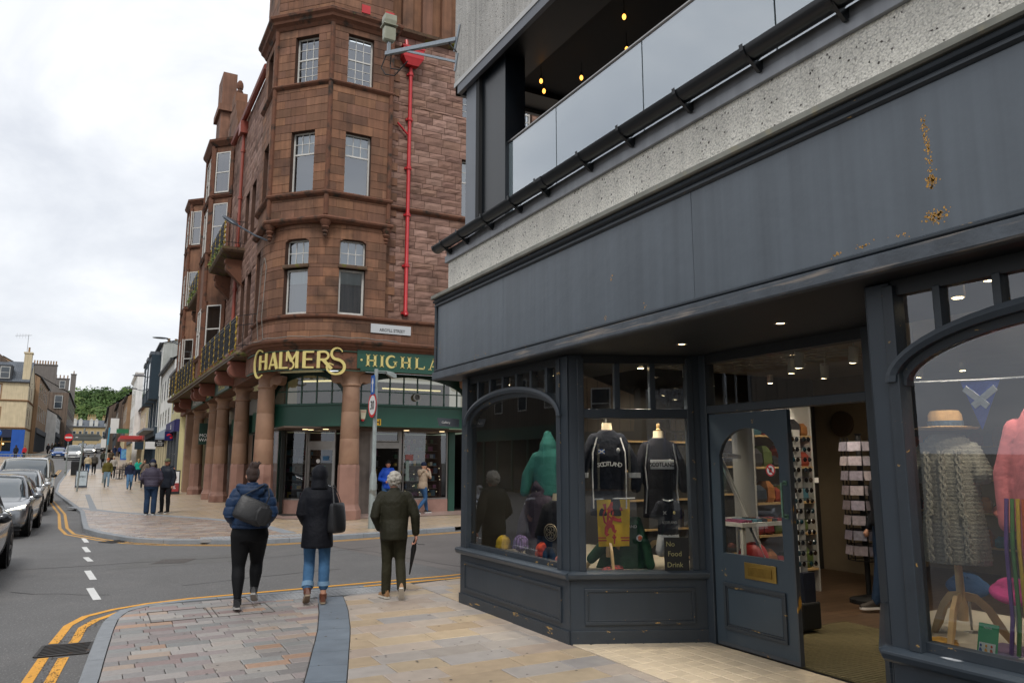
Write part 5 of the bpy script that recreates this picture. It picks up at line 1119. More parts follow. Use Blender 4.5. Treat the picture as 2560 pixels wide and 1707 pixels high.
def house(name, label, p0, p1, depth, zb, ze, wall, roof=None, ridge=3.0, front_wins=(), side_wins=(), wm=None, shop=None, sur=None, sillm=None, chim=(), gable_side=True, cat='building', gable=None):
    """p0->p1 along the street front (outwards on the right-hand side of travel); the end face at p1 looks towards the camera for the right row, p0 for the left row"""
    t_ = thing(name, label, cat, (p0[0], p0[1], zb)); fr = Fr(p0, p1); L = fr.len
    core = [fr(0, 0, 0), fr(L, 0, 0), fr(L, 0, -depth), fr(0, 0, -depth)]
    MB().prism([q[:2] for q in core], zb-.5, ze).build('wall', wall, t_)
    if roof:
        b = MB(); e_ = .25; A = [fr(-.05, ze, e_), fr(L+.05, ze, e_), fr(L+.05, ze+ridge, -depth/2), fr(-.05, ze+ridge, -depth/2), fr(-.05, ze, -depth-e_), fr(L+.05, ze, -depth-e_)]
        b.add(A, [(0, 1, 2, 3), (3, 2, 5, 4)]); b.add([q-V3((0, 0, .15)) for q in A], [(3, 2, 1, 0), (4, 5, 2, 3)]); b.build('roof', roof, t_)
        for s_ in (0, L): MB().extr([fr(s_, ze-.01, 0), fr(s_, ze-.01, -depth), fr(s_, ze+ridge-.12, -depth/2)], fr.d*(.12 if s_ == 0 else -.12)).build('gable', gable or wall, t_)
        MB().fbox(fr, -.1, L+.1, ze-.12, ze+.03, .1, .32).build('gutter', mat('far_gutter', '2c2d30', rough=.5), t_)
    else: MB().sweep([(-.3, ze-.1), (.12, ze-.1), (.25, ze+.1), (.25, ze+.22), (-.3, ze+.3)], [fr(0, 0)[:2], fr(L, 0)[:2], fr(L, 0, -depth)[:2]]).build('parapet', wall, t_)
    for (s0, s1, z0, z1) in front_wins: win(t_, fr, s0, s1, z0, z1, wm, sur=sur, sill=sillm)
    fe = Fr(fr(L, 0)[:2], fr(L, 0, -depth)[:2]) if side_wins else None
    for (s0, s1, z0, z1) in side_wins: win(t_, fe, s0, s1, z0, z1, wm, sur=sur, sill=sillm)
    if shop:
        zs, m1, m2 = shop[:3]
        MB().fbox(fr, .1, L-.1, zs-.75, zs, -.1, .22).build('shop_fascia', m1, t_)
        MB().fbox(fr, .2, L-.2, zb+.1, zs-.75, -.1, .05).build('shop_glazing', mat('far_shop_glass', '20262b', rough=.1, var=.5, vs=.7, spec=.8), t_)
        n = max(2, int(L/2))
        for i in range(n+1): MB().fbox(fr, .1+(L-.3)*i/n, .22+(L-.3)*i/n, zb, zs-.75, -.1, .14).build('shop_pilaster', m2, t_)
    for (s_, o_, w, dd, zt, pots) in chim:
        b = MB(); b.fbox(fr, s_, s_+w, ze-.5, zt, o_-dd, o_); b.fbox(fr, s_-.1, s_+w+.1, zt, zt+.2, o_-dd-.1, o_+.1); c_ = b.build('chimney', gable or wall, t_)
        for k in range(pots):
            p = fr(s_+w/2, zt+.2, o_-dd*(k+.5)/pots) if dd > w else fr(s_+w*(k+.5)/pots, zt+.2, o_-dd/2); MB().lathe([(.16, 0), (.13, .1), (.12, .7), (.15, .75)], p, 8).build('chimney_pot', mat('chimney_pot_buff', '8d6f4c', rough=.8, var=.2), c_)
    return t_, fr
cream_w = plain('pale_yellow_render', 'c9bf8e'); white_w = plain('white_render', 'dcdcd8'); grey_w = plain('weathered_grey_render', 'a9aba6', col2='8c8f86', s2=.8, thr=.5, soft=.3)
brown_w = plain('dark_brown_stone', '5d4f44', brick=(.6, .3, hexc('3c332c'), .03, hexc('6d5d50'))); tan_w = plain('tan_sandstone', '8f7357', brick=(.7, .35, hexc('5c4935'), .03, hexc('9a7f62')))
buff_w = plain('cream_painted_render', 'c2b496'); navy = plain('navy_timber', '1f303c', streak=.05); redp = plain('red_timber', '7d3a34', streak=.05); lt_blue = plain('pale_blue_fascia', '8c9bab', streak=.05); purple = plain('purple_fascia', '2b2a5e', streak=.03); creamd = plain('cream_pilaster', 'bdb190', streak=.05); greyd = plain('grey_fascia', '4b4f54', streak=.05)
Z = zg
# right-hand row, near to far
house('yellow_house', 'pale yellow rendered shop with purple fascia next to the sandstone building', (4.3, 57.4), (4.3, 50.4), 9, Z(53), 7.6, cream_w, slate, 2.4, [(1.0, 1.9, 4.9, 6.6), (4.2, 5.1, 4.9, 6.6)], shop=(4.3, purple, greyd))
t2, f2 = house('white_house', 'white rendered house with grey gutter and tall windows', (4.3, 69), (4.3, 57.5), 9, Z(62), 8.9, white_w, slate, 2.6, [(1.2+2.6*i, 2.1+2.6*i, 6.4, 8.0) for i in range(4)]+[(1.2+2.6*i, 2.1+2.6*i, 4.4, 5.6) for i in range(4)], shop=(4.0, lt_blue, creamd))
t3, f3 = house('tall_grey_house', 'tall house with blank grey gable and navy timber oriel on the street', (4.2, 84), (4.2, 69.1), 11, Z(74), 11.6, white_w, slate, 1.6, shop=(4.6, navy, navy), gable=grey_w, chim=((14, -3.0, .8, 2.2, 14.0, 2), (13.3, -8, 1.2, 2, 13.6, 2), (.2, -1, .9, 2, 13.2, 3)))
MB().fbox(Fr((4.2, 69.1), (15.2, 69.1)), .02, 10.9, Z(69), 11.6, 0, .02).build('gable_render', grey_w, t3)
for i in range(3):
    s_ = 1.6+i*4.4; MB().fbox(f3, s_, s_+2.8, 7.0, 10.8, -.1, .75).build('oriel', navy, t3); win(t3, f3, s_+.4, s_+2.4, 7.8, 10.2, navy, o=.78)
    MB().fbox(f3, s_+.2, s_+2.6, 10.8, 11.1, -.1, .85).build('oriel_roof', slate, t3); MB().fbox(f3, s_+3.0, s_+3.5, 4.7, 7.2, -.05, .08).build('timber_stripe', navy, t3); MB().fbox(f3, s_+.6, s_+1.1, 4.7, 7.0, -.05, .08).build('timber_stripe', navy, t3)
MB().box(3.2, 70, 4.3, 4.3, 83, 4.5).build('awning', mat('grey_canopy', '70757a', rough=.6, var=.1), t3)
t4, f4 = house('red_gabled_house', 'low cream house with red painted gable and stone side', (4.1, 98), (4.1, 84.2), 9, Z(90), 7.6, creamd, slate, 3.0, [(1+3*i, 2+3*i, 5.0, 6.8) for i in range(4)], shop=(4.6, redp, creamd), gable=brown_w)
MB().fbox(Fr((4.1, 84.2), (13, 84.2)), .6, 8.9, Z(84), 7.6, 0, .03).build('stone_side', brown_w, t4)
b = MB(); b.extr([f4(11, 7.5, .3), f4(13.7, 7.5, .3), f4(12.3, 9.6, .3)], f4.n*-.6); b.build('red_gable', redp, t4)
MB().box(1.9, 86, 4.0, 4.1, 97, 4.35).build('shop_canopy', mat('red_canopy', 'b03a3a', rough=.5, var=.05), t4)
t5, f5 = house('white_bay_house', 'white corner house with moulded parapet and tall sash facing down the street', (3.45, 112), (3.45, 98.2), 9, Z(104), 11.9, white_w, None, 0, [(1+3*i, 2+3*i, 8.4, 10.4) for i in range(4)]+[(1+3*i, 2+3*i, 5.2, 7.2) for i in range(4)], [(.65, 1.6, 8.9, 10.7), (.65, 1.6, 5.2, 7.0)], shop=(4.6, greyd, creamd), sur=white_w)
house('brown_stone_house', 'dark brown stone house with steep gable and narrow white windows', (2.3, 150), (2.3, 128), 8, Z(138), 10.6, brown_w, slate, 4.2, [(1+3*i, 2+3*i, 7.4, 9.2) for i in range(7)], [(.9, 1.9, 7.2, 9.6), (1.2, 1.9, 10.8, 12)], shop=(6.3, greyd, greyd), chim=((20, -3.5, 1, 1.2, 16.2, 2),))
house('far_tan_house', 'tan stone house behind the white bay house', (3.0, 127.6), (3.0, 112.5), 8, Z(120), 10.4, tan_w, slate, 3.0, [(1+3*i, 2+3*i, 7.2, 9.0) for i in range(5)], shop=(5.8, greyd, creamd))
house('far_right_terrace', 'low distant stone terrace at the far end of the right pavement', (1.2, 215), (1.2, 151), 8, Z(180), 11.4, brown_w, slate, 3.0, [(2+5*i, 3.2+5*i, 8.0, 10.0) for i in range(12)], shop=(7.5, greyd, greyd))
# left-hand row: cream corner building
ta, fa = house('cream_corner_building', 'cream corner building with dormer windows and bright blue shopfront', (-28.1, 125), (-9.2, 125), 10.5, Z(125), 12.8, buff_w, slate, 3.4, [(13.6, 15.0, 10.5, 12.3), (15.2, 15.65, 10.5, 12.3), (13.4, 14.9, 7.0, 9.1), (15.2, 15.8, 7.0, 9.1), (10, 11.4, 7, 9.1), (10, 11.4, 10.5, 12.3)], [(2.0, 2.9, 10.4, 12.2), (2.0, 2.9, 6.9, 9.2), (5.4, 6.3, 10.4, 12.2), (5.4, 6.3, 6.9, 9.2)], sur=plain('brown_margin', '8a6a4c'), chim=((18.0, -.4, .9, 1.5, 16.9, 1),))
for z in (10.1, 6.3): MB().sweep([(-.02, z), (.12, z), (.2, z+.14), (-.02, z+.22)], [fa(0, 0)[:2], fa(fa.len, 0)[:2], fa(fa.len, 0, -10.5)[:2]]).build('string_course', plain('brown_margin', '8a6a4c'), ta)
blue = plain('bright_blue_paint', '1c4fa0', streak=.03)
MB().fbox(fa, 0, fa.len+.02, 5.1, 6.2, 0, .18).build('shop_fascia', plain('dark_blue_fascia', '1d2740'), ta); MB().fbox(fa, 17.5, fa.len+.1, Z(125)-.2, 6.15, -.2, .24).build('blue_pilaster', blue, ta)
MB().fbox(fa, 8, 17.5, Z(125), 5.1, -.1, .06).build('shop_glazing', mat('far_shop_glass', '20262b', rough=.1, var=.5, vs=.7, spec=.8), ta)
MB().fbox(fa, 8, 17.5, Z(125), 3.2, -.1, .1).build('stall_riser', blue, ta); b = MB()
for s_ in (9.6, 11.4, 13.2, 15.0, 16.4): b.fbox(fa, s_-.04, s_+.04, 3.2, 5.1, 0, .1)
b.fbox(fa, 8, 17.5, 4.45, 4.55, 0, .1); b.build('glazing_bar', plain('ochre_frame', 'a07a3a'), ta)
for s_ in (12.3, 14.0, 15.6, 16.6): b = MB(); b.ell(fa(s_, 4.2, .2), .12, .12, .12, 8, 6); b.build('lamp', mat('warm_lamp_glow', (1, .7, .3), emit=(1, .6, .2), es=3, var=0), ta)
b = MB(); b.fbox(fa, 13.9, 16.75, 13.0, 15.1, -2.5, .1); dm = b.build('dormer', plain('dark_dormer', '3a3d42'), ta)
for s_ in (14.1, 15.4): win(ta, fa, s_, s_+1.15, 13.2, 14.85, o=.16)
b = MB(); b.extr([fa(9, 13, -5), fa(19, 13, -5), fa(14.2, 17.6, -5)], (0, .5, 0)); b.build('rear_gable', brown_w, ta)
b = MB(); b.tube([fa(18.2, 16.9, -1), fa(18.2, 19.6, -1)], .035, 5); b.tube([fa(16.6, 19.4, -1), fa(18.6, 19.6, -1)], .03, 5)
for k in range(5): b.tube([fa(16.8+k*.35, 19.1, -1), fa(16.8+k*.35, 19.8, -1)], .015, 4)
b.build('aerial', mat('aerial_grey', '8d8f92', rough=.5), ta)
tb, fb = house('tan_tenement', 'tan sandstone tenement along the left side of the street', (-8.6, 135.6), (-8.6, 160), 10, Z(148), 14.6, tan_w, slate, 3, [(2+4.2*i, 3.4+4.2*i, z, z+2.2) for i in range(5) for z in (8.2, 11.6)], shop=(6.9, greyd, greyd), sur=plain('brown_margin', '8a6a4c'))
# frames on the left row face the road (+X): travel +Y has outwards (1,0)
tc_, fc = house('white_left_house', 'low white house with blue hanging sign on the left side', (-7.0, 160.2), (-7.0, 176), 9, Z(168), 10.2, white_w, slate, 3, [(2+4*i, 3+4*i, 7.9, 9.4) for i in range(4)], shop=(7.1, greyd, greyd))
td, fd = house('grey_stone_tenement', 'grey stone tenement with steep slate roofs and a wide chimney stack', (-6.0, 176.5), (-6.0, 225), 12, Z(195), 15.6, brown_w, slate, 3.6, [(2+4.5*i, 3.4+4.5*i, z, z+2.2) for i in range(10) for z in (9.2, 12.6)], shop=(8, greyd, greyd), gable=plain('grey_gable', '6b6560'), chim=((0.2, -2.5, 1.3, 4.2, 21.0, 9), (24, -1, 1.2, 3, 20.6, 4), (46.5, -.3, .9, 1.2, 24, 1)))
fe_ = Fr((-18, 176.3), (-6.0, 176.3)); win(td, fe_, 9.6, 11.0, 12.4, 15.0); win(td, fe_, 10.2, 11.2, 16.4, 18)
# terrace closing the view
te, fe = house('end_terrace', 'cream terrace with white dormers closing the end of the street', (-9, 250), (4, 250), 10, Z(250)-1, 11.8, plain('far_cream_stone', 'a8956f'), slate, 2.2, [(.8+1.5*i, 1.6+1.5*i, 8.6, 10.6) for i in range(8)], chim=((1, -5, 2.2, .8, 14.8, 4), (5.6, -5, 2.2, .8, 14.8, 4), (9.5, -5, 2.0, .8, 14.6, 4)))
for s_ in (2.2, 3.6, 6.3, 7.6, 10.2): b = MB(); b.fbox(fe, s_, s_+.9, 12, 13.7, -2, -.4); b.extr([fe(s_-.1, 13.7, -.35), fe(s_+1, 13.7, -.35), fe(s_+.45, 14.3, -.35)], (0, 1.5, 0)); b.build('dormer', far_white, te)
# wooded hill
def hz(x, y): return 5+ (y-270)*.112*(1+.10*sin(x*.02+1)+.06*sin(x*.057))*min(1, max(0, (y-270)/60)) if y < 560 else 5+290*.112*(1+.10*sin(x*.02+1)+.06*sin(x*.057))
hill_m = mat('hill_grass', '2e3d1c', rough=.95, var=.25, vs=.05)
b = MB(); b.loft([[(x, y, hz(x, y)-.3) for x in range(-260, 301, 20)] for y in range(268, 640, 12)], cap=False, closed=False); o = b.build('hill', hill_m); o['kind'] = 'structure'
leaf = mat('woodland_leaves', rough=.85, var=.22, vs=.35, rv=.16, pal=['43592c', '4d6236', '394e28', '5a6c3e', '314526', '627242', '40542e', '4a6134', '364a2a', '556838'], spec=.2)
b = MB(); TR = random.Random(3)
def crown(x, y, z, r_, n, rn):
    lob = []
    for _ in range(9):
        a = TR.random()*2*pi; e_ = TR.uniform(-.2, 1); q = TR.uniform(.35, .75)*r_; lob.append((x+cos(a)*q, y+sin(a)*q, z+e_*r_*.75, r_*TR.uniform(.38, .6)))
    vs_, fs_ = [], []
    for k in range(n):
        lx, ly, lz, lr = lob[k % 9]; d = V3((TR.gauss(0, 1), TR.gauss(0, 1)-.5, TR.gauss(0, 1)+.35)).normalized(); p = V3((lx, ly, lz))+d*lr*TR.uniform(.8, 1.05)
        nn = (d+V3((TR.uniform(-.6, .6), TR.uniform(-.6, .6), TR.uniform(-.3, .8)))).normalized(); u = nn.orthogonal().normalized(); w_ = nn.cross(u); s_ = TR.uniform(.22, .5)*r_/5.2; a = TR.random()*6.3
        u, w_ = u*cos(a)+w_*sin(a), w_*cos(a)-u*sin(a); i0 = len(vs_)
        vs_ += [p-u*s_-w_*s_*.6, p+u*s_*.9-w_*s_*.7, p+u*s_*.7+w_*s_, p-u*s_*.8+w_*s_*.7]; fs_.append((i0, i0+1, i0+2, i0+3))
    b.add(vs_, fs_, 0, rn)
for row in range(15):
    y = 290+row*15
    for i in range(20):
        x = -24+i*5.6*(1+row*.03)+TR.uniform(-3, 3)
        if x < y*-.075 or x > y*.125: continue
        r_ = TR.uniform(4.2, 6.8); crown(x, y+TR.uniform(-6, 6), hz(x, y)+r_*.8+TR.uniform(0, 2), r_, 430, TR.random())
o = b.build('woodland', leaf); o['kind'] = 'stuff'; o['label'] = 'dense green woodland covering the hill behind the town'
# ================================================================ vehicles
tyre = mat('tyre_rubber', '141414', rough=.8, var=.15, vs=20); rimm = mat('alloy_rim', '8b8e92', rough=.3, metal=.9, var=.05); rimd = mat('dark_alloy_rim', '3b3d40', rough=.3, metal=.9, var=.05)
carglass = mat('car_glass', '2e3a40', rough=.03, var=.08, vs=2, spec=1.0, coat=1); carblk = mat('car_black_plastic', '121315', rough=.45, var=.1)
lampclear = mat('headlamp_glass', 'b9bfc4', rough=.08, var=.05, spec=.8, coat=1); lamplit = mat('headlamp_lit', (1, .95, .8), emit=(1, .93, .75), es=7, var=0); amber = mat('amber_lens', 'c97a22', rough=.2, var=.05)
plate_m = mat('number_plate', 'd2d2cc', rough=.4, var=.03); chrome = mat('chrome', 'c9ccd0', rough=.1, metal=1, var=.02)
def paint(n, c, met=.55): return mat(n, c, rough=.28, metal=met, var=.03, coat=1)
def subd(o, lv=2): m_ = o.modifiers.new('sub', 'SUBSURF'); m_.levels = lv; m_.render_levels = lv; return o
def wheel(t_, x, y, r_, w=.21, side=1, m=None):
    b = MB(); b.lathe([(r_*.66, -w/2), (r_*.93, -w/2), (r_, -w*.32), (r_, w*.32), (r_*.93, w/2), (r_*.68, w/2), (r_*.66, w*.3)], (0, 0, 0), 28)
    b.v = [(x+p[0], y+p[2]*side, r_+p[1]) for p in b.v]; wo = b.build('wheel', tyre, t_, smooth=True, wl=False)
    b = MB(); b.lathe([(r_*.67, w*.25), (r_*.67, w*.5), (r_*.61, w*.5), (r_*.58, w*.3)], (0, 0, 0), 28, cap=False)
    for k in range(5):
        a = 2*pi*k/5
        for da in (-.13, .13): b.bar((cos(a+da*.6)*r_*.1, sin(a+da*.6)*r_*.1, w*.47), (cos(a+da)*r_*.62, sin(a+da)*r_*.62, w*.42), .035, .03)
    b.lathe([(r_*.16, w*.36), (r_*.16, w*.52), (0.001, w*.53)], (0, 0, 0), 12); b.lathe([(r_*.64, w*.1), (.001, w*.1)], (0, 0, 0), 20, m=1, cap=False)
    b.v = [(x+p[0], y+p[2]*side, r_+p[1]) for p in b.v]; b.build('rim', [m or rimm, carblk], wo, wl=False)
def shell(rows, lv=2, closedz=True):
    """rows: (x, half width, bottom, shoulder, top centre, top width ratio)"""
    rg = []
    for x, hw, zb_, zs_, zt_, tw in rows:
        h = [(0, zb_), (hw*.55, zb_), (hw*.86, zb_+.01), (hw*.975, zb_+.10), (hw, zb_+(zs_-zb_)*.55), (hw*.985, zs_-.05), (hw*.95, zs_), (hw*tw, zt_-.015), (hw*tw*.5, zt_), (0, zt_+.006)]
        rg.append([(x, y, z) for y, z in h]+[(x, -y, z) for y, z in h[-2:0:-1]])
    return MB().loft(rg)
def car(name, label, loc, rz, pm, rows, cabin, wb, r_=.33, group=None, lit=False, mirror=True, rim=None, front='sedan', detail=True, plate=None, roofm=None):
    t_ = thing(name, label, 'car' if 'van' not in name else 'van', loc, rz, group, world=False)
    body = shell(rows).build('body', pm, t_, smooth=True); subd(body, 2 if detail else 1); body.data.polygons.foreach_set('use_smooth', [True]*len(body.data.polygons))
    # cabin: (x, half width bottom, z bottom, half width top, z top)
    gl = MB(); rg = []
    for x, wb_, z0, wt, z1 in cabin: rg.append([(x, -wb_, z0), (x, -(wb_+wt)/2-.012, (z0+z1)/2), (x, -wt, z1-.03), (x, -wt*.8, z1), (x, 0, z1+.02), (x, wt*.8, z1), (x, wt, z1-.03), (x, (wb_+wt)/2+.012, (z0+z1)/2), (x, wb_, z0)])
    gl.loft(rg); g_ = gl.build('glasshouse', carglass, t_, smooth=True)
    rf = MB(); top = [c_ for c_ in cabin if c_[4] > max(q[4] for q in cabin)-.16]
    rf.loft([[(x, -wt*1.03, z1-.05), (x, -wt*.98, z1-.005), (x, -wt*.7, z1+.022), (x, 0, z1+.036), (x, wt*.7, z1+.022), (x, wt*.98, z1-.005), (x, wt*1.03, z1-.05), (x, wt*.98, z1-.055), (x, 0, z1-.02), (x, -wt*.98, z1-.055)] for x, wb_, z0, wt, z1 in top]); rf.build('roof', roofm or pm, t_, smooth=True)
    for sy in (-1, 1):
        for c0, c1 in ((cabin[0], top[0]), (cabin[-1], top[-1])):
            MB().tube([(c0[0], sy*c0[1]*1.0, c0[2]-.02), ((c0[0]+c1[0])/2+(.06 if c0 is cabin[0] else -.06), sy*((c0[1]+c1[3])/2+.02), (c0[2]+c1[4])/2+.02), (c1[0], sy*c1[3]*1.0, c1[4]-.03)], .035, 6).build('pillar', pm, t_, smooth=True)
        xm = (top[0][0]+top[-1][0])/2; wt = top[0][3]; MB().tube([(xm-.25, sy*(cabin[1][1]+.005), cabin[1][2]-.02), (xm-.3, sy*wt*1.02, top[0][4]-.04)], .04, 6).build('pillar', pm, t_, smooth=True)
    for x in (wb/2+.05, -wb/2+.05):
        for sy in (1, -1):
            hw = max(q[1] for q in rows); b = MB(); b.lathe([(r_*1.16, 0), (r_*1.16, .012), (.01, .012)], (0, 0, 0), 24); b.v = [(x+p[0], sy*(hw-.015+p[2]), r_*1.02+p[1]) for p in b.v if True]; b.build('wheel_arch', carblk, t_); wheel(t_, x, sy*(hw-.085), r_, side=sy, m=rim)
    if mirror:
        mxp = cabin[0][0]-.28; hw = cabin[1][1]
        for sy in (1, -1):
            b = MB(); b.ell((mxp, sy*(hw+.17), cabin[0][2]+.06), .07, .115, .075, 12, 8); b.tube([(mxp, sy*(hw-.02), cabin[0][2]), (mxp, sy*(hw+.1), cabin[0][2]+.03)], .02, 6); b.build('door_mirror', carblk if front == 'van' else pm, t_, smooth=True)
    return t_
SED = [(2.36, .50, .34, .50, .54, .75), (2.33, .70, .24, .58, .66, .74), (2.2, .83, .19, .68, .73, .78), (1.9, .895, .18, .74, .80, .82), (1.4, .915, .18, .80, .87, .84), (.9, .92, .18, .86, .93, .84), (0, .92, .18, .88, .95, .84), (-1, .925, .18, .89, .97, .84), (-1.7, .92, .19, .90, .98, .82), (-2.15, .86, .22, .88, .95, .8), (-2.3, .72, .3, .80, .84, .75)]
SEDC = [(1.02, .78, .88, .62, .90), (.55, .80, .91, .60, 1.17), (.1, .815, .93, .575, 1.385), (-.5, .82, .94, .57, 1.43), (-1.1, .815, .95, .56, 1.38), (-1.65, .78, .95, .54, 1.16), (-1.98, .72, .96, .5, 1.0)]
def face(t_, kind, nose, lit):
    """the front of a car: grille, lamps, intakes, plate"""
    F = Fr((nose, -1), (nose, 1)); F.n = V3((1, 0, 0)); q = lambda y, z, o: (nose+o, y, z)
    B_ = lambda b, y0, y1, z0, z1, o0, o1: b.box(nose+o0, y0, z0, nose+o1, y1, z1)
    if kind == 'sedan':
        b = MB(); b.loft([[(nose-.01-.04*abs(y)/.45, y, .44+.03*abs(y)), (nose-.04-.06*abs(y)/.45, y, .66-.05*abs(y))] for y in (-.46, -.3, -.15, 0, .15, .3, .46)], cap=False, closed=False); b.v = [(x+.035, y, z) for x, y, z in b.v]
        g_ = b.build('grille', carblk, t_); b = MB()
        for k in range(-5, 6):
            for z in (.48, .53, .58, .63): b.box(nose+.02-.06*abs(k*.08)/.45, k*.08-.008, z-.008, nose+.034-.06*abs(k*.08)/.45, k*.08+.008, z+.008)
        b.ell((nose+.02, 0, .555), .02, .075, .075, 14, 8); b.build('grille_mesh', chrome, g_)
        for sy in (1, -1):
            b = MB(); b.loft([[(2.24-.05*i-.02, sy*(.47+.095*i), .575+.018*i), (2.24-.05*i, sy*(.47+.095*i), .60+.022*i), (2.20-.05*i, sy*(.47+.095*i), .655+.026*i-.012*(i == 0)), (2.1-.05*i, sy*(.47+.095*i), .61+.02*i)] for i in range(5)]); b.v = [(x+.055-abs(abs(y)-.6)*.02, y, z) for x, y, z in b.v]
            h = b.build('headlight', lampclear, t_, smooth=True); b = MB(); b.tube([(2.30-.05*i, sy*(.49+.09*i), .655+.026*i) for i in range(5)]+[], .013, 6); b.tube([(2.305-.04*i, sy*(.50+.07*i), .60+.02*i) for i in range(4)], .011, 6); b.build('daylight_strip', lamplit if lit else lampclear, h)
        b = MB(); b.loft([[(nose-.02-.09*y*y, y, .22), (nose+.01-.09*y*y, y, .30), (nose-.0-.09*y*y, y, .38-.05*abs(y))] for y in (-.8, -.5, -.2, .2, .5, .8)], cap=False, closed=False); b.v = [(x+.02, y, z) for x, y, z in b.v]; b.build('air_intake', carblk, t_)
        MB().loft([[(nose+.06-.09*y*y, y, .20), (nose+.06-.09*y*y, y, .225), (nose-.05-.09*y*y, y, .225), (nose-.05-.09*y*y, y, .20)] for y in (-.82, -.4, 0, .4, .82)]).build('splitter', carblk, t_)
    else:
        b = MB(); b.box(nose-.02, -.5, .55, nose+.015, .5, .68); b.build('grille', carblk, t_)
        for sy in (1, -1):
            b = MB(); b.ell((nose-.12, sy*.64, .68 if kind != 'van' else .98), .12, .19, .085 if kind != 'van' else .13, 14, 8); h = b.build('headlight', lamplit if lit and sy > 0 else lampclear, t_, smooth=True)
            if kind == 'van': b = MB(); b.ell((nose-.12, sy*.74, .88), .09, .10, .06, 10, 6); b.build('indicator', amber, h, smooth=True)
        b = MB(); b.box(nose-.03, -.8, .25, nose+.02, .8, .38); b.build('bumper_intake', carblk, t_)
    b = MB(); b.box(nose+.03, -.26, .36, nose+.045, .26, .47); p = b.build('number_plate', plate_m, t_)
silver = paint('silver_paint', 'b2b5b8', .25); gunm = paint('gunmetal_paint', '74777b'); midnight = paint('midnight_paint', '1b1d22', .4); vsilver = paint('van_silver_paint', 'adada8', .25); cwhite = paint('white_car_paint', 'b9bbbc', 0); cblue = paint('blue_car_paint', '1c4f93', .3)
DOWN = -pi/2
c1 = car('sedan_car', 'gunmetal saloon car with lit headlights at the front of the queue', (-2.2, 23.5, -.1), DOWN-.02, gunm, SED, SEDC, 2.73, rim=rimm, roofm=gunm); face(c1, 'sedan', 2.36, True)
HAT = [(2.15, .52, .34, .55, .60, .75), (2.1, .72, .25, .66, .74, .76), (1.95, .83, .2, .76, .84, .80), (1.6, .875, .19, .84, .92, .83), (1.1, .89, .19, .90, .99, .84), (0, .89, .19, .92, 1.0, .84), (-1.2, .89, .2, .94, 1.02, .84), (-1.8, .86, .24, .95, 1.02, .82), (-2.05, .74, .32, .9, .96, .78)]
HATC = [(1.15, .77, .97, .64, .98), (.6, .79, .98, .61, 1.28), (.2, .8, 1.0, .59, 1.46), (-.6, .8, 1.0, .585, 1.5), (-1.4, .79, 1.0, .57, 1.45), (-1.95, .74, 1.0, .54, 1.06)]
c2 = car('silver_car', 'silver hatchback second in the queue, behind the gunmetal saloon', (-2.38, 31.6, -.1), DOWN, silver, HAT, HATC, 2.55); face(c2, 'hatch', 2.15, False)
c3 = car('dark_car', 'dark car cut off by the left edge of the picture', (-2.12, 14.3, -.1), DOWN, midnight, SED, SEDC, 2.9, r_=.345, rim=rimd); face(c3, 'sedan', 2.36, False)
VAN = [(2.45, .55, .36, .62, .72, .8), (2.4, .78, .26, .78, .90, .82), (2.25, .90, .22, .94, 1.02, .84), (1.9, .95, .21, 1.06, 1.13, .86), (1.5, .96, .21, 1.14, 1.22, .86), (.5, .96, .21, 1.18, 1.25, .9), (-2, .96, .22, 1.2, 1.25, .9), (-2.4, .93, .26, 1.18, 1.22, .9)]
VANC = [(1.72, .86, 1.16, .74, 1.18), (1.25, .88, 1.2, .74, 1.55), (.85, .89, 1.2, .74, 1.88), (.4, .89, 1.2, .74, 1.93), (-1.5, .9, 1.2, .75, 1.94), (-2.36, .9, 1.2, .75, 1.9), (-2.42, .88, 1.18, .74, 1.5)]
c4 = car('silver_van', 'silver passenger van at the back of the near queue', (-2.55, 38.1, -.1), DOWN, vsilver, VAN, VANC, 3.1, r_=.34, front='van'); face(c4, 'van', 2.45, False)
c5 = car('white_van', 'white van with headlights on coming down the hill', (-2.75, 115, zg(113)-.1), DOWN, cwhite, VAN, VANC, 3.1, front='van', detail=False); face(c5, 'van', 2.45, True)
c6 = car('blue_car', 'bright blue car beside the white van up the hill', (-4.75, 124, zg(122)-.1), DOWN, cblue, HAT, HATC, 2.55, detail=False); face(c6, 'hatch', 2.15, False)
for i, (x, y, pm, lab) in enumerate(((-1.2, 140, cwhite, 'white car queueing right behind the white van'), (-1.0, 152, silver, 'silver car in the far queue, second behind the white van'), (-2.6, 165, midnight, 'dark car far up the street'), (.1, 150, midnight, 'black car parked by the far right kerb'), (.4, 164, cwhite, 'pale car parked furthest up the right kerb'))):
    c_ = car('distant_car', lab, (x, y, zg(y)-.1), DOWN, pm, HAT, HATC, 2.55, detail=False, group='cars far up the street'); face(c_, 'hatch', 2.15, i in (0, 1))
# ================================================================ street furniture
poleg = mat('pole_grey', '8e9694', rough=.5, metal=.3, var=.14, vs=5, col2='6f6e66', s2=4, thr=.62); blues = mat('sign_blue', '1756a8', rough=.4, var=.03); greysign = mat('sign_back_grey', '5c615f', rough=.6, var=.08)
def post(t_, x, y, z0, z1, r_=.045, m=None): MB().tube([(x, y, z0), (x, y, z1)], r_, 12).build('pole', m or poleg, t_, smooth=True)
px_, py_ = 6.28, 18.98
t30 = thing('speed_sign_post', 'grey lamp pole carrying 30 limit and one-way signs before the corner shop', 'road sign', (px_, py_, 0))
MB().lathe([(.10, 0), (.095, .08), (.092, 1.25), (.075, 1.36), (.055, 1.45), (.052, 4.05), (.05, 4.08)], (px_, py_, 0), 16).build('pole', poleg, t30, smooth=True)
ax = V3((-1, -.02, 0)).normalized(); tx = V3((ax.y, -ax.x, 0))   # sign face normal and reading direction
tx = V3((-ax.y, ax.x, 0)); tx = tx if tx.y < 0 else -tx
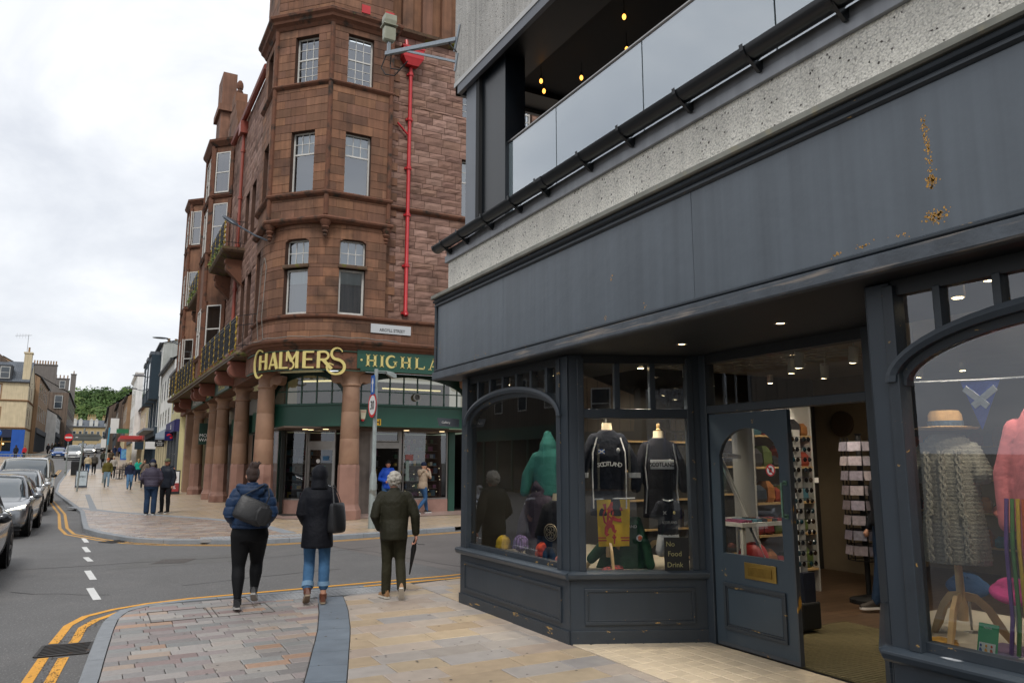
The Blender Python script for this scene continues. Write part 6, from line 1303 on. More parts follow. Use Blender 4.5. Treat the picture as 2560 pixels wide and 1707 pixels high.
def dsc(b, c_, r_, o, m=0, n=32): b.add([c_+ax*o+tx*r_*cos(2*pi*i/n)+V3((0, 0, r_*sin(2*pi*i/n))) for i in range(n)], [tuple(range(n))], m)
c_ = V3((px_, py_, 3.13))+ax*.08; b = MB(); b.loft([[c_+ax*o+tx*.33*cos(2*pi*i/32)+V3((0, 0, .33*sin(2*pi*i/32))) for i in range(32)] for o in (-.012, .0)]); dsc(b, c_, .325, .002, 1); dsc(b, c_, .255, .004, 2); sgn = b.build('round_sign', [greysign, red, white], t30)
text('numerals', '30', .32, black, sgn, c_+ax*.008-V3((0, 0, .11)), tx, depth=.002, sx=.9, bold=.006)
c_ = V3((px_, py_, 3.66))+ax*.08; b = MB(); hw, hh = .13, .25
b.extr([c_+tx*sx*hw+V3((0, 0, sz*hh)) for sx, sz in ((-1, -1), (1, -1), (1, 1), (-1, 1))], ax*.01); osn = b.build('one_way_sign', blues, t30)
b = MB(); ap = [(-.03, -.19), (.03, -.19), (.03, .03), (.08, .03), (0, .19), (-.08, .03), (-.03, .03)]; b.extr([c_+ax*.011+tx*x+V3((0, 0, z)) for x, z in ap], ax*.003); b.build('arrow', white, osn)
MB().bar((px_, py_, 4.03), (px_+.3, py_-.02, 4.03), .03, .03).build('lamp_arm', poleg, t30)
b = MB(); b.loft([[(px_+.28+i*.09, py_+y*w, 4.0-.03*i+z*w) for y, z in ((-.07, -.06), (.07, -.06), (.07, .05), (-.07, .05))] for i, w in ((0, .7), (1, 1.1), (2, 1.3), (3, .7))]); b.build('sign_light', poleg, t30, bevel=.008)
# no entry sign up the street
x, y = -2.16, 71.6; z0 = zg(y); t_ = thing('no_entry_sign', 'red no entry disc on a thin grey pole up the street', 'road sign', (x, y, z0)); post(t_, x, y, z0, z0+3.3, .05); post(t_, x, y, z0, z0+.8, .08)
b = MB(); n = 28; b.loft([[(x+.31*cos(2*pi*i/n), y-.07-o, z0+3.05+.31*sin(2*pi*i/n)) for i in range(n)] for o in (0, .012)][::-1]); s_ = b.build('disc', red, t_); MB().box(x-.24, y-.092, z0+2.99, x+.24, y-.083, z0+3.11).build('white_bar', white, s_)
# grey back of a direction sign
x, y = -.87, 50.0; t_ = thing('direction_sign', 'grey back of a direction sign on a leaning pole', 'road sign', (x, y, 0)); MB().tube([(x, y, 0), (x+.12, y, 3.6)], .05, 10).build('pole', poleg, t_, smooth=True)
b = MB(); b.extr([(x-.42, y-.06, 2.88), (x+.86, y-.06, 2.88), (x+1.06, y-.06, 3.08), (x+.86, y-.06, 3.28), (x-.42, y-.06, 3.28)], (0, -.02, 0)); b.build('panel', greysign, t_); b = MB()
for z in (2.97, 3.19): b.box(x-.4, y-.10, z-.02, x+.9, y-.081, z+.02)
b.build('stiffener', greysign, t_); MB().box(x-.3, y-.106, 3.05, x-.18, y-.101, 3.11).build('sticker', white, t_)
# keep left sign and guard rail by the far crossing
x, y = -9.0, 92; z0 = zg(y); t_ = thing('keep_left_sign', 'blue round arrow sign on a pole at the far left', 'road sign', (x, y, z0)); post(t_, x, y, z0, z0+4.6, .06, blues); post(t_, x, y, z0, z0+1.7, .09, mat('yellow_post', 'c79a2e', rough=.5))
b = MB(); b.loft([[(x+.36*cos(2*pi*i/24), y-.08-o, z0+3.3+.36*sin(2*pi*i/24)) for i in range(24)] for o in (0, .012)][::-1]); s_ = b.build('disc', blues, t_); b = MB(); b.bar((x+.2, y-.096, z0+3.5), (x-.15, y-.096, z0+3.15), .01, .07, up=(1, 0, -1)); b.extr([(x-.2, y-.095, z0+3.1), (x+.06, y-.095, z0+3.1), (x-.2, y-.095, z0+3.36)], (0, -.01, 0)); b.build('arrow', white, s_)
t_ = thing('guard_rail', 'grey pedestrian guard rail in front of the blue shop', 'railing', (-7, 97, zg(97))); z0 = zg(97); b = MB()
for z in (.12, 1.05): b.bar((-11, 97, z0+z), (-4.4, 97, z0+z), .06, .06)
b.build('rail', poleg, t_)
for i in range(8):
    x = -11+i*.94; MB().bar((x, 97, z0-.1), (x, 97, z0+1.05), .06, .06).build('post', poleg, t_)
b = MB()
for i in range(44): b.bar((-10.9+i*.15, 97, z0+.12), (-10.9+i*.15, 97, z0+1.05), .014, .014)
b.build('baluster', poleg, t_)['kind'] = 'stuff'
# litter bin, A-boards, pole with blue top
x, y = -1.5, 72.0; z0 = zg(y); t_ = thing('litter_bin', 'black street litter bin beside the no entry sign', 'bin', (x, y, z0)); MB().loft([[(x+sx*w, y+sy*w, z0+z) for sx, sy in ((-1, -1), (1, -1), (1, 1), (-1, 1))] for z, w in ((0, .3), (.95, .33), (1.1, .34), (1.18, .26))]).build('casing', mat('bin_black', '16181b', rough=.5), t_, bevel=.03); MB().box(x-.22, y-.35, z0+.72, x+.22, y-.31, z0+.92).build('opening', black, t_)
def aboard(x, y, lab, cols, txt, w=.3, h=1.0, rz=0):
    z0 = zg(y); t_ = thing('pavement_board', lab, 'sign board', (x, y, z0), rz, world=False)
    for s_ in (-1, 1): b = MB(); b.extr([(-w, s_*.25, 0.02), (w, s_*.25, 0.02), (w, s_*.03, h), (-w, s_*.03, h)], (0, s_*.02, 0)); b.build('panel', cols[0], t_)
    u = V3((0, .22, h)).normalized(); b = MB(); o = V3((0, -.26, 0)); P_ = lambda s_, k: (s_, -.272+k*.22/h, .02+k)
    b.quad(P_(-w*.86, h*.1), P_(w*.86, h*.1), P_(w*.86, h*.93), P_(-w*.86, h*.93)); pn = b.build('poster', cols[1], t_)
    if len(cols) > 2: b = MB(); b.quad(*[V3(P_(s_, k))+V3((0, -.003, 0)) for s_, k in ((-w*.86, h*.1), (w*.86, h*.1), (w*.86, h*.45), (-w*.86, h*.45))]); b.build('poster_band', cols[2], pn)
    for body, k, sz, m_ in txt: text('lettering', body, sz, m_, pn, V3(P_(0, k))+V3((0, -.008, 0)), (1, 0, 0), up=u, depth=.003)
aboard(3.55, 44.3, 'black framed SALE pavement board leaning by the colonnade', (black, white, mat('sale_red', '8d2b2b', rough=.5)), [('SALE', h_, .26, mat('sale_red', '8d2b2b', rough=.5)) for h_ in (.72,)]+[('50%', .26, .26, white)], w=.42, h=1.25)
aboard(-.75, 54.4, 'navy framed white pavement board at the kerb beside the leaning sign pole', (mat('navy_frame', '232c3a', rough=.5), mat('pale_poster', 'a8b4bb', rough=.5, var=.15, vs=6)), [('OPEN', .6, .16, navy)], w=.33, h=1.05)
aboard(3.2, 112, 'bright blue pavement board far up the right pavement', (blues, mat('cyan_poster', '4f86a8', rough=.5, var=.3, vs=4)), [], w=.55, h=1.4)
x, y = .45, 60; z0 = zg(y); t_ = thing('banner_pole', 'leaning grey pole with pale blue top and small white panel', 'pole', (x, y, z0)); MB().tube([(x, y, z0), (x+.12, y, z0+2.6)], .055, 10).build('pole', poleg, t_); MB().tube([(x+.12, y, z0+2.6), (x+.17, y, z0+3.8)], .06, 10).build('upper_pole', mat('pale_blue_pole', '4b8ca8', rough=.4), t_); MB().box(x-.30, y-.05, z0+2.4, x+.02, y-.03, z0+3.0).build('panel', white, t_)
# cafe chairs and tables
def cafe_chair(x, y, rz, lab):
    t_ = thing('cafe_chair', lab, 'chair', (x, y, zg(y)), rz, 'black metal cafe chairs', world=False)
    for sx in (-1, 1):
        for sy in (-1, 1): MB().tube([(sx*.22, sy*.22, 0), (sx*.2, sy*.2, .45)], .014, 6).build('leg', blackiron, t_)
        MB().tube([(sx*.2, -.2, .45), (sx*.2, -.27, .95)], .014, 6).build('back_post', blackiron, t_)
    MB().box(-.22, -.22, .44, .22, .22, .47).build('seat', blackiron, t_, bevel=.01)
    for z in (.62, .74, .86): MB().tube([(-.2, -.22-.07*(z-.45), z), (0, -.26-.07*(z-.45), z), (.2, -.22-.07*(z-.45), z)], .016, 6).build('back_slat', blackiron, t_)
for i, (x, y, rz, lab) in enumerate(((1.45, 64.6, .4, 'black cafe chair nearest the camera on the pavement'), (1.7, 66.2, 2.8, 'black cafe chair behind the nearest cafe table'), (2.0, 69.5, .2, 'black cafe chair at the middle of the cafe row'), (2.15, 71.2, 3.0, 'black cafe chair second furthest up the pavement'), (2.35, 74, .3, 'black cafe chair furthest up the pavement'))): cafe_chair(x, y, rz, lab)
for x, y, lab in ((1.6, 65.4, 'round black cafe table nearest the camera'), (2.1, 70.4, 'round black cafe table further up the pavement')):
    t_ = thing('cafe_table', lab, 'table', (x, y, zg(y))); z0 = zg(y); MB().lathe([(.36, .72), (.36, .745)], (x, y, z0), 20).build('table_top', blackiron, t_); MB().lathe([(.03, .03), (.03, .72)], (x, y, z0), 8).build('stem', blackiron, t_); MB().lathe([(.24, 0), (.2, .03)], (x, y, z0), 16).build('base', blackiron, t_)
# hanging shop signs
def hang(nm, lab, x, y, z, w, h, m, txt=(), arm=True):
    b = MB(); b.box(x-w/2, y-.03, z-h/2, x+w/2, y+.03, z+h/2); o = b.build(nm, m, None); tag(o, lab, 'sign')
    for body, dz, sz, m_ in txt: text('lettering', body, sz, m_, o, (x, y-.034, z+dz), (1, 0, 0), depth=.004)
    if arm: MB().bar((x-w/2, y, z+h/2+.06), (4.6, y, z+h/2+.06), .03, .03).build('bracket', black, o)
    return o
sg = mat('sign_black_gloss', '0e0e10', rough=.35)
hang('hanging_sign', 'black THE WHISKY SHOP sign hanging over the pavement', 3.62, 56.2, 2.95, .58, .48, sg, [('THE', .08, .13, white), ('WHISKY', -.05, .13, white), ('SHOP', -.18, .13, white)])
o = hang('hanging_sign', 'navy square sign with a red emblem over the pavement', 4.02, 53.6, 3.35, .62, .58, mat('sign_navy', '141b52', rough=.35)); b = MB(); b.add([(4.02+.17*cos(a)-.03, 53.565, 3.36+.14*sin(a)) for a in [pi*i/10 for i in range(11)]]+[(4.02+.07*cos(a)-.03, 53.565, 3.36+.05*sin(a)) for a in [pi-pi*i/10 for i in range(11)]], [tuple(range(22))[::-1]]); b.quad((4.05, 53.564, 3.16), (4.20, 53.564, 3.22), (4.18, 53.564, 3.36), (4.02, 53.564, 3.30)); b.build('emblem', mat('emblem_red', 'd6263a', rough=.4), o)
hang('hanging_sign', 'plain white hanging sign beyond the whisky shop', 3.5, 64, 2.95, .72, .55, white); hang('hanging_sign', 'dark slate hanging sign beyond the white one', 3.1, 73, 3.1, .7, .65, navy)
hang('hanging_sign', 'long green hanging sign far up the pavement', 2.4, 100, 5.3, 1.3, .5, mat('sign_green', '1f6a45', rough=.4)); hang('hanging_sign', 'tall white and navy banner sign on the brown stone house', 1.9, 126, 7.0, 1.1, 2.2, white)
o = tag(MB().box(4.0, 50.7, 3.55, 4.07, 57.2, 4.25).build('fascia_sign', purple), 'long purple shop fascia sign with pale lettering on the yellow house', 'sign'); text('lettering', 'fab', .5, white, o, (3.99, 53, 3.75), (0, -1, 0))
# bracket lamps over the far pavement
for x, y, z, lab in ((3.2, 58, 10.3, 'slim bracket street lamp nearest beyond the sandstone building'), (2.6, 74, 9.2, 'slim bracket street lamp in front of the navy oriel'), (2.4, 85, 9.0, 'slim bracket street lamp furthest up the right side')):
    t_ = thing('bracket_lamp', lab, 'street lamp', (4.3, y, z)); MB().tube([(4.5, y, z-.35), (x+.5, y, z)], .035, 6).build('arm', lampm, t_); b = MB(); b.ell((x+.1, y, z+.05), .55, .2, .07, 14, 6); b.build('head', lampm, t_, smooth=True)
# ================================================================ people
def remesh(mb, vox, mats, name, it=4, disp=None, fac=.5):
    ob = bpy.data.objects.new('t', mb.mesh('t', []))
    r_ = ob.modifiers.new('r', 'REMESH'); r_.mode = 'VOXEL'; r_.voxel_size = vox
    if it: s_ = ob.modifiers.new('s', 'SMOOTH'); s_.factor = fac; s_.iterations = it
    me = evaluated(ob); me.name = name
    if disp:
        ns = [v.normal.copy() for v in me.vertices]
        for v, n in zip(me.vertices, ns): v.co += n*disp(v.co, n)
    for m in mats: me.materials.append(m)
    me.polygons.foreach_set('use_smooth', [True]*len(me.polygons)); me.update(); return me
def cap(b, pts, rad):   # limb: tapered tube with round ends
    b.tube(pts, rad, 12)
    for p, r_ in ((pts[0], rad[0]), (pts[-1], rad[-1])): b.ell(p, r_, r_, r_, 12, 8)
def oval(b, rings, n=20):   # (z, rx, ry, cx, cy)
    b.loft([[(cx+rx*cos(2*pi*i/n), cy+ry*sin(2*pi*i/n), z) for i in range(n)] for z, rx, ry, cx, cy in rings])
skin = mat('skin', 'b98a72', rough=.55, var=.06, vs=20, coords='obj'); skin2 = mat('ruddy_skin', 'a9745f', rough=.55, var=.06, vs=20, coords='obj')
def cloth(n, c, **k): return mat(n, c, **{**dict(rough=.8, var=.12, vs=5, bump=.014, bs=13, coords='obj', spec=.2), **k})
def hand(b, w, el, side, curl=.5, grip=None):
    """palm and five bent fingers continuing the forearm el->w"""
    d = (V3(w)-V3(el)).normalized(); s_ = V3((side, 0, 0)); s_ = (s_-d*s_.dot(d)).normalized(); f = d.cross(s_)*side; w = V3(w)   # f: towards the front of the body
    p = w+d*.05; b.ell(p, .022, .042, .052, 10, 8, rot=Matrix((s_, f, d)).transposed().to_3x3())
    for k in range(4):
        L = (.068, .076, .072, .058)[k]; base = w+d*.092+f*(.030-.020*k); c1 = base+(d*cos(curl)-s_*sin(curl))*L*.55; c2 = c1+(d*cos(curl*2.2)-s_*sin(curl*2.2))*L*.5
        b.tube([base-d*.02, base, c1, c2], [.0105, .0105, .0095, .008], 8); b.ell(c2, .008, .008, .008, 6, 5)
    base = w+d*.03+f*.035; c1 = base+(d*.6+f*.7).normalized()*.035; c2 = c1+(d*.9+f*.1-s_*.4).normalized()*.03; b.tube([base-f*.015, base, c1, c2], [.013, .012, .011, .009], 8); b.ell(c2, .009, .009, .009, 6, 5)
def person(label, loc, rz, J=None, H=1.72, vox=.02, hips=.165, waist=.15, chest=.175, shoulder=.185, depth=1.0, jacket=None, hem=.92, jr=(.068, .058, .05), puff=0, trousers=None, thigh=.095, knee=.068, ank=.052, tr_end=.10,
           shoe=None, sole=None, hair=None, hairstyle='short', hat=None, hatm=None, hood=None, sk=None, jdisp=None, fine=False, hands=True, flare=0, look=0, collar=True, face=True, skirt=0, wide=0, bun=False, group=None):
    k = H/1.72; t_ = thing('person', label, 'person', loc, rz, group, world=False)
    j = dict(hipL=(-.095, 0, .90), hipR=(.095, 0, .90), knL=(-.10, .03, .49), knR=(.10, .03, .49), anL=(-.10, 0, .085), anR=(.10, 0, .085), ftL=(0, 1, 0), ftR=(0, 1, 0),
             shL=(-shoulder, 0, 1.40), shR=(shoulder, 0, 1.40), elL=(-shoulder-.06, -.02, 1.13), elR=(shoulder+.06, -.02, 1.13), wrL=(-shoulder-.05, .08, .88), wrR=(shoulder+.05, .08, .88), head=(0, .02, 1.60), lean=(0, 0))
    j.update(J or {}); j = {a: (V3(c_)*k if a[:2] not in ('ft', 'le') else c_) for a, c_ in j.items()}
    hd = j['head']; sk = sk or skin; lx, ly = j['lean']
    q = Matrix.Rotation(look, 3, 'Z')
    # --- the body: one continuous surface
    b = MB(); b.ell(hd+V3((0, 0, .01*k)), .074*k, .092*k, .108*k, 16, 12); b.ell(hd+q @ V3((0, .028*k, -.055*k)), .056*k, .062*k, .062*k, 14, 9)
    if face:
        b.ell(hd+q @ V3((0, .098*k, -.015*k)), .014*k, .020*k, .026*k, 8, 6); b.ell(hd+q @ V3((0, .085*k, -.062*k)), .026*k, .014*k, .012*k, 8, 6); b.ell(hd+q @ V3((0, .080*k, .02*k)), .055*k, .014*k, .014*k, 10, 6)
        for sx in (-1, 1): b.ell(hd+q @ V3((sx*.076*k, -.005*k, -.01*k)), .010*k, .022*k, .032*k, 8, 6)
    b.tube([hd-V3((0, .01*k, .06*k)), V3((lx, ly, 1.42*k))], [.052*k, .058*k], 12)
    oval(b, [(z*k, rx*k*.88, ry*k*.85, cx, cy) for z, rx, ry, cx, cy in ((.86, hips, .11*depth, 0, 0), (1.0, hips, .11*depth, 0, 0), (1.12, waist, .10*depth, lx*.4, ly*.4), (1.3, chest, .11*depth, lx*.8, ly*.8), (1.42, chest*.8, .08*depth, lx, ly))])
    for s_ in 'LR':
        cap(b, [j['sh'+s_], j['el'+s_], j['wr'+s_]], [.045*k, .038*k, .026*k])
        if hands and fine: hand(b, j['wr'+s_], j['el'+s_], -1 if s_ == 'L' else 1, .6)
        elif hands: d = (j['wr'+s_]-j['el'+s_]).normalized(); b.ell(j['wr'+s_]+d*.07*k, .035*k, .04*k, .05*k, 8, 6); b.tube([j['wr'+s_], j['wr'+s_]+d*.05*k], .024*k, 8)
        cap(b, [j['hip'+s_], j['kn'+s_], j['an'+s_]], [.075*k, .05*k, .036*k])
    body = link('body', remesh(b, min(vox, .009) if fine else vox*.8, [sk], 'body', 2), t_)
    if face:
        for sx in (-1, 1):
            b = MB(); b.ell(hd+q @ V3((sx*.030*k, .0865*k, .012*k)), .012*k, .006*k, .006*k, 8, 5); b.build('eye', mat('eye_dark', '1d1713', rough=.3), body)
            b = MB(); b.ell(hd+q @ V3((sx*.032*k, .0885*k, .034*k)), .020*k, .006*k, .004*k, 8, 5); b.build('eyebrow', hair or carblk, body)
        b = MB(); b.ell(hd+q @ V3((0, .0985*k, -.060*k)), .021*k, .004*k, .005*k, 8, 5); b.build('mouth', mat('lips', '7d4a42', rough=.5), body)
    # --- trousers
    b = MB(); oval(b, [(z*k, rx*k, ry*k, 0, cy*k) for z, rx, ry, cy in ((.80, hips*.92, .125*depth, -.01), (.88, hips*1.06, .142*depth, -.015), (.98, hips*1.02, .13*depth, -.008), (1.04, waist*1.04, .11*depth, 0))])
    for s_ in 'LR':
        h_, kn, an = j['hip'+s_], j['kn'+s_], j['an'+s_]; e_ = an.lerp(kn, max(0, (tr_end*k-an.z)/max(.05, kn.z-an.z)))
        cap(b, [h_-V3((0, .005, .02)), h_.lerp(kn, .5)+V3((0, .005, 0)), kn, kn.lerp(e_, .35)-V3((0, .012*k, 0)), e_], [thigh*1.12*k, thigh*.92*k, knee*k, knee*1.02*k, ank*k])
    link('trousers', remesh(b, vox*.8, [trousers], 'trousers', 3), t_)
    # --- jacket
    b = MB(); sh = shoulder
    rg = [(hem, (hips+.02+flare)*1.0, .158*depth+flare*.5, 0, -.012), ((hem+1.05)/2, (hips+.018+flare*.5), .162*depth, 0, -.010), (1.08, waist+.022+puff*.5, .135*depth+puff*.3, lx*.3, ly*.3), (1.2, (waist+chest)/2+.02+puff*.6, .142*depth+puff*.4, lx*.6, ly*.6), (1.32, chest+.018+puff*.5, .145*depth+puff*.4, lx*.8, ly*.8), (1.41, sh*.92+puff*.2, .115*depth+puff*.3, lx, ly), (1.455, sh*.55, .085*depth, lx, ly), (1.475, .075, .075, lx, ly+.005)]
    if hem > 1.0: rg = [r_ for r_ in rg if r_[0] >= hem-.001]
    oval(b, [(z*k, rx*k, ry*k, cx*k, cy*k) for z, rx, ry, cx, cy in sorted(rg)])
    for s_ in 'LR':
        a, e_, w = j['sh'+s_], j['el'+s_], j['wr'+s_]; w2 = e_.lerp(w, .93)
        cap(b, [a.lerp(V3((0, 0, a.z)), .15)-V3((0, 0, .01)), a.lerp(e_, .5), e_, w2], [(jr[0]+puff*.5)*k, (jr[0]+puff)*k*.98, (jr[1]+puff)*k, (jr[2]+puff*.5)*k])
    if collar: b.tube([V3((lx, ly, 1.44))*k, V3((lx, ly+.01, 1.505))*k], [.082*k, .072*k], 14)
    jk = link('jacket', remesh(b, min(vox, .010) if (fine and jdisp) else vox*.8, [jacket], 'jacket', 3, jdisp), t_)
    # --- shoes
    for s_ in 'LR':
        an = j['an'+s_]; f = V3(j['ft'+s_]).normalized(); r_ = f.cross(V3((0, 0, 1))).normalized(); u = r_.cross(f); heel = an-u*.075*k-f*.065*k
        P_ = lambda x, y, z: heel+f*x*k+r_*y*k+u*z*k
        b = MB(); pr = [(-.012, .026), (.03, .036), (.10, .036), (.17, .044), (.22, .040), (.255, .022)]
        b.loft([[P_(x, -w, 0), P_(x, w, 0), P_(x, w, .026), P_(x, -w, .026)] for x, w in pr]); so = b.build('sole', sole or white, None, wl=False)
        b = MB(); b.loft([[P_(x, w*.98*cos(a), .02+h*max(0, sin(a))) for a in [pi*i/8 for i in range(9)]] for (x, w), h in zip(pr, (.075, .095, .085, .055, .045, .03))]); b.tube([P_(.05, 0, .05), P_(.045, 0, .115)], [.046*k, .048*k], 10)
        sho = b.build('shoe', shoe or carblk, t_, smooth=True); so.parent = sho
    # --- hair, hat, hood
    if hair and hairstyle:
        b = MB(); hr = random.Random(int(H*1000)+len(label))
        if hairstyle == 'short': b.ell(hd+q @ V3((0, -.012*k, .035*k)), .083*k, .098*k, .095*k, 16, 10); b.ell(hd+q @ V3((0, -.045*k, -.02*k)), .074*k, .065*k, .075*k, 14, 9)
        elif hairstyle == 'curly':
            for _ in range(70):
                d = V3((hr.gauss(0, 1), hr.gauss(0, 1)-.35, hr.gauss(0, 1)+.5)).normalized(); b.ell(hd+V3((0, -.01, .022))*k+V3((d.x*.084, d.y*.1, d.z*.1))*k, .027*k, .027*k, .024*k, 7, 5)
            b.ell(hd+V3((0, -.012, .02))*k, .085*k, .1*k, .1*k, 14, 9)
        elif hairstyle == 'bun':
            b.ell(hd+V3((0, -.012, .03))*k, .083*k, .1*k, .095*k, 16, 10); b.ell(hd+V3((0, -.05, -.02))*k, .07*k, .06*k, .07*k, 12, 8); b.ell(hd+V3((.01, -.045, .115))*k, .06*k, .055*k, .05*k, 12, 8)
            for _ in range(26): a = hr.random()*6.3; p0 = hd+V3((.01+.05*cos(a), -.045+.04*sin(a), .13))*k; b.tube([p0, p0+V3((hr.uniform(-.04, .05), hr.uniform(-.03, .03), hr.uniform(.02, .055)))*k], [.007*k, .004*k], 5)
        elif hairstyle == 'long': b.ell(hd+V3((0, -.012, .03))*k, .086*k, .1*k, .095*k, 16, 10); b.tube([hd+V3((0, -.05, .0))*k, hd+V3((0, -.085, -.12))*k, hd+V3((0, -.10, -.27))*k], [.085*k, .095*k, .06*k], 12, flat=.6)
        link('hair', remesh(b, .008 if fine else vox*.6, [hair], 'hair', 1), t_)
    if hat == 'beanie':
        b = MB(); b.ell(hd+q @ V3((0, -.008*k, .058*k)), .088*k, .104*k, .09*k, 18, 10); b.lathe([(.086*k, 0), (.094*k, .005*k), (.094*k, .05*k), (.086*k, .055*k)], hd+V3((0, -.008*k, .018*k)), 18); link('hat', remesh(b, vox*.5, [hatm], 'hat', 2), t_)
    elif hat == 'cap':
        b = MB(); b.ell(hd+q @ V3((0, -.005*k, .055*k)), .087*k, .103*k, .078*k, 18, 10); b.ell(hd+q @ V3((0, .10*k, .040*k)), .07*k, .075*k, .010*k, 14, 6); link('hat', remesh(b, vox*.45, [hatm], 'hat', 1), t_)
    if hood == 'up':
        b = MB(); b.ell(hd+V3((0, -.018, .018))*k, .104*k, .122*k, .138*k, 18, 12); b.tube([hd+V3((0, -.02, -.03))*k, V3((0, -.02, 1.42))*k], [.10*k, .115*k], 16); b.tube([hd+V3((.1*cos(a), .075, .01+.125*sin(a)))*k for a in [pi*i/10-.3 for i in range(12)]], .018*k, 8)
        link('hood', remesh(b, vox*.7, [jacket], 'hood', 3), t_)
    elif hood == 'down':
        b = MB(); b.tube([V3((.15*cos(a), -.035+.10*sin(a), 1.455-.02*abs(sin(a))))*k for a in [2*pi*i/16 for i in range(17)]], .05*k, 10); b.ell(V3((0, -.135, 1.40))*k, .15*k, .06*k, .085*k, 16, 9); b.ell(V3((0, -.15, 1.33))*k, .10*k, .05*k, .07*k, 14, 8)
        link('hood', remesh(b, vox*.7, [jacket], 'hood', 3, jdisp), t_)
    return t_, j, k
quilt = lambda pitch, a: (lambda c_, n: -a*(1-abs(sin(pi*c_.z/pitch)))**3)
diam = lambda p, a: (lambda c_, n: -a*(max(0, 1-abs(sin(pi*(c_.x+c_.z*1.0)/p))*3)+max(0, 1-abs(sin(pi*(c_.x-c_.z*1.0)/p))*3)) if c_.z > 1.12 and n.y < .5 else 0)
leather = mat('black_leather', '121316', rough=.42, var=.1, vs=8, bump=.003, bs=90, coords='obj')
# woman in the blue puffer
pl, J_, k_ = person('woman in navy blue puffer jacket and black leggings with black tote, walking away', (1.62, 9.32, 0), -.17, dict(knL=(-.11, .02, .49), anL=(-.10, -.13, .105), ftL=(-.08, 1, -.12), knR=(.10, .20, .53), anR=(.085, .16, .19), ftR=(.12, 1, -.5), elL=(-.245, -.07, 1.14), wrL=(-.18, .14, 1.0), elR=(.245, -.07, 1.14), wrR=(.18, .14, 1.0), head=(0, .03, 1.595)),
    H=1.62, fine=True, hips=.205, waist=.19, chest=.195, shoulder=.18, depth=1.15, jacket=cloth('blue_puffer', '1c2f4a', rough=.5, sheen=0), hem=.96, jr=(.078, .072, .06), puff=.012, trousers=cloth('black_leggings', '0c0d10', rough=.75, bump=.003), thigh=.118, knee=.078, ank=.046, tr_end=.15, shoe=mat('black_trainer', '17171a', rough=.6, coords='obj'), sole=mat('grey_sole', '9a9894', rough=.7, coords='obj'), hair=mat('auburn_hair', '2d1a12', rough=.6, var=.4, vs=60, bump=.01, bs=150, coords='obj'), hairstyle='bun', hood='down', jdisp=quilt(.105, .013), hands=True)
def tote(owner, lab, M, w, h, d, flap=True):
    t_ = thing('shoulder_bag', lab, 'bag', M.translation, 0, world=False); t_.matrix_basis = M
    b = MB(); b.loft([[(x*wx, y*wy, z) for x, y in ((-1, -.6), (-.6, -1), (.6, -1), (1, -.6), (1, .6), (.6, 1), (-.6, 1), (-1, .6))] for z, wx, wy in ((-h/2, w*.44, d*.45), (-h/2+.03, w*.48, d*.55), (0, w*.5, d*.5), (h/2-.02, w*.47, d*.30), (h/2, w*.46, d*.22))]); subd(b.build('body', leather, t_, smooth=True), 1)
    return t_
Mb = pl.matrix_basis if False else Matrix.Translation((1.62, 9.32, 0)) @ Matrix.Rotation(-.17, 4, 'Z')
Mt = Mb @ Matrix.Translation((.00, -.25, 1.11)) @ Matrix.Rotation(-.12, 4, 'X') @ Matrix.Rotation(radians(24), 4, 'Y')
bg = tote(pl, 'black leather tote slung across the back of the blue puffer jacket', Mt, .37, .28, .12)
Mi = Mt.inverted()
b = MB(); pts = [Mi @ (Mb @ V3(p)) for p in [(-.10, -.23, 1.28), (.06, -.19, 1.36), (.13, -.11, 1.40), (.155, .02, 1.37)]]; pts2 = [Mi @ (Mb @ V3(p)) for p in [(.14, -.27, 1.14), (.19, -.21, 1.26), (.175, -.10, 1.385), (.165, .02, 1.37)]]
MB().tube(pts, .011, 6, flat=.5).build('strap', leather, bg); MB().tube(pts2, .011, 6, flat=.5).build('strap', leather, bg)
b = MB(); b.extr([(.02, -.082, .13), (.27, -.05, .14), (.25, -.05, -.16), (.06, -.09, -.12)], (0, -.02, 0)); subd(b.build('side_wing', leather, bg), 1)
# woman in the dark hooded parka
pm_, J_, k_ = person('person in dark navy hooded parka and rolled blue jeans, walking away', (2.39, 9.26, 0), -.24, dict(knL=(-.085, .10, .50), anL=(-.10, -.08, .16), ftL=(-.1, 1, -.55), knR=(.10, .03, .49), anR=(.10, .0, .085), elL=(-.215, -.04, 1.13), wrL=(-.16, .15, 1.0), elR=(.215, -.04, 1.13), wrR=(.19, .15, 1.0)),
    H=1.60, fine=True, hips=.17, waist=.165, chest=.175, shoulder=.165, depth=1.1, jacket=cloth('navy_parka', '0d0f16', rough=.7), hem=.70, jr=(.075, .068, .055), flare=.015, trousers=cloth('blue_jeans', '3f6284', rough=.85, var=.2, vs=7), thigh=.088, knee=.072, ank=.066, tr_end=.22, shoe=mat('brown_shoe', '5d3320', rough=.5, coords='obj'), sole=mat('tan_sole', '8d7b66', rough=.7, coords='obj'), hood='up', hands=True)
Mp = Matrix.Translation((2.39, 9.26, 0)) @ Matrix.Rotation(-.24, 4, 'Z'); Mt = Mp @ Matrix.Translation((.215, -.13, 1.0)) @ Matrix.Rotation(.9, 4, 'Z')
bg = tote(pm_, 'slate leather bucket bag hanging from the right shoulder of the navy parka', Mt, .26, .36, .16); Mi = Mt.inverted()
for dx in (-.04, .05): MB().tube([Mi @ (Mp @ V3(p)) for p in [(.215+dx, -.15+dx, 1.16), (.19+dx*.6, -.11, 1.28), (.165+dx*.3, -.06, 1.375), (.16, .03, 1.37)]], .010, 6, flat=.5).build('strap', leather, bg)
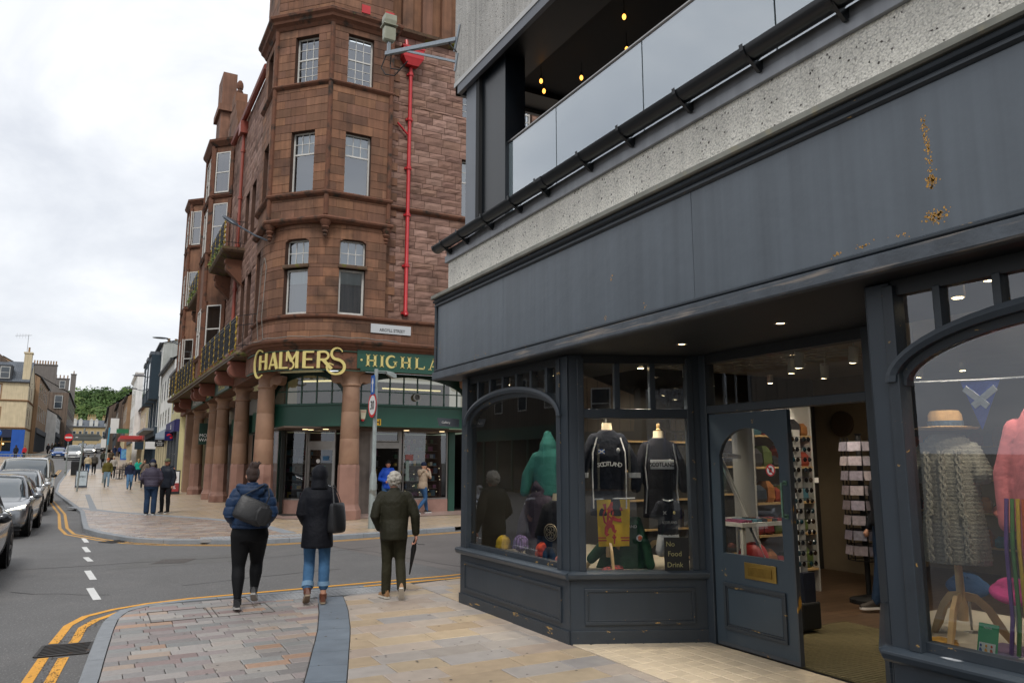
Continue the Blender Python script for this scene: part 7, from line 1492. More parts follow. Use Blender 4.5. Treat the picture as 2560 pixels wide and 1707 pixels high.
for s_, (x, y, z) in (('L', (-.10, -.08, .22)), ('R', (.10, .0, .22))):
    b = MB(); kn, an = J_['kn'+s_], J_['an'+s_]; p0 = an.lerp(kn, (.22*k_-an.z)/(kn.z-an.z)); p1 = an.lerp(kn, (.275*k_-an.z)/(kn.z-an.z)); b.tube([p0, p1], .075*k_, 14); b.build('jeans_cuff', cloth('jeans_cuff', '6f8ca6', rough=.85), pm_, smooth=True)
# man in the olive quilted jacket
olive = cloth('olive_quilted_jacket', '26251a', rough=.65)
pn, J_, k_ = person('white-haired man in olive quilted jacket holding a folded umbrella, walking away', (3.31, 9.14, 0), -.3, dict(knL=(-.085, .04, .49), anL=(-.09, .05, .085), ftL=(-.45, 1, 0), knR=(.10, .06, .50), anR=(.115, -.16, .17), ftR=(.10, 1, -1.1), elL=(-.27, -.06, 1.13), wrL=(-.19, .10, .94), elR=(.29, -.03, 1.12), wrR=(.31, .05, .87), head=(-.01, .035, 1.60)),
    H=1.53, fine=True, hips=.172, waist=.18, chest=.195, shoulder=.2, depth=1.12, jacket=olive, hem=.80, jr=(.078, .070, .056), trousers=cloth('olive_trousers', '2b291c', rough=.8), thigh=.092, knee=.072, ank=.066, tr_end=.10, shoe=mat('tan_shoe', '8d6a48', rough=.6, coords='obj'), sole=mat('pale_sole', 'bdb8ad', rough=.7, coords='obj'), hair=mat('white_hair', 'a9a49a', rough=.7, var=.25, vs=60, bump=.012, bs=120, coords='obj'), hairstyle='curly', sk=skin2, jdisp=diam(.085, .0035), look=.5)
Mm = Matrix.Translation((3.31, 9.14, 0)) @ Matrix.Rotation(-.3, 4, 'Z'); d_ = (J_['wrR']-J_['elR']).normalized(); hp_ = J_['wrR']+d_*.09+V3((-.012, .01, 0))
t_ = thing('umbrella', 'folded black umbrella held in the right hand of the white-haired man', 'umbrella', Mm @ hp_, 0, world=False); ua = (Mm.to_3x3() @ V3((-.12, .30, -1))).normalized(); 
MB().lathe([(.001, -.46), (.008, -.45), (.02, -.3), (.034, -.12), (.022, -.02), (.013, 0.02)], (0, 0, 0), 12).build('canopy', mat('umbrella_black', '0c0c0e', rough=.6), t_, smooth=True); MB().lathe([(.010, 0), (.012, .03), (.014, .06), (.010, .09), (.016, .12), (.006, .13)], (0, 0, 0), 10).build('handle', mat('umbrella_handle', '1a1a1c', rough=.25), t_, smooth=True); b = MB(); b.ell((0, 0, .155), .018, .018, .018, 10, 7); b.build('knob', chrome, t_, smooth=True)
MB().tube([(0, 0, -.03), (.05, -.02, -.05), (.13, -.03, -.055)], .007, 6, flat=.4).build('tie_strap', carblk, t_); t_.matrix_basis = Matrix.Translation(Mm @ hp_) @ (-ua).to_track_quat('Z', 'Y').to_matrix().to_4x4()
# --- by the shop door
jn = cloth('blue_denim', '34567c', rough=.85, var=.2, vs=7); dkt = cloth('dark_trousers', '1c1d22'); dj = cloth('dark_denim', '22344c', rough=.85)
person('man in bright blue jacket and black hat standing in the corner shop doorway', (8.35, 23.75, 0.01), pi-.35, dict(elL=(-.27, .0, 1.12), wrL=(-.10, .17, 1.12), elR=(.27, .0, 1.12), wrR=(.08, .17, 1.05)), H=1.70, jacket=cloth('bright_blue_jacket', '1d47a8', rough=.55), hem=.82, puff=.01, trousers=jn, hat='beanie', hatm=cloth('black_knit', '141416'), hair=None, hood='down', sk=skin2)
person('woman in beige jacket and navy hat walking past the corner shop window, hand to face', (9.42, 23.35, 0.01), -pi/2+.2, dict(knL=(-.08, .16, .52), anL=(-.08, .22, .09), knR=(.08, .06, .5), anR=(.08, -.26, .16), ftR=(0, 1, -.7), elL=(-.24, .14, 1.22), wrL=(-.09, .20, 1.45), elR=(.22, .14, 1.2), wrR=(.08, .20, 1.42)), H=1.64, jacket=cloth('beige_jacket', '9a8a78', rough=.7), hem=.84, trousers=jn, thigh=.085, hat='beanie', hatm=cloth('navy_knit', '1a2238'), hood='down', shoe=mat('dark_boot', '2a2420', rough=.6))
# --- two men talking
person('man in purple grey padded gilet, seen from behind, talking on the corner', (1.60, 27.1, 0), -.2, dict(elL=(-.30, -.03, 1.12), wrL=(-.23, .14, .98), elR=(.28, .0, 1.12), wrR=(.2, .2, .95)), H=1.74, hips=.2, waist=.215, chest=.21, shoulder=.2, depth=1.2, jacket=cloth('purple_gilet', '3f3a47', rough=.6), hem=.88, puff=.012, jdisp=quilt(.11, .010), trousers=dj, thigh=.11, knee=.085, ank=.08, hat='beanie', hatm=cloth('navy_knit', '1a2238'), hair=mat('grey_hair', '77726a', rough=.7), hairstyle='short', face=True, vox=.016)
person('man in dark navy raincoat and green flat cap, facing the camera', (2.08, 27.75, 0), pi-.55, dict(elL=(-.26, .0, 1.12), wrL=(-.24, .06, .88)), H=1.78, hips=.18, waist=.185, chest=.2, shoulder=.2, depth=1.1, jacket=cloth('navy_raincoat', '1d222c', rough=.5), hem=.80, trousers=dkt, hat='cap', hatm=cloth('olive_cap', '5c6048'), hair=mat('grey_hair', '77726a', rough=.7), sk=skin2, hood='down', vox=.016)
# --- people on the far pavement
walkA = dict(knL=(-.09, .16, .52), anL=(-.09, .25, .10), knR=(.09, .05, .5), anR=(.09, -.25, .14), ftR=(0, 1, -.5)); walkB = dict(knR=(.09, .16, .52), anR=(.09, .25, .10), knL=(-.09, .05, .5), anL=(-.09, -.25, .14), ftL=(0, 1, -.5))
def far(lab, x, y, rz, pose=None, **k): return person(lab, (x, y, zg(y)), rz, pose, **{**dict(vox=.028, group='people on the far pavement'), **k})
gh = mat('brown_hair', '3a281c', rough=.7, var=.2, coords='obj')
far('man in olive jacket and orange hat walking towards the camera', .63, 54.2, pi, walkA, H=1.8, jacket=cloth('olive_fleece', '5a5428'), trousers=cloth('pale_jeans', '6f8799'), hat='beanie', hatm=cloth('orange_knit', 'b3552a'), hair=gh)
far('woman in navy coat and cream bobble hat walking towards the camera', 1.8, 51.0, pi, walkB, H=1.7, hips=.19, jacket=cloth('navy_coat', '20263c'), trousers=cloth('mid_jeans', '4f7396'), thigh=.11, knee=.085, hat='beanie', hatm=cloth('cream_knit', 'b5aa93'), hair=gh, hairstyle='long')
far('fair-haired woman in a bright teal jacket', 2.62, 60.3, .1, walkA, H=1.65, jacket=cloth('teal_jacket', '1f9a86'), trousers=dj, hair=mat('fair_hair', '9a7a50', rough=.7), hairstyle='long')
far('man in taupe jumper with a hand at his face', 2.61, 52.15, pi-.1, {**walkB, 'elR': (.24, .12, 1.2), 'wrR': (.06, .17, 1.5)}, H=1.78, jacket=cloth('taupe_jumper', '756a5e'), trousers=dkt, hair=gh, collar=False)
far('woman in cream coat walking away beside the litter bin', -.65, 72.7, 0, walkA, H=1.65, jacket=cloth('cream_coat', 'b0a184'), trousers=jn, hair=gh, flare=.02)
far('man in grey coat with maroon rucksack walking away', -.18, 72.9, 0, walkB, H=1.75, jacket=cloth('grey_coat', '4b4842'), trousers=dkt, hair=mat('grey_hair', '77726a', rough=.7))
far('man in dark coat left of the woman in the cream coat', -1.05, 74, 0, walkA, H=1.75, jacket=cloth('dark_coat', '23252b'), trousers=dkt, hair=gh)
far('woman in pale raincoat behind the man in the orange hat', 1.15, 66, pi, walkA, H=1.66, jacket=cloth('pale_raincoat', 'a39c93'), trousers=dkt, hat='beanie', hatm=cloth('cream_knit', 'b5aa93'))
far('man in brown jacket up by the cafe tables', 1.25, 88, pi, walkB, H=1.75, jacket=cloth('brown_jacket', '4d4234'), trousers=dkt, hair=mat('grey_hair', '77726a', rough=.7))
far('person in dark green coat left of the man in the brown jacket', .55, 86, 0, walkA, H=1.72, jacket=cloth('green_coat', '33352b'), trousers=dkt, hair=gh)
far('person in black coat standing in the shade by the yellow house', 3.35, 57, pi, None, H=1.74, jacket=cloth('dark_coat', '23252b'), trousers=dkt, hair=gh)
far('person in navy anorak far up the right pavement', 2.0, 116, pi, walkA, H=1.75, jacket=cloth('navy_coat', '20263c'), trousers=dj, hair=gh)
far('person in royal blue coat next to the blue pavement board', 2.7, 118, 0, walkB, H=1.72, jacket=cloth('royal_coat', '26386e'), trousers=dkt, hair=gh)
far('person in red coat by the blue shop on the far left', -8.0, 112, 2.6, None, H=1.7, jacket=cloth('red_coat', 'a3262c'), trousers=dkt, hair=gh)
far('person in dark coat by the blue shop on the far left', -8.9, 112, 2.9, None, H=1.76, jacket=cloth('dark_coat', '23252b'), trousers=dkt, hair=gh, hood='up')
for i in range(5): far(('person in dark clothes outside the tan tenement, nearest the corner', 'person in grey outside the tan tenement', 'person in green outside the tan tenement', 'person in dark clothes outside the low white house', 'person in brown outside the low white house')[i], -6.5+.15*i, 132+i*7, R.uniform(0, 6), walkA, jacket=cloth(('dark_coat', 'grey_coat', 'green_coat', 'dark_coat', 'brown_jacket')[i], '333333'), trousers=dkt, hair=gh, vox=.04)
# ================================================================ inside the gift shop
wallw = mat('shop_wall_cream', '6d604c', rough=.8, var=.08); woodf = mat('shop_wood_floor', '4b3a2a', rough=.45, var=.15, vs=3, brick=(1.2, .14, hexc('2c2118'), .006, hexc('554231'))); ceilm = mat('shop_ceiling', '9a958a', rough=.8, var=.05)
matm = mat('coir_mat', '5a5236', rough=.95, var=.15, vs=20, bump=.004, bs=90); dispm = mat('display_base', 'b3aa99', rough=.7, var=.08); shelfw = mat('shelf_white', 'a3a3a0', rough=.6, var=.05); woodl = mat('pale_beech', 'b89a6b', rough=.5, var=.12, vs=8, coords='obj')
b = MB(); b.box(5.22, -2.9, -.04, 12, 8.5, .004); b.build('shop_floor', woodf, shop); b = MB()
for i in range(44): b.box(5.2, 3.72+i*.042, .004, 7.0, 3.72+i*.042+.03, .012)
b.box(5.19, 3.70, .0, 7.0, 5.58, .007); b.build('door_mat', matm, shop)
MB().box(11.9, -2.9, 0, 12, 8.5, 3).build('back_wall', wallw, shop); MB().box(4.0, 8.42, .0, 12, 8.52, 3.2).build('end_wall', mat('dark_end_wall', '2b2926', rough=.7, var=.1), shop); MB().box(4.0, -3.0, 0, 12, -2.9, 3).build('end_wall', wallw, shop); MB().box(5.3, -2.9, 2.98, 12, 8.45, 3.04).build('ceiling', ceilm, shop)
MB().box(4.02, 5.7, 2.70, 5.32, 8.44, 3.04).build('bay_ceiling', ceilm, shop); MB().box(4.02, -2.9, 2.70, 5.32, 3.6, 3.04).build('bay_ceiling', ceilm, shop)
MB().prism([(4.03, 8.42), (4.03, 6.22), (5.12, 5.70), (5.75, 5.70), (5.75, 8.42)], .55, .60).build('display_base', dispm, shop); MB().prism([(4.03, 2.75), (5.12, 3.58), (5.75, 3.58), (5.75, -2.9), (4.03, -2.9)], .52, .58).build('display_base', dispm, shop)
MB().box(5.7, 5.75, 0, 5.75, 8.42, .56).build('display_front', dispm, shop); MB().box(5.7, -2.9, 0, 5.75, 3.56, .53).build('display_front', dispm, shop)
b = MB()   # hanging wire ceiling grid
for i in range(14): b.bar((5.35, 5.4+i*.16, 2.86), (7.6, 5.4+i*.16, 2.86), .012, .012)
for i in range(12): b.bar((5.4+i*.18, 5.3, 2.86), (5.4+i*.18, 7.6, 2.86), .012, .012)
b.build('wire_grid', shelfw, shop)
def lampat(par, p, watts, to=None, col=(1, .86, .68), size=1.9):
    l_ = bpy.data.lights.new('spot', 'SPOT'); l_.energy = watts; l_.color = col; l_.spot_size = size; l_.spot_blend = .6; l_.shadow_soft_size = .05
    o = link('lamp_light', l_, par); v = V3(p)-V3(to) if to else V3((0, 0, 1)); o.matrix_basis = Matrix.Translation(p) @ v.normalized().to_track_quat('Z', 'Y').to_matrix().to_4x4(); return o
spotw = mat('spotlight_white', 'b9b9b6', rough=.4, var=.03); spl = mat('spot_glow', (1, .85, .6), emit=(1, .78, .45), es=12, var=0)
for (x, y, z) in ((6.2, 5.35, 2.62), (6.3, 4.7, 2.66), (6.6, 4.3, 2.6), (5.9, 5.0, 2.62), (7.4, 5.0, 2.7), (7.5, 6.0, 2.7), (8.4, 5.4, 2.7), (5.6, 1.9, 2.45), (5.9, 2.5, 2.4), (6.4, 2.2, 2.5), (6.8, 1.6, 2.5)):
    b = MB(); b.tube([(x, y, z+.09), (x+.02, y+.03, z-.06)], .045, 12); b.tube([(x, y, z+.08), (x, y, 2.98)], .010, 6); s_ = b.build('track_spotlight', spotw, shop, smooth=True); lampat(s_, (x+.02, y+.03, z-.08), 24 if z > 2.55 else 30); b = MB(); b.lathe([(.034, 0), (.001, -.004)], (x+.02, y+.032, z-.064), 12, cap=False); b.build('lamp', spl, s_)
for p, to, w in (((4.35, 8.1, 2.62), (4.45, 7.5, 1.2), 24), ((4.3, 7.0, 2.62), (4.5, 7.2, 1.0), 36), ((4.3, 6.45, 2.62), (4.55, 6.3, 1.1), 64), ((4.75, 6.0, 2.62), (5.0, 6.05, 1.0), 64), ((4.3, 2.5, 2.62), (4.7, 2.9, 1.3), 30), ((4.35, 1.7, 2.62), (4.7, 2.35, 1.3), 30), ((6.5, 7.3, 2.75), (6.7, 8.3, 1.2), 60), ((8.0, 7.3, 2.75), (8.2, 8.3, 1.2), 50), ((7.6, 6.1, 2.75), (7.9, 7.0, 1.3), 40), ((8.9, 5.2, 2.75), (9.3, 6.4, 1.2), 40)):  # bay spots, then room spots added to brighten the dark shelves and doorway
    b = MB(); b.tube([V3(p)+V3((0, 0, .08)), V3(p)-V3((0, 0, .03))], .04, 12); s_ = b.build('bay_and_fill_spotlight', spotw, shop, smooth=True); b = MB(); b.lathe([(.03, 0), (.001, -.003)], V3(p)-V3((0, 0, .033)), 12, cap=False); b.build('lamp', spl, s_); lampat(s_, V3(p)-V3((0, 0, .05)), w, to)
# shelving on the walls and goods
def srf(fr, s0, s1, zs, o, nm, big=(.12, .3), lab=None):
    t_ = thing(nm, lab, 'shelving', tuple(fr((s0+s1)/2, 0, o))); b = MB()
    for a in (s0, s1-.03): b.fbox(fr, a, a+.03, 0, zs[-1]+.42, o-.34, o)
    b.fbox(fr, s0, s1, 0, zs[-1]+.42, o-.36, o-.34); b.build('carcass', shelfw, t_)
    for z in zs:
        MB().fbox(fr, s0+.03, s1-.03, z-.025, z, o-.34, o+.01).build('shelf', woodl, t_); s_ = s0+.05; g_ = MB()
        while s_ < s1-.15:
            w = R.uniform(*big); h = R.uniform(.14, .3); g_.loft([[fr(s_+w*.5+w*.45*k_*cx, z+hh*h, o-.16+.12*k_*cz) for cx, cz in ((-1, -1), (1, -1), (1, 1), (-1, 1))] for hh, k_ in ((.005, .8), (.2, 1), (.7, .95), (1, .5))], r=R.random()); s_ += w
        g_.build('goods', bagm, t_, smooth=False)['kind'] = 'stuff'
bagm = mat('shop_goods', rough=.6, var=.2, vs=12, rv=.25, pal=['a3402a', '7d1f24', '8f5a2c', '2f3a48', '4b5a2c', '8a3522', '23242a', '3a6a7a', '6d2c4a', '94602f', '2c2c30', 'a85a34'])
FI_ = Fr((6.9, 8.3), (8.6, 8.3)); srf(Fr((5.9, 8.36), (9.4, 8.36)), .1, 1.6, (.35, .75, 1.15, 1.55, 1.95), -.02, 'shelf_unit', lab='white shelves of orange and red bags behind the hoodies'); srf(Fr((5.9, 8.36), (9.4, 8.36)), 1.7, 3.3, (.35, .8, 1.2, 1.6, 2.0), -.02, 'shelf_unit', lab='white shelves of handbags seen through the door glass')
srf(Fr((7.3, 7.0), (8.9, 7.0)), 0, 1.1, (.3, .75, 1.15, 1.6, 2.0), 0, 'shelf_unit', (.12, .22), lab='white shelf unit of red rucksacks inside the doorway'); srf(Fr((11.8, 8.3), (11.8, 4)), .2, 4, (.4, .9, 1.4, 1.9), 0, 'shelf_unit', lab='dim wall shelves at the very back of the shop'); srf(Fr((11.8, 3.4), (11.8, -2)), .2, 5, (.4, .9, 1.4, 1.9), 0, 'shelf_unit', lab='dim wall shelves behind the knitted dress')
# clock
b = MB(); b.lathe([(.2, 0), (.2, .04), (.17, .045)], (0, 0, 0), 24); b.v = [(10.2-z, 7.9+x, 2.25+y) for x, y, z in b.v]; tag(b.build('wall_clock', mat('clock_brown', '3a2c1e', rough=.5)), 'round brown wall clock high on the back wall', 'clock'); MB().box(10.2, 7.3, 0, 10.3, 8.42, 2.98).build('nib_wall', wallw, shop)
# sunglasses rack just inside the door
t_ = thing('sunglasses_rack', 'tall narrow rack of sunglasses just inside the open door', 'display rack', (6.25, 5.42, 0)); b = MB(); b.box(6.12, 5.33, .04, 6.38, 5.51, .30); b.build('base', black, t_, bevel=.02); MB().box(6.2, 5.40, .3, 6.3, 5.44, 1.98).build('column', shelfw, t_); b = MB(); b.box(6.17, 5.345, .30, 6.33, 5.40, .58); b.build('header_panel', mat('rack_print', '1c2230', rough=.4, var=.3, vs=8), t_); g_ = MB()
for i in range(13):
    z = .66+i*.102
    for sx in (-1, 1):
        for face_ in ((6.19, 5.385, -.3), (6.33, 5.36, .4)): g_.ell((face_[0]+sx*.032, face_[1]-.012, z), .029, .008, .024, 10, 6, r=R.random())
    g_.bar((6.14, 5.385, z+.024), (6.38, 5.36, z+.024), .012, .004, r=.1)
g_.build('sunglasses', mat('sunglass_lens', rough=.15, rv=.3, pal=['14151a', '1d1a18', '20262d', '2a1f18', '15303a', '101114'], spec=.8), t_)['kind'] = 'stuff'; b = MB(); b.box(6.36, 5.30, 1.45, 6.42, 5.305, 1.5); b.build('price_tag', white, t_)
# postcard spinners
cardm = mat('postcards', rough=.5, var=.25, vs=25, rv=.15, pal=['8a8492', '9a929a', '7c7a86', 'a39aa0', '837a80', '8f8a95']); cardmesh = MB().box(-.075, -.004, -.055, .075, .004, .055).mesh('card', cardm)
for x, y, lab, rows_ in ((8.2, 6.15, 'tall black postcard spinner nearest the doorway', 8), (9.3, 6.45, 'second postcard spinner deeper in the shop', 7)):
    t_ = thing('postcard_spinner', lab, 'display rack', (x, y, 0)); MB().lathe([(.22, 0), (.22, .05), (.03, .1), (.03, 1.98), (.05, 2.0)], (x, y, 0), 16).build('stand', black, t_); b = MB()
    for a in range(8):
        A = a*pi/4; b.tube([(x+.2*cos(A), y+.2*sin(A), .5), (x+.2*cos(A), y+.2*sin(A), 1.95)], .008, 5)
    for r_ in range(rows_+1): b.tube([(x+.2*cos(A), y+.2*sin(A), .5+r_*.175) for A in [pi/4*i for i in range(9)]], .006, 4)
    b.build('wire_frame', blackiron, t_)
    for r_ in range(rows_):
        for a in range(8):
            A = a*pi/4+pi/8; o = link('postcard', cardmesh, t_, Matrix.Translation((x+.205*cos(A), y+.205*sin(A), .62+r_*.175)) @ Matrix.Rotation(A-pi/2, 4, 'Z') @ Matrix.Rotation(.15, 4, 'X'))
person('shopper in dark coat and jeans deep inside the gift shop, half hidden by the post', (8.05, 5.75, .01), 1.2, walkA, H=1.72, vox=.025, jacket=cloth('dark_coat', '23252b'), trousers=dj, hair=gh, shoe=mat('dark_boot', '2a2420', rough=.6))
# pale ladder and table glimpsed through the door glass
t_ = thing('step_ladder', 'pale step ladder leaning behind the door glass', 'ladder', (6.6, 6.6, 0)); MB().bar((6.9, 6.2, 0), (6.55, 6.85, 1.75), .05, .03).build('rail', shelfw, t_); MB().bar((6.75, 6.75, 1.72), (6.3, 6.5, 1.74), .12, .04).build('top_step', shelfw, t_); MB().bar((7.2, 6.5, 0), (6.75, 7.0, 1.72), .05, .03).build('rail', shelfw, t_)
t_ = thing('display_table', 'grey table with folded scarves behind the door glass', 'table', (6.7, 6.2, 0)); MB().box(6.0, 5.95, .98, 6.75, 6.75, 1.02).build('table_top', shelfw, t_)
for x, y in ((6.05, 6.0), (6.7, 6.0), (6.05, 6.7), (6.7, 6.7)): MB().bar((x, y, 0), (x, y, .98), .04, .04).build('leg', shelfw, t_)
b = MB()
for i in range(9): b.box(6.05+i*.075, 6.0, 1.021, 6.115+i*.075, 6.3, 1.03+R.random()*.03, r=R.random())
tag(b.build('folded_scarves', bagm), 'row of small folded scarves on the grey table', 'scarves')['kind'] = 'stuff'
tag(MB().box(6.0, 6.0, .02, 6.5, 6.5, .5).build('storage_box', mat('blue_crate', '1f5f95', rough=.5), bevel=.02), 'blue storage box on the floor behind the door glass', 'box')
tag(link('red_bag', remesh(MB().ell((6.75, 6.55, .55), .2, .16, .2).ell((6.8, 6.5, .32), .16, .14, .25), .03, [mat('red_nylon', 'b02622', rough=.5)], 'red_bag', 2)), 'bright red nylon bag beside the blue box behind the door glass', 'bag')
# ---------------------------------------------------------------- window displays
def cl(n, c, **k): return mat(n, c, **{**dict(rough=.85, var=.10, vs=8, bump=.010, bs=16, coords='obj', spec=.2), **k})
def bust(name, label, cat, loc, rz, rings, fabric, sleeves=(), neck=None, stand=None, hood=None, vox=.012, group=None, zs=0, finial=True, disp=None):
    """dressed display form: rings (z, rx, ry) in local space facing -Y"""
    t_ = thing(name, label, cat, loc, rz, group, world=False); b = MB(); oval(b, [(z, rx, ry, 0, 0) for z, rx, ry in rings], 24)
    for pts, rad in sleeves: cap(b, [V3(p) for p in pts], rad)
    link('garment', remesh(b, vox, [fabric], 'garment', 2, disp), t_)
    zt_ = rings[-1][0]
    if neck: MB().lathe([(.06, zt_-.03), (.052, zt_+.05), (.05, zt_+.07), (.001, zt_+.072)], (0, 0, 0), 16).build('neck_form', mat('calico_form', 'c4b79d', rough=.8, var=.05), t_, smooth=True); 
    if neck and finial: b = MB(); b.lathe([(.02, zt_+.07), (.026, zt_+.085), (.012, zt_+.10), (.022, zt_+.12), (.018, zt_+.14), (.001, zt_+.15)], (0, 0, 0), 12); b.build('finial', woodl, t_, smooth=True)
    if stand:
        z1 = stand; MB().lathe([(.03, .12), (.036, .2), (.024, .25), (.022, z1)], (0, 0, 0), 14).build('stand_column', woodl, t_, smooth=True)
        for a in (.5, .5+2*pi/3, .5+4*pi/3):
            d = V3((cos(a), sin(a), 0)); nrm = V3((-d.y, d.x, 0)); prof = [(.015, .24), (.07, .23), (.13, .17), (.18, .07), (.235, .0), (.265, .0), (.22, .10), (.16, .205), (.09, .275), (.015, .29)]
            MB().extr([d*x+V3((0, 0, z))-nrm*.013 for x, z in prof], nrm*.026).build('tripod_leg', woodl, t_)
    return t_
torsoW = lambda z0, z1, w=.2, d=.105: [(z0, w*.98, d), (z0+(z1-z0)*.35, w*.88, d*.92), (z0+(z1-z0)*.7, w, d*1.05), (z0+(z1-z0)*.9, w*.85, d*.8), (z1, .075, .065)]
th = -.445
navyk = cl('navy_sports_shirt', '11151f'); shw = cl('shirt_white', 'b9bcc0')
# navy shirt with SCOTLAND arc, on the left stand
t1 = bust('dressed_bust', 'navy SCOTLAND shirt on a cream-necked wooden stand above the yellow flag', 'mannequin', (4.57, 6.35, .60), th, torsoW(.52, 1.38, .19), navyk, [([(-.13, 0, 1.28), (-.24, -.02, 1.08), (-.27, -.03, .95)], [.07, .065, .06]), ([(.13, 0, 1.28), (.24, -.02, 1.08), (.27, -.03, .95)], [.07, .065, .06])], True, .55, finial=False)
for sx in (-1, 1): b = MB(); b.tube([(sx*.12, -.095, 1.30), (sx*.165, -.10, 1.15), (sx*.17, -.098, .9), (sx*.165, -.10, .6)], .012, 6, flat=.3); b.build('white_piping', shw, t1)
for sx in (-1, 1): MB().lathe([(.066, 0), (.068, .05)], (sx*.268, -.03, .90), 12).build('white_cuff', shw, t1)
for i, ch in enumerate('SCOTLAND'): a = (i-3.5)*.031; text('print', ch, .06, white, t1, (a, -.122-.0+abs(a)*.12, 1.02+abs(i-3.5)*-.0035), (1, a*.0, 0), depth=.003, bold=.001)
b = MB(); b.box(-.11, -.125, 1.14, -.05, -.115, 1.18); s_ = b.build('saltire_badge', blues, t1); b = MB(); b.bar((-.11, -.127, 1.14), (-.05, -.127, 1.18), .003, .008); b.bar((-.11, -.127, 1.18), (-.05, -.127, 1.14), .003, .008); b.build('cross', white, s_)
b = MB(); b.ell((.09, -.118, 1.17), .02, .006, .026, 10, 6); b.build('crest', mat('crest_grey', '9a9c9f', rough=.6), t1)
# lion flag draped over the front of the stand
yel = cl('flag_yellow', 'd8b012', bump=.008, bs=9, rough=.7); redf = mat('flag_red', 'b3261f', rough=.7, var=.06, coords='obj')
FLg = Fr((4.42, 6.34), (4.72, 6.20)); FW = FLg.len; fb_ = lambda s_, z, o=0: FLg(s_, z, .012*sin(s_*26+z*4)+.02+o)
t_ = thing('lion_flag', 'yellow flag with red rampant lion draped over the left wooden stand', 'flag', tuple(FLg(FW/2, .84, 0))); b = MB(); nx, nz = 14, 10; g0 = [[fb_(FW*i/nx*(1-.0*j)+.012*j/nz*(1 if i < nx/2 else -1), 1.285-.455*j/nz+.004*i/nx) for i in range(nx+1)] for j in range(nz+1)]
b.loft(g0[::-1], cap=False, closed=False); b.loft([[q+FLg.n*-.004 for q in row] for row in g0], cap=False, closed=False); b.build('cloth', yel, t_, smooth=True)
U = lambda u, v: (FW*u, .84+.44*v)
def rib2(pts, w):
    n = len(pts); ws = w if isinstance(w, list) else [w]*n; L_, R_ = [], []
    for i, (u, v) in enumerate(pts):
        a, c_ = pts[max(i-1, 0)], pts[min(i+1, n-1)]; dx, dz = (c_[0]-a[0])*FW, (c_[1]-a[1])*.44; l = sqrt(dx*dx+dz*dz) or 1; s_, z = U(u, v); L_.append(fb_(s_-dz/l*ws[i]/2, z+dx/l*ws[i]/2, .004)); R_.append(fb_(s_+dz/l*ws[i]/2, z-dx/l*ws[i]/2, .004))
    b.loft([[p, q] for p, q in zip(L_, R_)], cap=False, closed=False); b.loft([[q+FLg.n*-.002, p+FLg.n*-.002] for p, q in zip(L_, R_)], cap=False, closed=False)
b = MB(); rib2([(.36, .40), (.37, .55), (.42, .70), (.47, .82)], [.05, .06, .085, .06]); rib2([(.40, .80), (.48, .90), (.58, .90), (.62, .86)], [.05, .07, .05, .02]); rib2([(.45, .72), (.58, .70), (.68, .78), (.76, .82)], [.04, .035, .03, .045]); rib2([(.43, .62), (.56, .57), (.66, .55), (.74, .56)], [.04, .035, .03, .045]); rib2([(.37, .46), (.46, .42), (.49, .33), (.56, .30)], [.05, .04, .03, .04]); rib2([(.35, .45), (.28, .38), (.26, .27), (.32, .22)], [.05, .04, .03, .04]); rib2([(.33, .44), (.22, .52), (.18, .68), (.25, .80), (.22, .92)], [.02, .018, .016, .02, .035])
rib2([(.40, .86), (.36, .80), (.38, .72)], [.03, .045, .02]); rib2([(.03, .17), (.97, .17)], .012); rib2([(.03, .11), (.97, .11)], .012); rib2([(.5, .04), (.5, .25)], [.01, .02]); rib2([(.44, .20), (.5, .16), (.56, .20)], [.012, .03, .012]); b.build('red_lion', redf, t_)
MB().tube([fb_(-.02, 1.29), fb_(FW/2, 1.295), fb_(FW+.05, 1.30)], .008, 6).build('white_hem', shw, t_)
# dark shirt seen from the back with a white SCOTLAND panel
t2 = bust('dressed_bust', 'dark shirt with white SCOTLAND panel on the right wooden stand', 'mannequin', (5.05, 6.12, .60), th, torsoW(.50, 1.30, .185), cl('dark_shirt', '14151d'), [([(-.13, 0, 1.20), (-.22, -.01, 1.0), (-.25, -.01, .8)], [.066, .062, .056]), ([(.13, 0, 1.20), (.22, -.01, 1.0), (.25, -.01, .8)], [.066, .062, .056])], True, .55)
b = MB(); b.box(-.12, -.127, .985, .12, -.119, 1.08); s_ = b.build('white_panel', shw, t2, bevel=.003); text('print', 'SCOTLAND', .062, black, s_, (0, -.129, 1.01), (1, 0, 0), depth=.002, sx=.78, bold=.0015)
for sx in (-1, 1): b = MB(); b.tube([(sx*.13, -.08, 1.24), (sx*.165, -.095, 1.0), (sx*.15, -.098, .8), (sx*.17, -.09, .55)], .013, 6, flat=.3); b.build('white_piping', shw, t2)
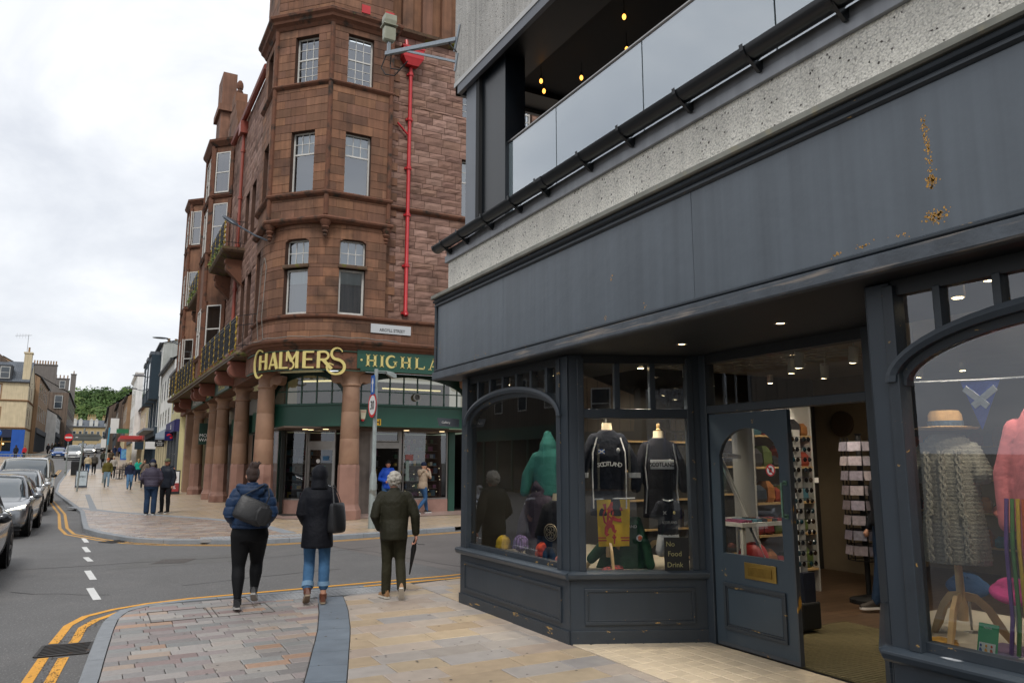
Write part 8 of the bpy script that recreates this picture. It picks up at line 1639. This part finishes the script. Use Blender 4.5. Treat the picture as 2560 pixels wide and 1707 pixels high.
# child's kit in front of it
t3 = bust('child_kit', 'small dark football top with white shorts hung before the right stand', 'clothing', (4.99, 5.94, .60), th, [(.34, .105, .05), (.5, .10, .05), (.64, .11, .05), (.69, .06, .04)], navyk, [([(-.08, 0, .64), (-.13, 0, .54)], [.04, .04]), ([(.08, 0, .64), (.13, 0, .54)], [.04, .04])])
b = MB(); oval(b, [(.28, .115, .055, 0, 0), (.36, .105, .05, 0, 0)]); cap(b, [V3((-.06, 0, .30)), V3((-.075, 0, .20))], [.055, .058]); cap(b, [V3((.06, 0, .30)), V3((.075, 0, .20))], [.055, .058]); link('white_shorts', remesh(b, .01, [shw], 'white_shorts', 2), t3); text('print', 'SCOTLAND', .035, white, t3, (0, -.062, .46), (1, 0, 0), depth=.002, sx=.8)
b = MB(); b.tube([(-.05, -.03, .69), (0, -.045, .675), (.05, -.03, .69)], .008, 6); b.build('white_collar', shw, t3); b = MB(); b.bar((-.06, -.062, .55), (-.03, -.062, .58), .002, .006); b.bar((-.06, -.062, .58), (-.03, -.062, .55), .002, .006); b.build('cross', white, t3); b = MB(); b.ell((.05, -.058, .565), .013, .005, .016, 8, 6); b.build('crest', gold, t3)
# green tops laid between the stands
grn = cl('bottle_green_top', '173d2a'); t4 = thing('green_tops', 'bottle green rugby tops spread over the base between the two wooden stands', 'clothing', (4.8, 6.4, .6), th, world=False)
b = MB(); oval(b, [(.0, .30, .13, 0, 0), (.12, .25, .11, 0, 0), (.34, .19, .09, .03, 0), (.5, .12, .06, .05, 0)]); cap(b, [V3((.12, -.05, .42)), V3((.2, -.1, .2)), V3((.22, -.16, .04))], [.06, .055, .05]); cap(b, [V3((-.1, -.05, .3)), V3((-.26, -.1, .2)), V3((-.36, -.1, .1))], [.07, .06, .05]); link('garment', remesh(b, .014, [grn], 'garment', 2), t4); b = MB(); b.ell((.13, -.125, .30), .035, .012, .035, 14, 6); s_ = b.build('round_crest', shw, t4); b = MB(); b.ell((.13, -.136, .30), .022, .006, .024, 10, 6); b.build('crest_shield', mat('crest_orange', 'b5562a', rough=.6), s_); text('print', 'SCOTLAND', .04, white, t4, (.0, -.12, .40), (1, 0, 0), depth=.003)
# chalk board
t_ = thing('chalk_sign', 'small black chalk sign reading No Food Drink in the splayed window', 'sign', (4.88, 5.70, .62), th, world=False); MB().box(-.115, -.01, .02, .115, .01, .33).build('board', mat('chalkboard', '1b1c1c', rough=.8, var=.15, vs=12, coords='obj'), t_)
for body, z, x in (('No', .25, -.06), ('Food', .16, -.02), ('Drink', .06, -.02)): text('chalk_lettering', body, .065, mat('chalk_yellow', '8f8b62', rough=.9), t_, (x, -.012, z), (1, .0, 0), depth=.002)
# hoodies and hats behind the arched window
hz_ = -pi/2
bust('hoodie_form', 'teal hoodie hung highest in the arched window', 'clothing', (4.5, 7.4, .6), hz_+.5, [(.68, .17, .11), (.9, .18, .12), (1.12, .17, .11), (1.2, .10, .08)], cl('teal_fleece', '2c625e'), [([(-.14, 0, 1.1), (-.24, -.05, .9), (-.25, -.10, .72)], [.075, .07, .055]), ([(.14, 0, 1.1), (.24, -.05, .9), (.25, -.10, .72)], [.075, .07, .055]), ([(0, .02, 1.16), (0, .01, 1.26), (0, .0, 1.36)], [.11, .10, .05])], stand=.7)
bust('hoodie_form', 'plum hoodie standing on the base of the arched window', 'clothing', (4.42, 7.45, .6), hz_+.2, [(.04, .21, .13), (.3, .18, .11), (.6, .16, .11), (.72, .10, .09)], cl('plum_fleece', '352f3a'), [([(-.13, 0, .62), (-.2, -.06, .4), (-.22, -.1, .2)], [.075, .07, .055]), ([(.13, 0, .62), (.2, -.06, .4), (.22, -.1, .2)], [.075, .07, .055]), ([(-.08, .0, .74), (.0, -.04, .80), (.08, .0, .74)], [.05, .06, .05])], True, finial=False)
t_ = bust('hoodie_form', 'black hoodie with a cream round knot print beside the corner post', 'clothing', (4.28, 6.85, .6), hz_+.35, [(.05, .19, .11), (.3, .18, .11), (.55, .16, .10), (.66, .09, .07)], cl('black_fleece', '15161b'), [([(-.13, 0, .56), (-.2, -.05, .3)], [.07, .06]), ([(.13, 0, .56), (.2, -.05, .3)], [.07, .06])], True, finial=False)
b = MB()
for r_ in (.085, .065): b.tube([(r_*cos(a), -.122, .34+r_*sin(a)) for a in [2*pi*i/24 for i in range(25)]], .005, 5, flat=.5)
for k in range(6): A = k*pi/3; b.tube([(.035*cos(A)+.03*cos(a), -.123, .34+.035*sin(A)+.03*sin(a)) for a in [2*pi*i/12 for i in range(13)]], .004, 5, flat=.5)
b.build('knot_print', mat('cream_print', 'b3a68c', rough=.8), t_)
def beanie(lab, x, y, z, r_, m, wire=True):
    t_ = thing('knit_hat', lab, 'hat', (x, y, .60), world=False); b = MB(); b.ell((0, 0, z), r_, r_, r_*1.05, 20, 10); b.lathe([(r_*.98, z-r_*.7), (r_*1.06, z-r_*.68), (r_*1.06, z-r_*.3), (r_*.98, z-r_*.28)], (0, 0, 0), 20); link('crown', remesh(b, .008, [m], 'crown', 1, lambda c_, n: .003*sin(atan2(c_.y, c_.x)*22)), t_)
    if wire: b = MB(); [b.tube([(0, 0, z-r_*.4), (.05*cos(a), .05*sin(a), .0)], .004, 5) for a in (0, 2.1, 4.2)]; b.build('wire_stand', blackiron, t_)
beanie('yellow knitted hat on a wire stand, leftmost in the arched window', 4.22, 7.95, .13, .085, cl('yellow_knit', 'c9a93a')); beanie('orange knitted hat on a low stand in the arched window', 4.16, 6.95, .15, .08, cl('orange_wool', 'c2482a')); beanie('purple checked cap in front of the plum hoodie', 4.2, 7.5, .17, .085, mat('purple_check', '5b4a78', rough=.8, var=.3, vs=30, brick=(.03, .03, hexc('2f2648'), .004, hexc('6d5a8c')), coords='obj')); beanie('black knitted hat beside the orange one', 4.14, 6.78, .12, .075, cl('black_wool', '121214')); beanie('coral cap lying under the black knitted hat', 4.2, 6.66, .06, .07, cl('coral_cap', 'b86a58'), False)
for lab, x, y, m, w in (('folded blue gloves under the yellow hat', 4.16, 8.05, cl('blue_wool', '3f6698'), .12), ('folded red tartan scarf on the display base', 4.25, 7.25, mat('red_tartan', '7d1f20', rough=.85, var=.3, vs=30, brick=(.04, .04, hexc('1c1c22'), .006, hexc('8f2a28'))), .22), ('blue and navy gloves at the front of the base', 4.13, 7.1, cl('sky_wool', '5f8cab'), .12), ('red and blue scarf at the foot of the left wooden stand', 4.5, 6.2, mat('red_tartan', '7d1f20'), .25)):
    b = MB(); b.ell((0, 0, .02), w*.5, w*.4, .028, 14, 6); b.ell((w*.2, w*.15, .035), w*.4, w*.3, .022, 12, 6); o = link('folded_knitwear', remesh(b, .008, [m], 'folded_knitwear', 1)); o.location = (x, y, .60); tag(o, lab, 'knitwear')
# knitted cable dress, straw hat, bunting, scarf and berets in the right-hand window
wool = mat('grey_knit', '7b7a71', rough=.95, var=.12, vs=30, bump=.010, bs=85, coords='obj'); kn = lambda c_, n: .0035*sin(c_.z*260)+.002*sin(atan2(c_.y, c_.x)*60)
td_ = bust('dressed_bust', 'grey cable-knit dress on a turned wooden stand in the right-hand window', 'mannequin', (4.72, 2.90, .58), -pi/2+.25, [(.46, .19, .14), (.6, .185, .14), (.85, .16, .12), (1.05, .165, .125), (1.18, .15, .10), (1.25, .09, .07)], wool, [([(-.13, 0, 1.14), (-.19, -.02, 1.0)], [.06, .06]), ([(.13, 0, 1.14), (.19, -.02, 1.0)], [.06, .06])], stand=.5, vox=.009, disp=kn)
rr_ = lambda z: (.195, .145) if z < .62 else (.17, .13)
for x in (-.10, .0, .10):
    for ph in (0, pi): b = MB(); b.tube([(x*(1.05 if z < .75 else .9)+.012*cos(z*58+ph), -.013-sqrt(max(.0, 1-(x/.19)**2))*(.142 if z < .65 else .142-.05*(z-.65) if z < .9 else .128), z) for z in [.48+.012*i for i in range(56)]], .011, 6); b.build('cable', wool, td_, smooth=True)
t_ = thing('straw_hat', 'straw sun hat with patterned band above the cable-knit dress', 'hat', (4.72, 2.90, 1.86), -pi/2+.25, world=False); MB().lathe([(.18, 0), (.185, .008), (.10, .018), (.095, .09), (.08, .115), (.001, .12)], (0, 0, 0), 24).build('crown', mat('straw', 'b08d5f', rough=.85, var=.12, vs=20, bump=.004, bs=140, coords='obj'), t_, smooth=True); MB().lathe([(.102, .018), (.104, .05), (.098, .05)], (0, 0, 0), 24, cap=False).build('band', mat('paisley_band', '3a4f66', rough=.8, var=.5, vs=50, coords='obj'), t_)
t_ = thing('bunting', 'blue and white saltire pennant on a white string in the right-hand window', 'bunting', (4.3, 2.43, 2.1)); MB().tube([(4.3, 2.85, 2.13), (4.3, 2.4, 2.105), (4.3, 1.6, 2.08), (4.3, .6, 2.12)], .006, 6).build('string', shw, t_)
for k, y in enumerate((2.53, 1.55, .7)):
    P0, P1, P2 = V3((4.295, y, 2.105)), V3((4.295, y-.215, 2.095)), V3((4.29, y-.10, 1.83)); MB().extr([P0, P1, P2], (.004, 0, 0)).build('pennant', cl('saltire_blue', '1d3fa0'), t_)
    for a, c_ in ((P0.lerp(P2, .10)-V3((0, .012, .012)), P1.lerp(P2, .52)+V3((0, .012, 0))), (P1.lerp(P2, .10)+V3((0, .012, -.012)), P0.lerp(P2, .52)-V3((0, .012, 0)))): MB().bar(a-V3((.004, 0, 0)), c_-V3((.004, 0, 0)), .004, .036, up=(0, 0, 1) if abs((a-c_).normalized().z) < .9 else (0, 1, 0)).build('white_arm', shw, t_)
bust('dressed_bust', 'pink wool coat with a rainbow scarf at the far right edge of the picture', 'mannequin', (4.7, 2.33, .58), -pi/2, [(.3, .19, .13), (.7, .165, .12), (1.05, .17, .12), (1.25, .15, .1), (1.38, .08, .07)], cl('pink_wool', 'b9686f'), [([(-.14, 0, 1.26), (-.22, -.02, 1.0), (-.21, -.05, .72)], [.065, .06, .05]), ([(.14, 0, 1.26), (.22, -.02, 1.0), (.21, -.05, .72)], [.065, .06, .05])], stand=.4)
t_ = thing('rainbow_scarf', 'long rainbow striped scarf hanging in front of the pink coat', 'scarf', (4.5, 2.36, .65)); 
for k, c_ in enumerate(('5a3f7d', '3f6f3a', 'b89a2a', 'b8542a', 'a32a4a', '7a3f6f')):
    MB().tube([(4.53-.004*k, 2.47-k*.032, 1.45), (4.50, 2.48-k*.034, 1.2), (4.49, 2.48-k*.036, .8), (4.48, 2.50-k*.038, .61)], .02, 6, flat=.5).build('stripe', cl('scarf_'+c_, c_), t_)
def beret(lab, x, y, z, m): b = MB(); b.ell((0, 0, 0), .13, .13, .045, 20, 8); b.ell((.03, .02, .03), .09, .09, .03, 16, 7); b.tube([(0, 0, .04), (0, 0, .075)], .005, 5); o = link('beret', remesh(b, .009, [m], 'beret', 2)); o.location = (x, y, z); o.rotation_euler = (.2, -.25, 0); tag(o, lab, 'hat')
beret('bright pink beret right of the wooden stand', 4.75, 2.60, .90, cl('pink_felt', 'b03a78')); beret('blue beret behind the wooden stand', 5.0, 3.02, .86, cl('blue_felt', '2a4f7d')); beret('coral beret on a peg behind the cable-knit dress', 4.9, 2.62, 1.35, cl('coral_felt', 'b86a60'))
for (x, y, z0, z1) in ((4.75, 2.60, .58, .87), (5.0, 3.02, .58, .83), (4.9, 2.62, .58, 1.32)): tag(MB().lathe([(.05, 0), (.008, .015), (.008, z1-z0)], (x, y, z0), 10).build('hat_stand', steel), {.87: 'steel hat stand under the bright pink beret', .83: 'steel hat stand under the blue beret', 1.32: 'tall steel hat stand under the coral beret'}[z1], 'stand')
t_ = thing('leaflet_holder', 'green leaflet showing three people propped against the right-hand window', 'leaflet', (4.22, 2.48, .58)); b = MB(); b.extr([(4.20, 2.535, .58), (4.20, 2.43, .58), (4.25, 2.42, .80), (4.25, 2.525, .80)], (.003, 0, 0)); lf = b.build('card', mat('leaflet_green', '2f8a5c', rough=.5, var=.05), t_); b = MB(); b.extr([(4.198, 2.525, .59), (4.198, 2.44, .59), (4.226, 2.434, .705), (4.226, 2.519, .705)], (.001, 0, 0)); b.build('picture', mat('leaflet_white', 'b9c2bd', rough=.5, var=.1), lf)
for k, c_ in enumerate(('2a4f86', 'c2902f', 'a84a2a')): y = 2.51-k*.028; b = MB(); b.ell((4.215, y, .655), .004, .009, .025, 8, 6); b.ell((4.222, y, .69), .004, .006, .008, 8, 5); b.tube([(4.2, y, .60), (4.21, y, .64)], .006, 6); b.build('figure', mat('figure_'+c_, c_, rough=.6), lf)
text('lettering', 'PLEASE', .014, white, lf, (4.242, 2.475, .775), (0, -1, 0), depth=.001)
for lab, x, y, c_, w in (('fan of white leaflets on the right-hand base', 4.25, 2.82, 'b9bdbb', .2), ('folded yellow scarf under the wooden stand', 4.45, 2.9, 'b58a2e', .2), ('folded purple scarves behind the leaflets', 4.6, 2.6, '6d5a78', .25)):
    b = MB(); [b.box(-w/2+.02*i, -w*.35+.015*i, .003*i, w/2+.02*i, w*.35+.01*i, .003*i+.004) for i in range(5)]; o = b.build('folded_stack', mat('stack_'+c_, c_, rough=.7, var=.12, vs=14)); o.location = (x, y, .581); tag(o, lab, 'folded goods')
# string of little lamps across the window
# ================================================================ buildings across the road, seen only in the glass
dst = plain('dark_tenement_stone', '4b443d', brick=(.7, .35, hexc('322d28'), .03, hexc('564e45')))
house('dark_tenement', 'dark stone tenement across the road, seen reflected in the shop windows', (-15, 26), (-15, 66), 12, -.1, 12, dst, slate, 3.5, [(1.5+3.2*i, 2.6+3.2*i, z, z+2.0) for i in range(12) for z in (4.8, 8.4)], shop=(3.8, green, green))
house('harbour_offices', 'pale stone offices behind the viewer, seen reflected in the splayed window', (22, -34), (-18, -34), 12, -.1, 10, tan_w, slate, 3.5, [(1.5+3.2*i, 2.8+3.2*i, z, z+2.0) for i in range(12) for z in (4.4, 7.4)], shop=(3.6, navy, creamd))
c_ = car('estate_car', 'dark car parked behind the viewer, seen reflected in the splayed window', (-1.9, -5.5, -.1), DOWN, midnight, HAT, HATC, 2.55, detail=False)
bpy.data.scenes.remove(TMP)
S.frame_set(1)
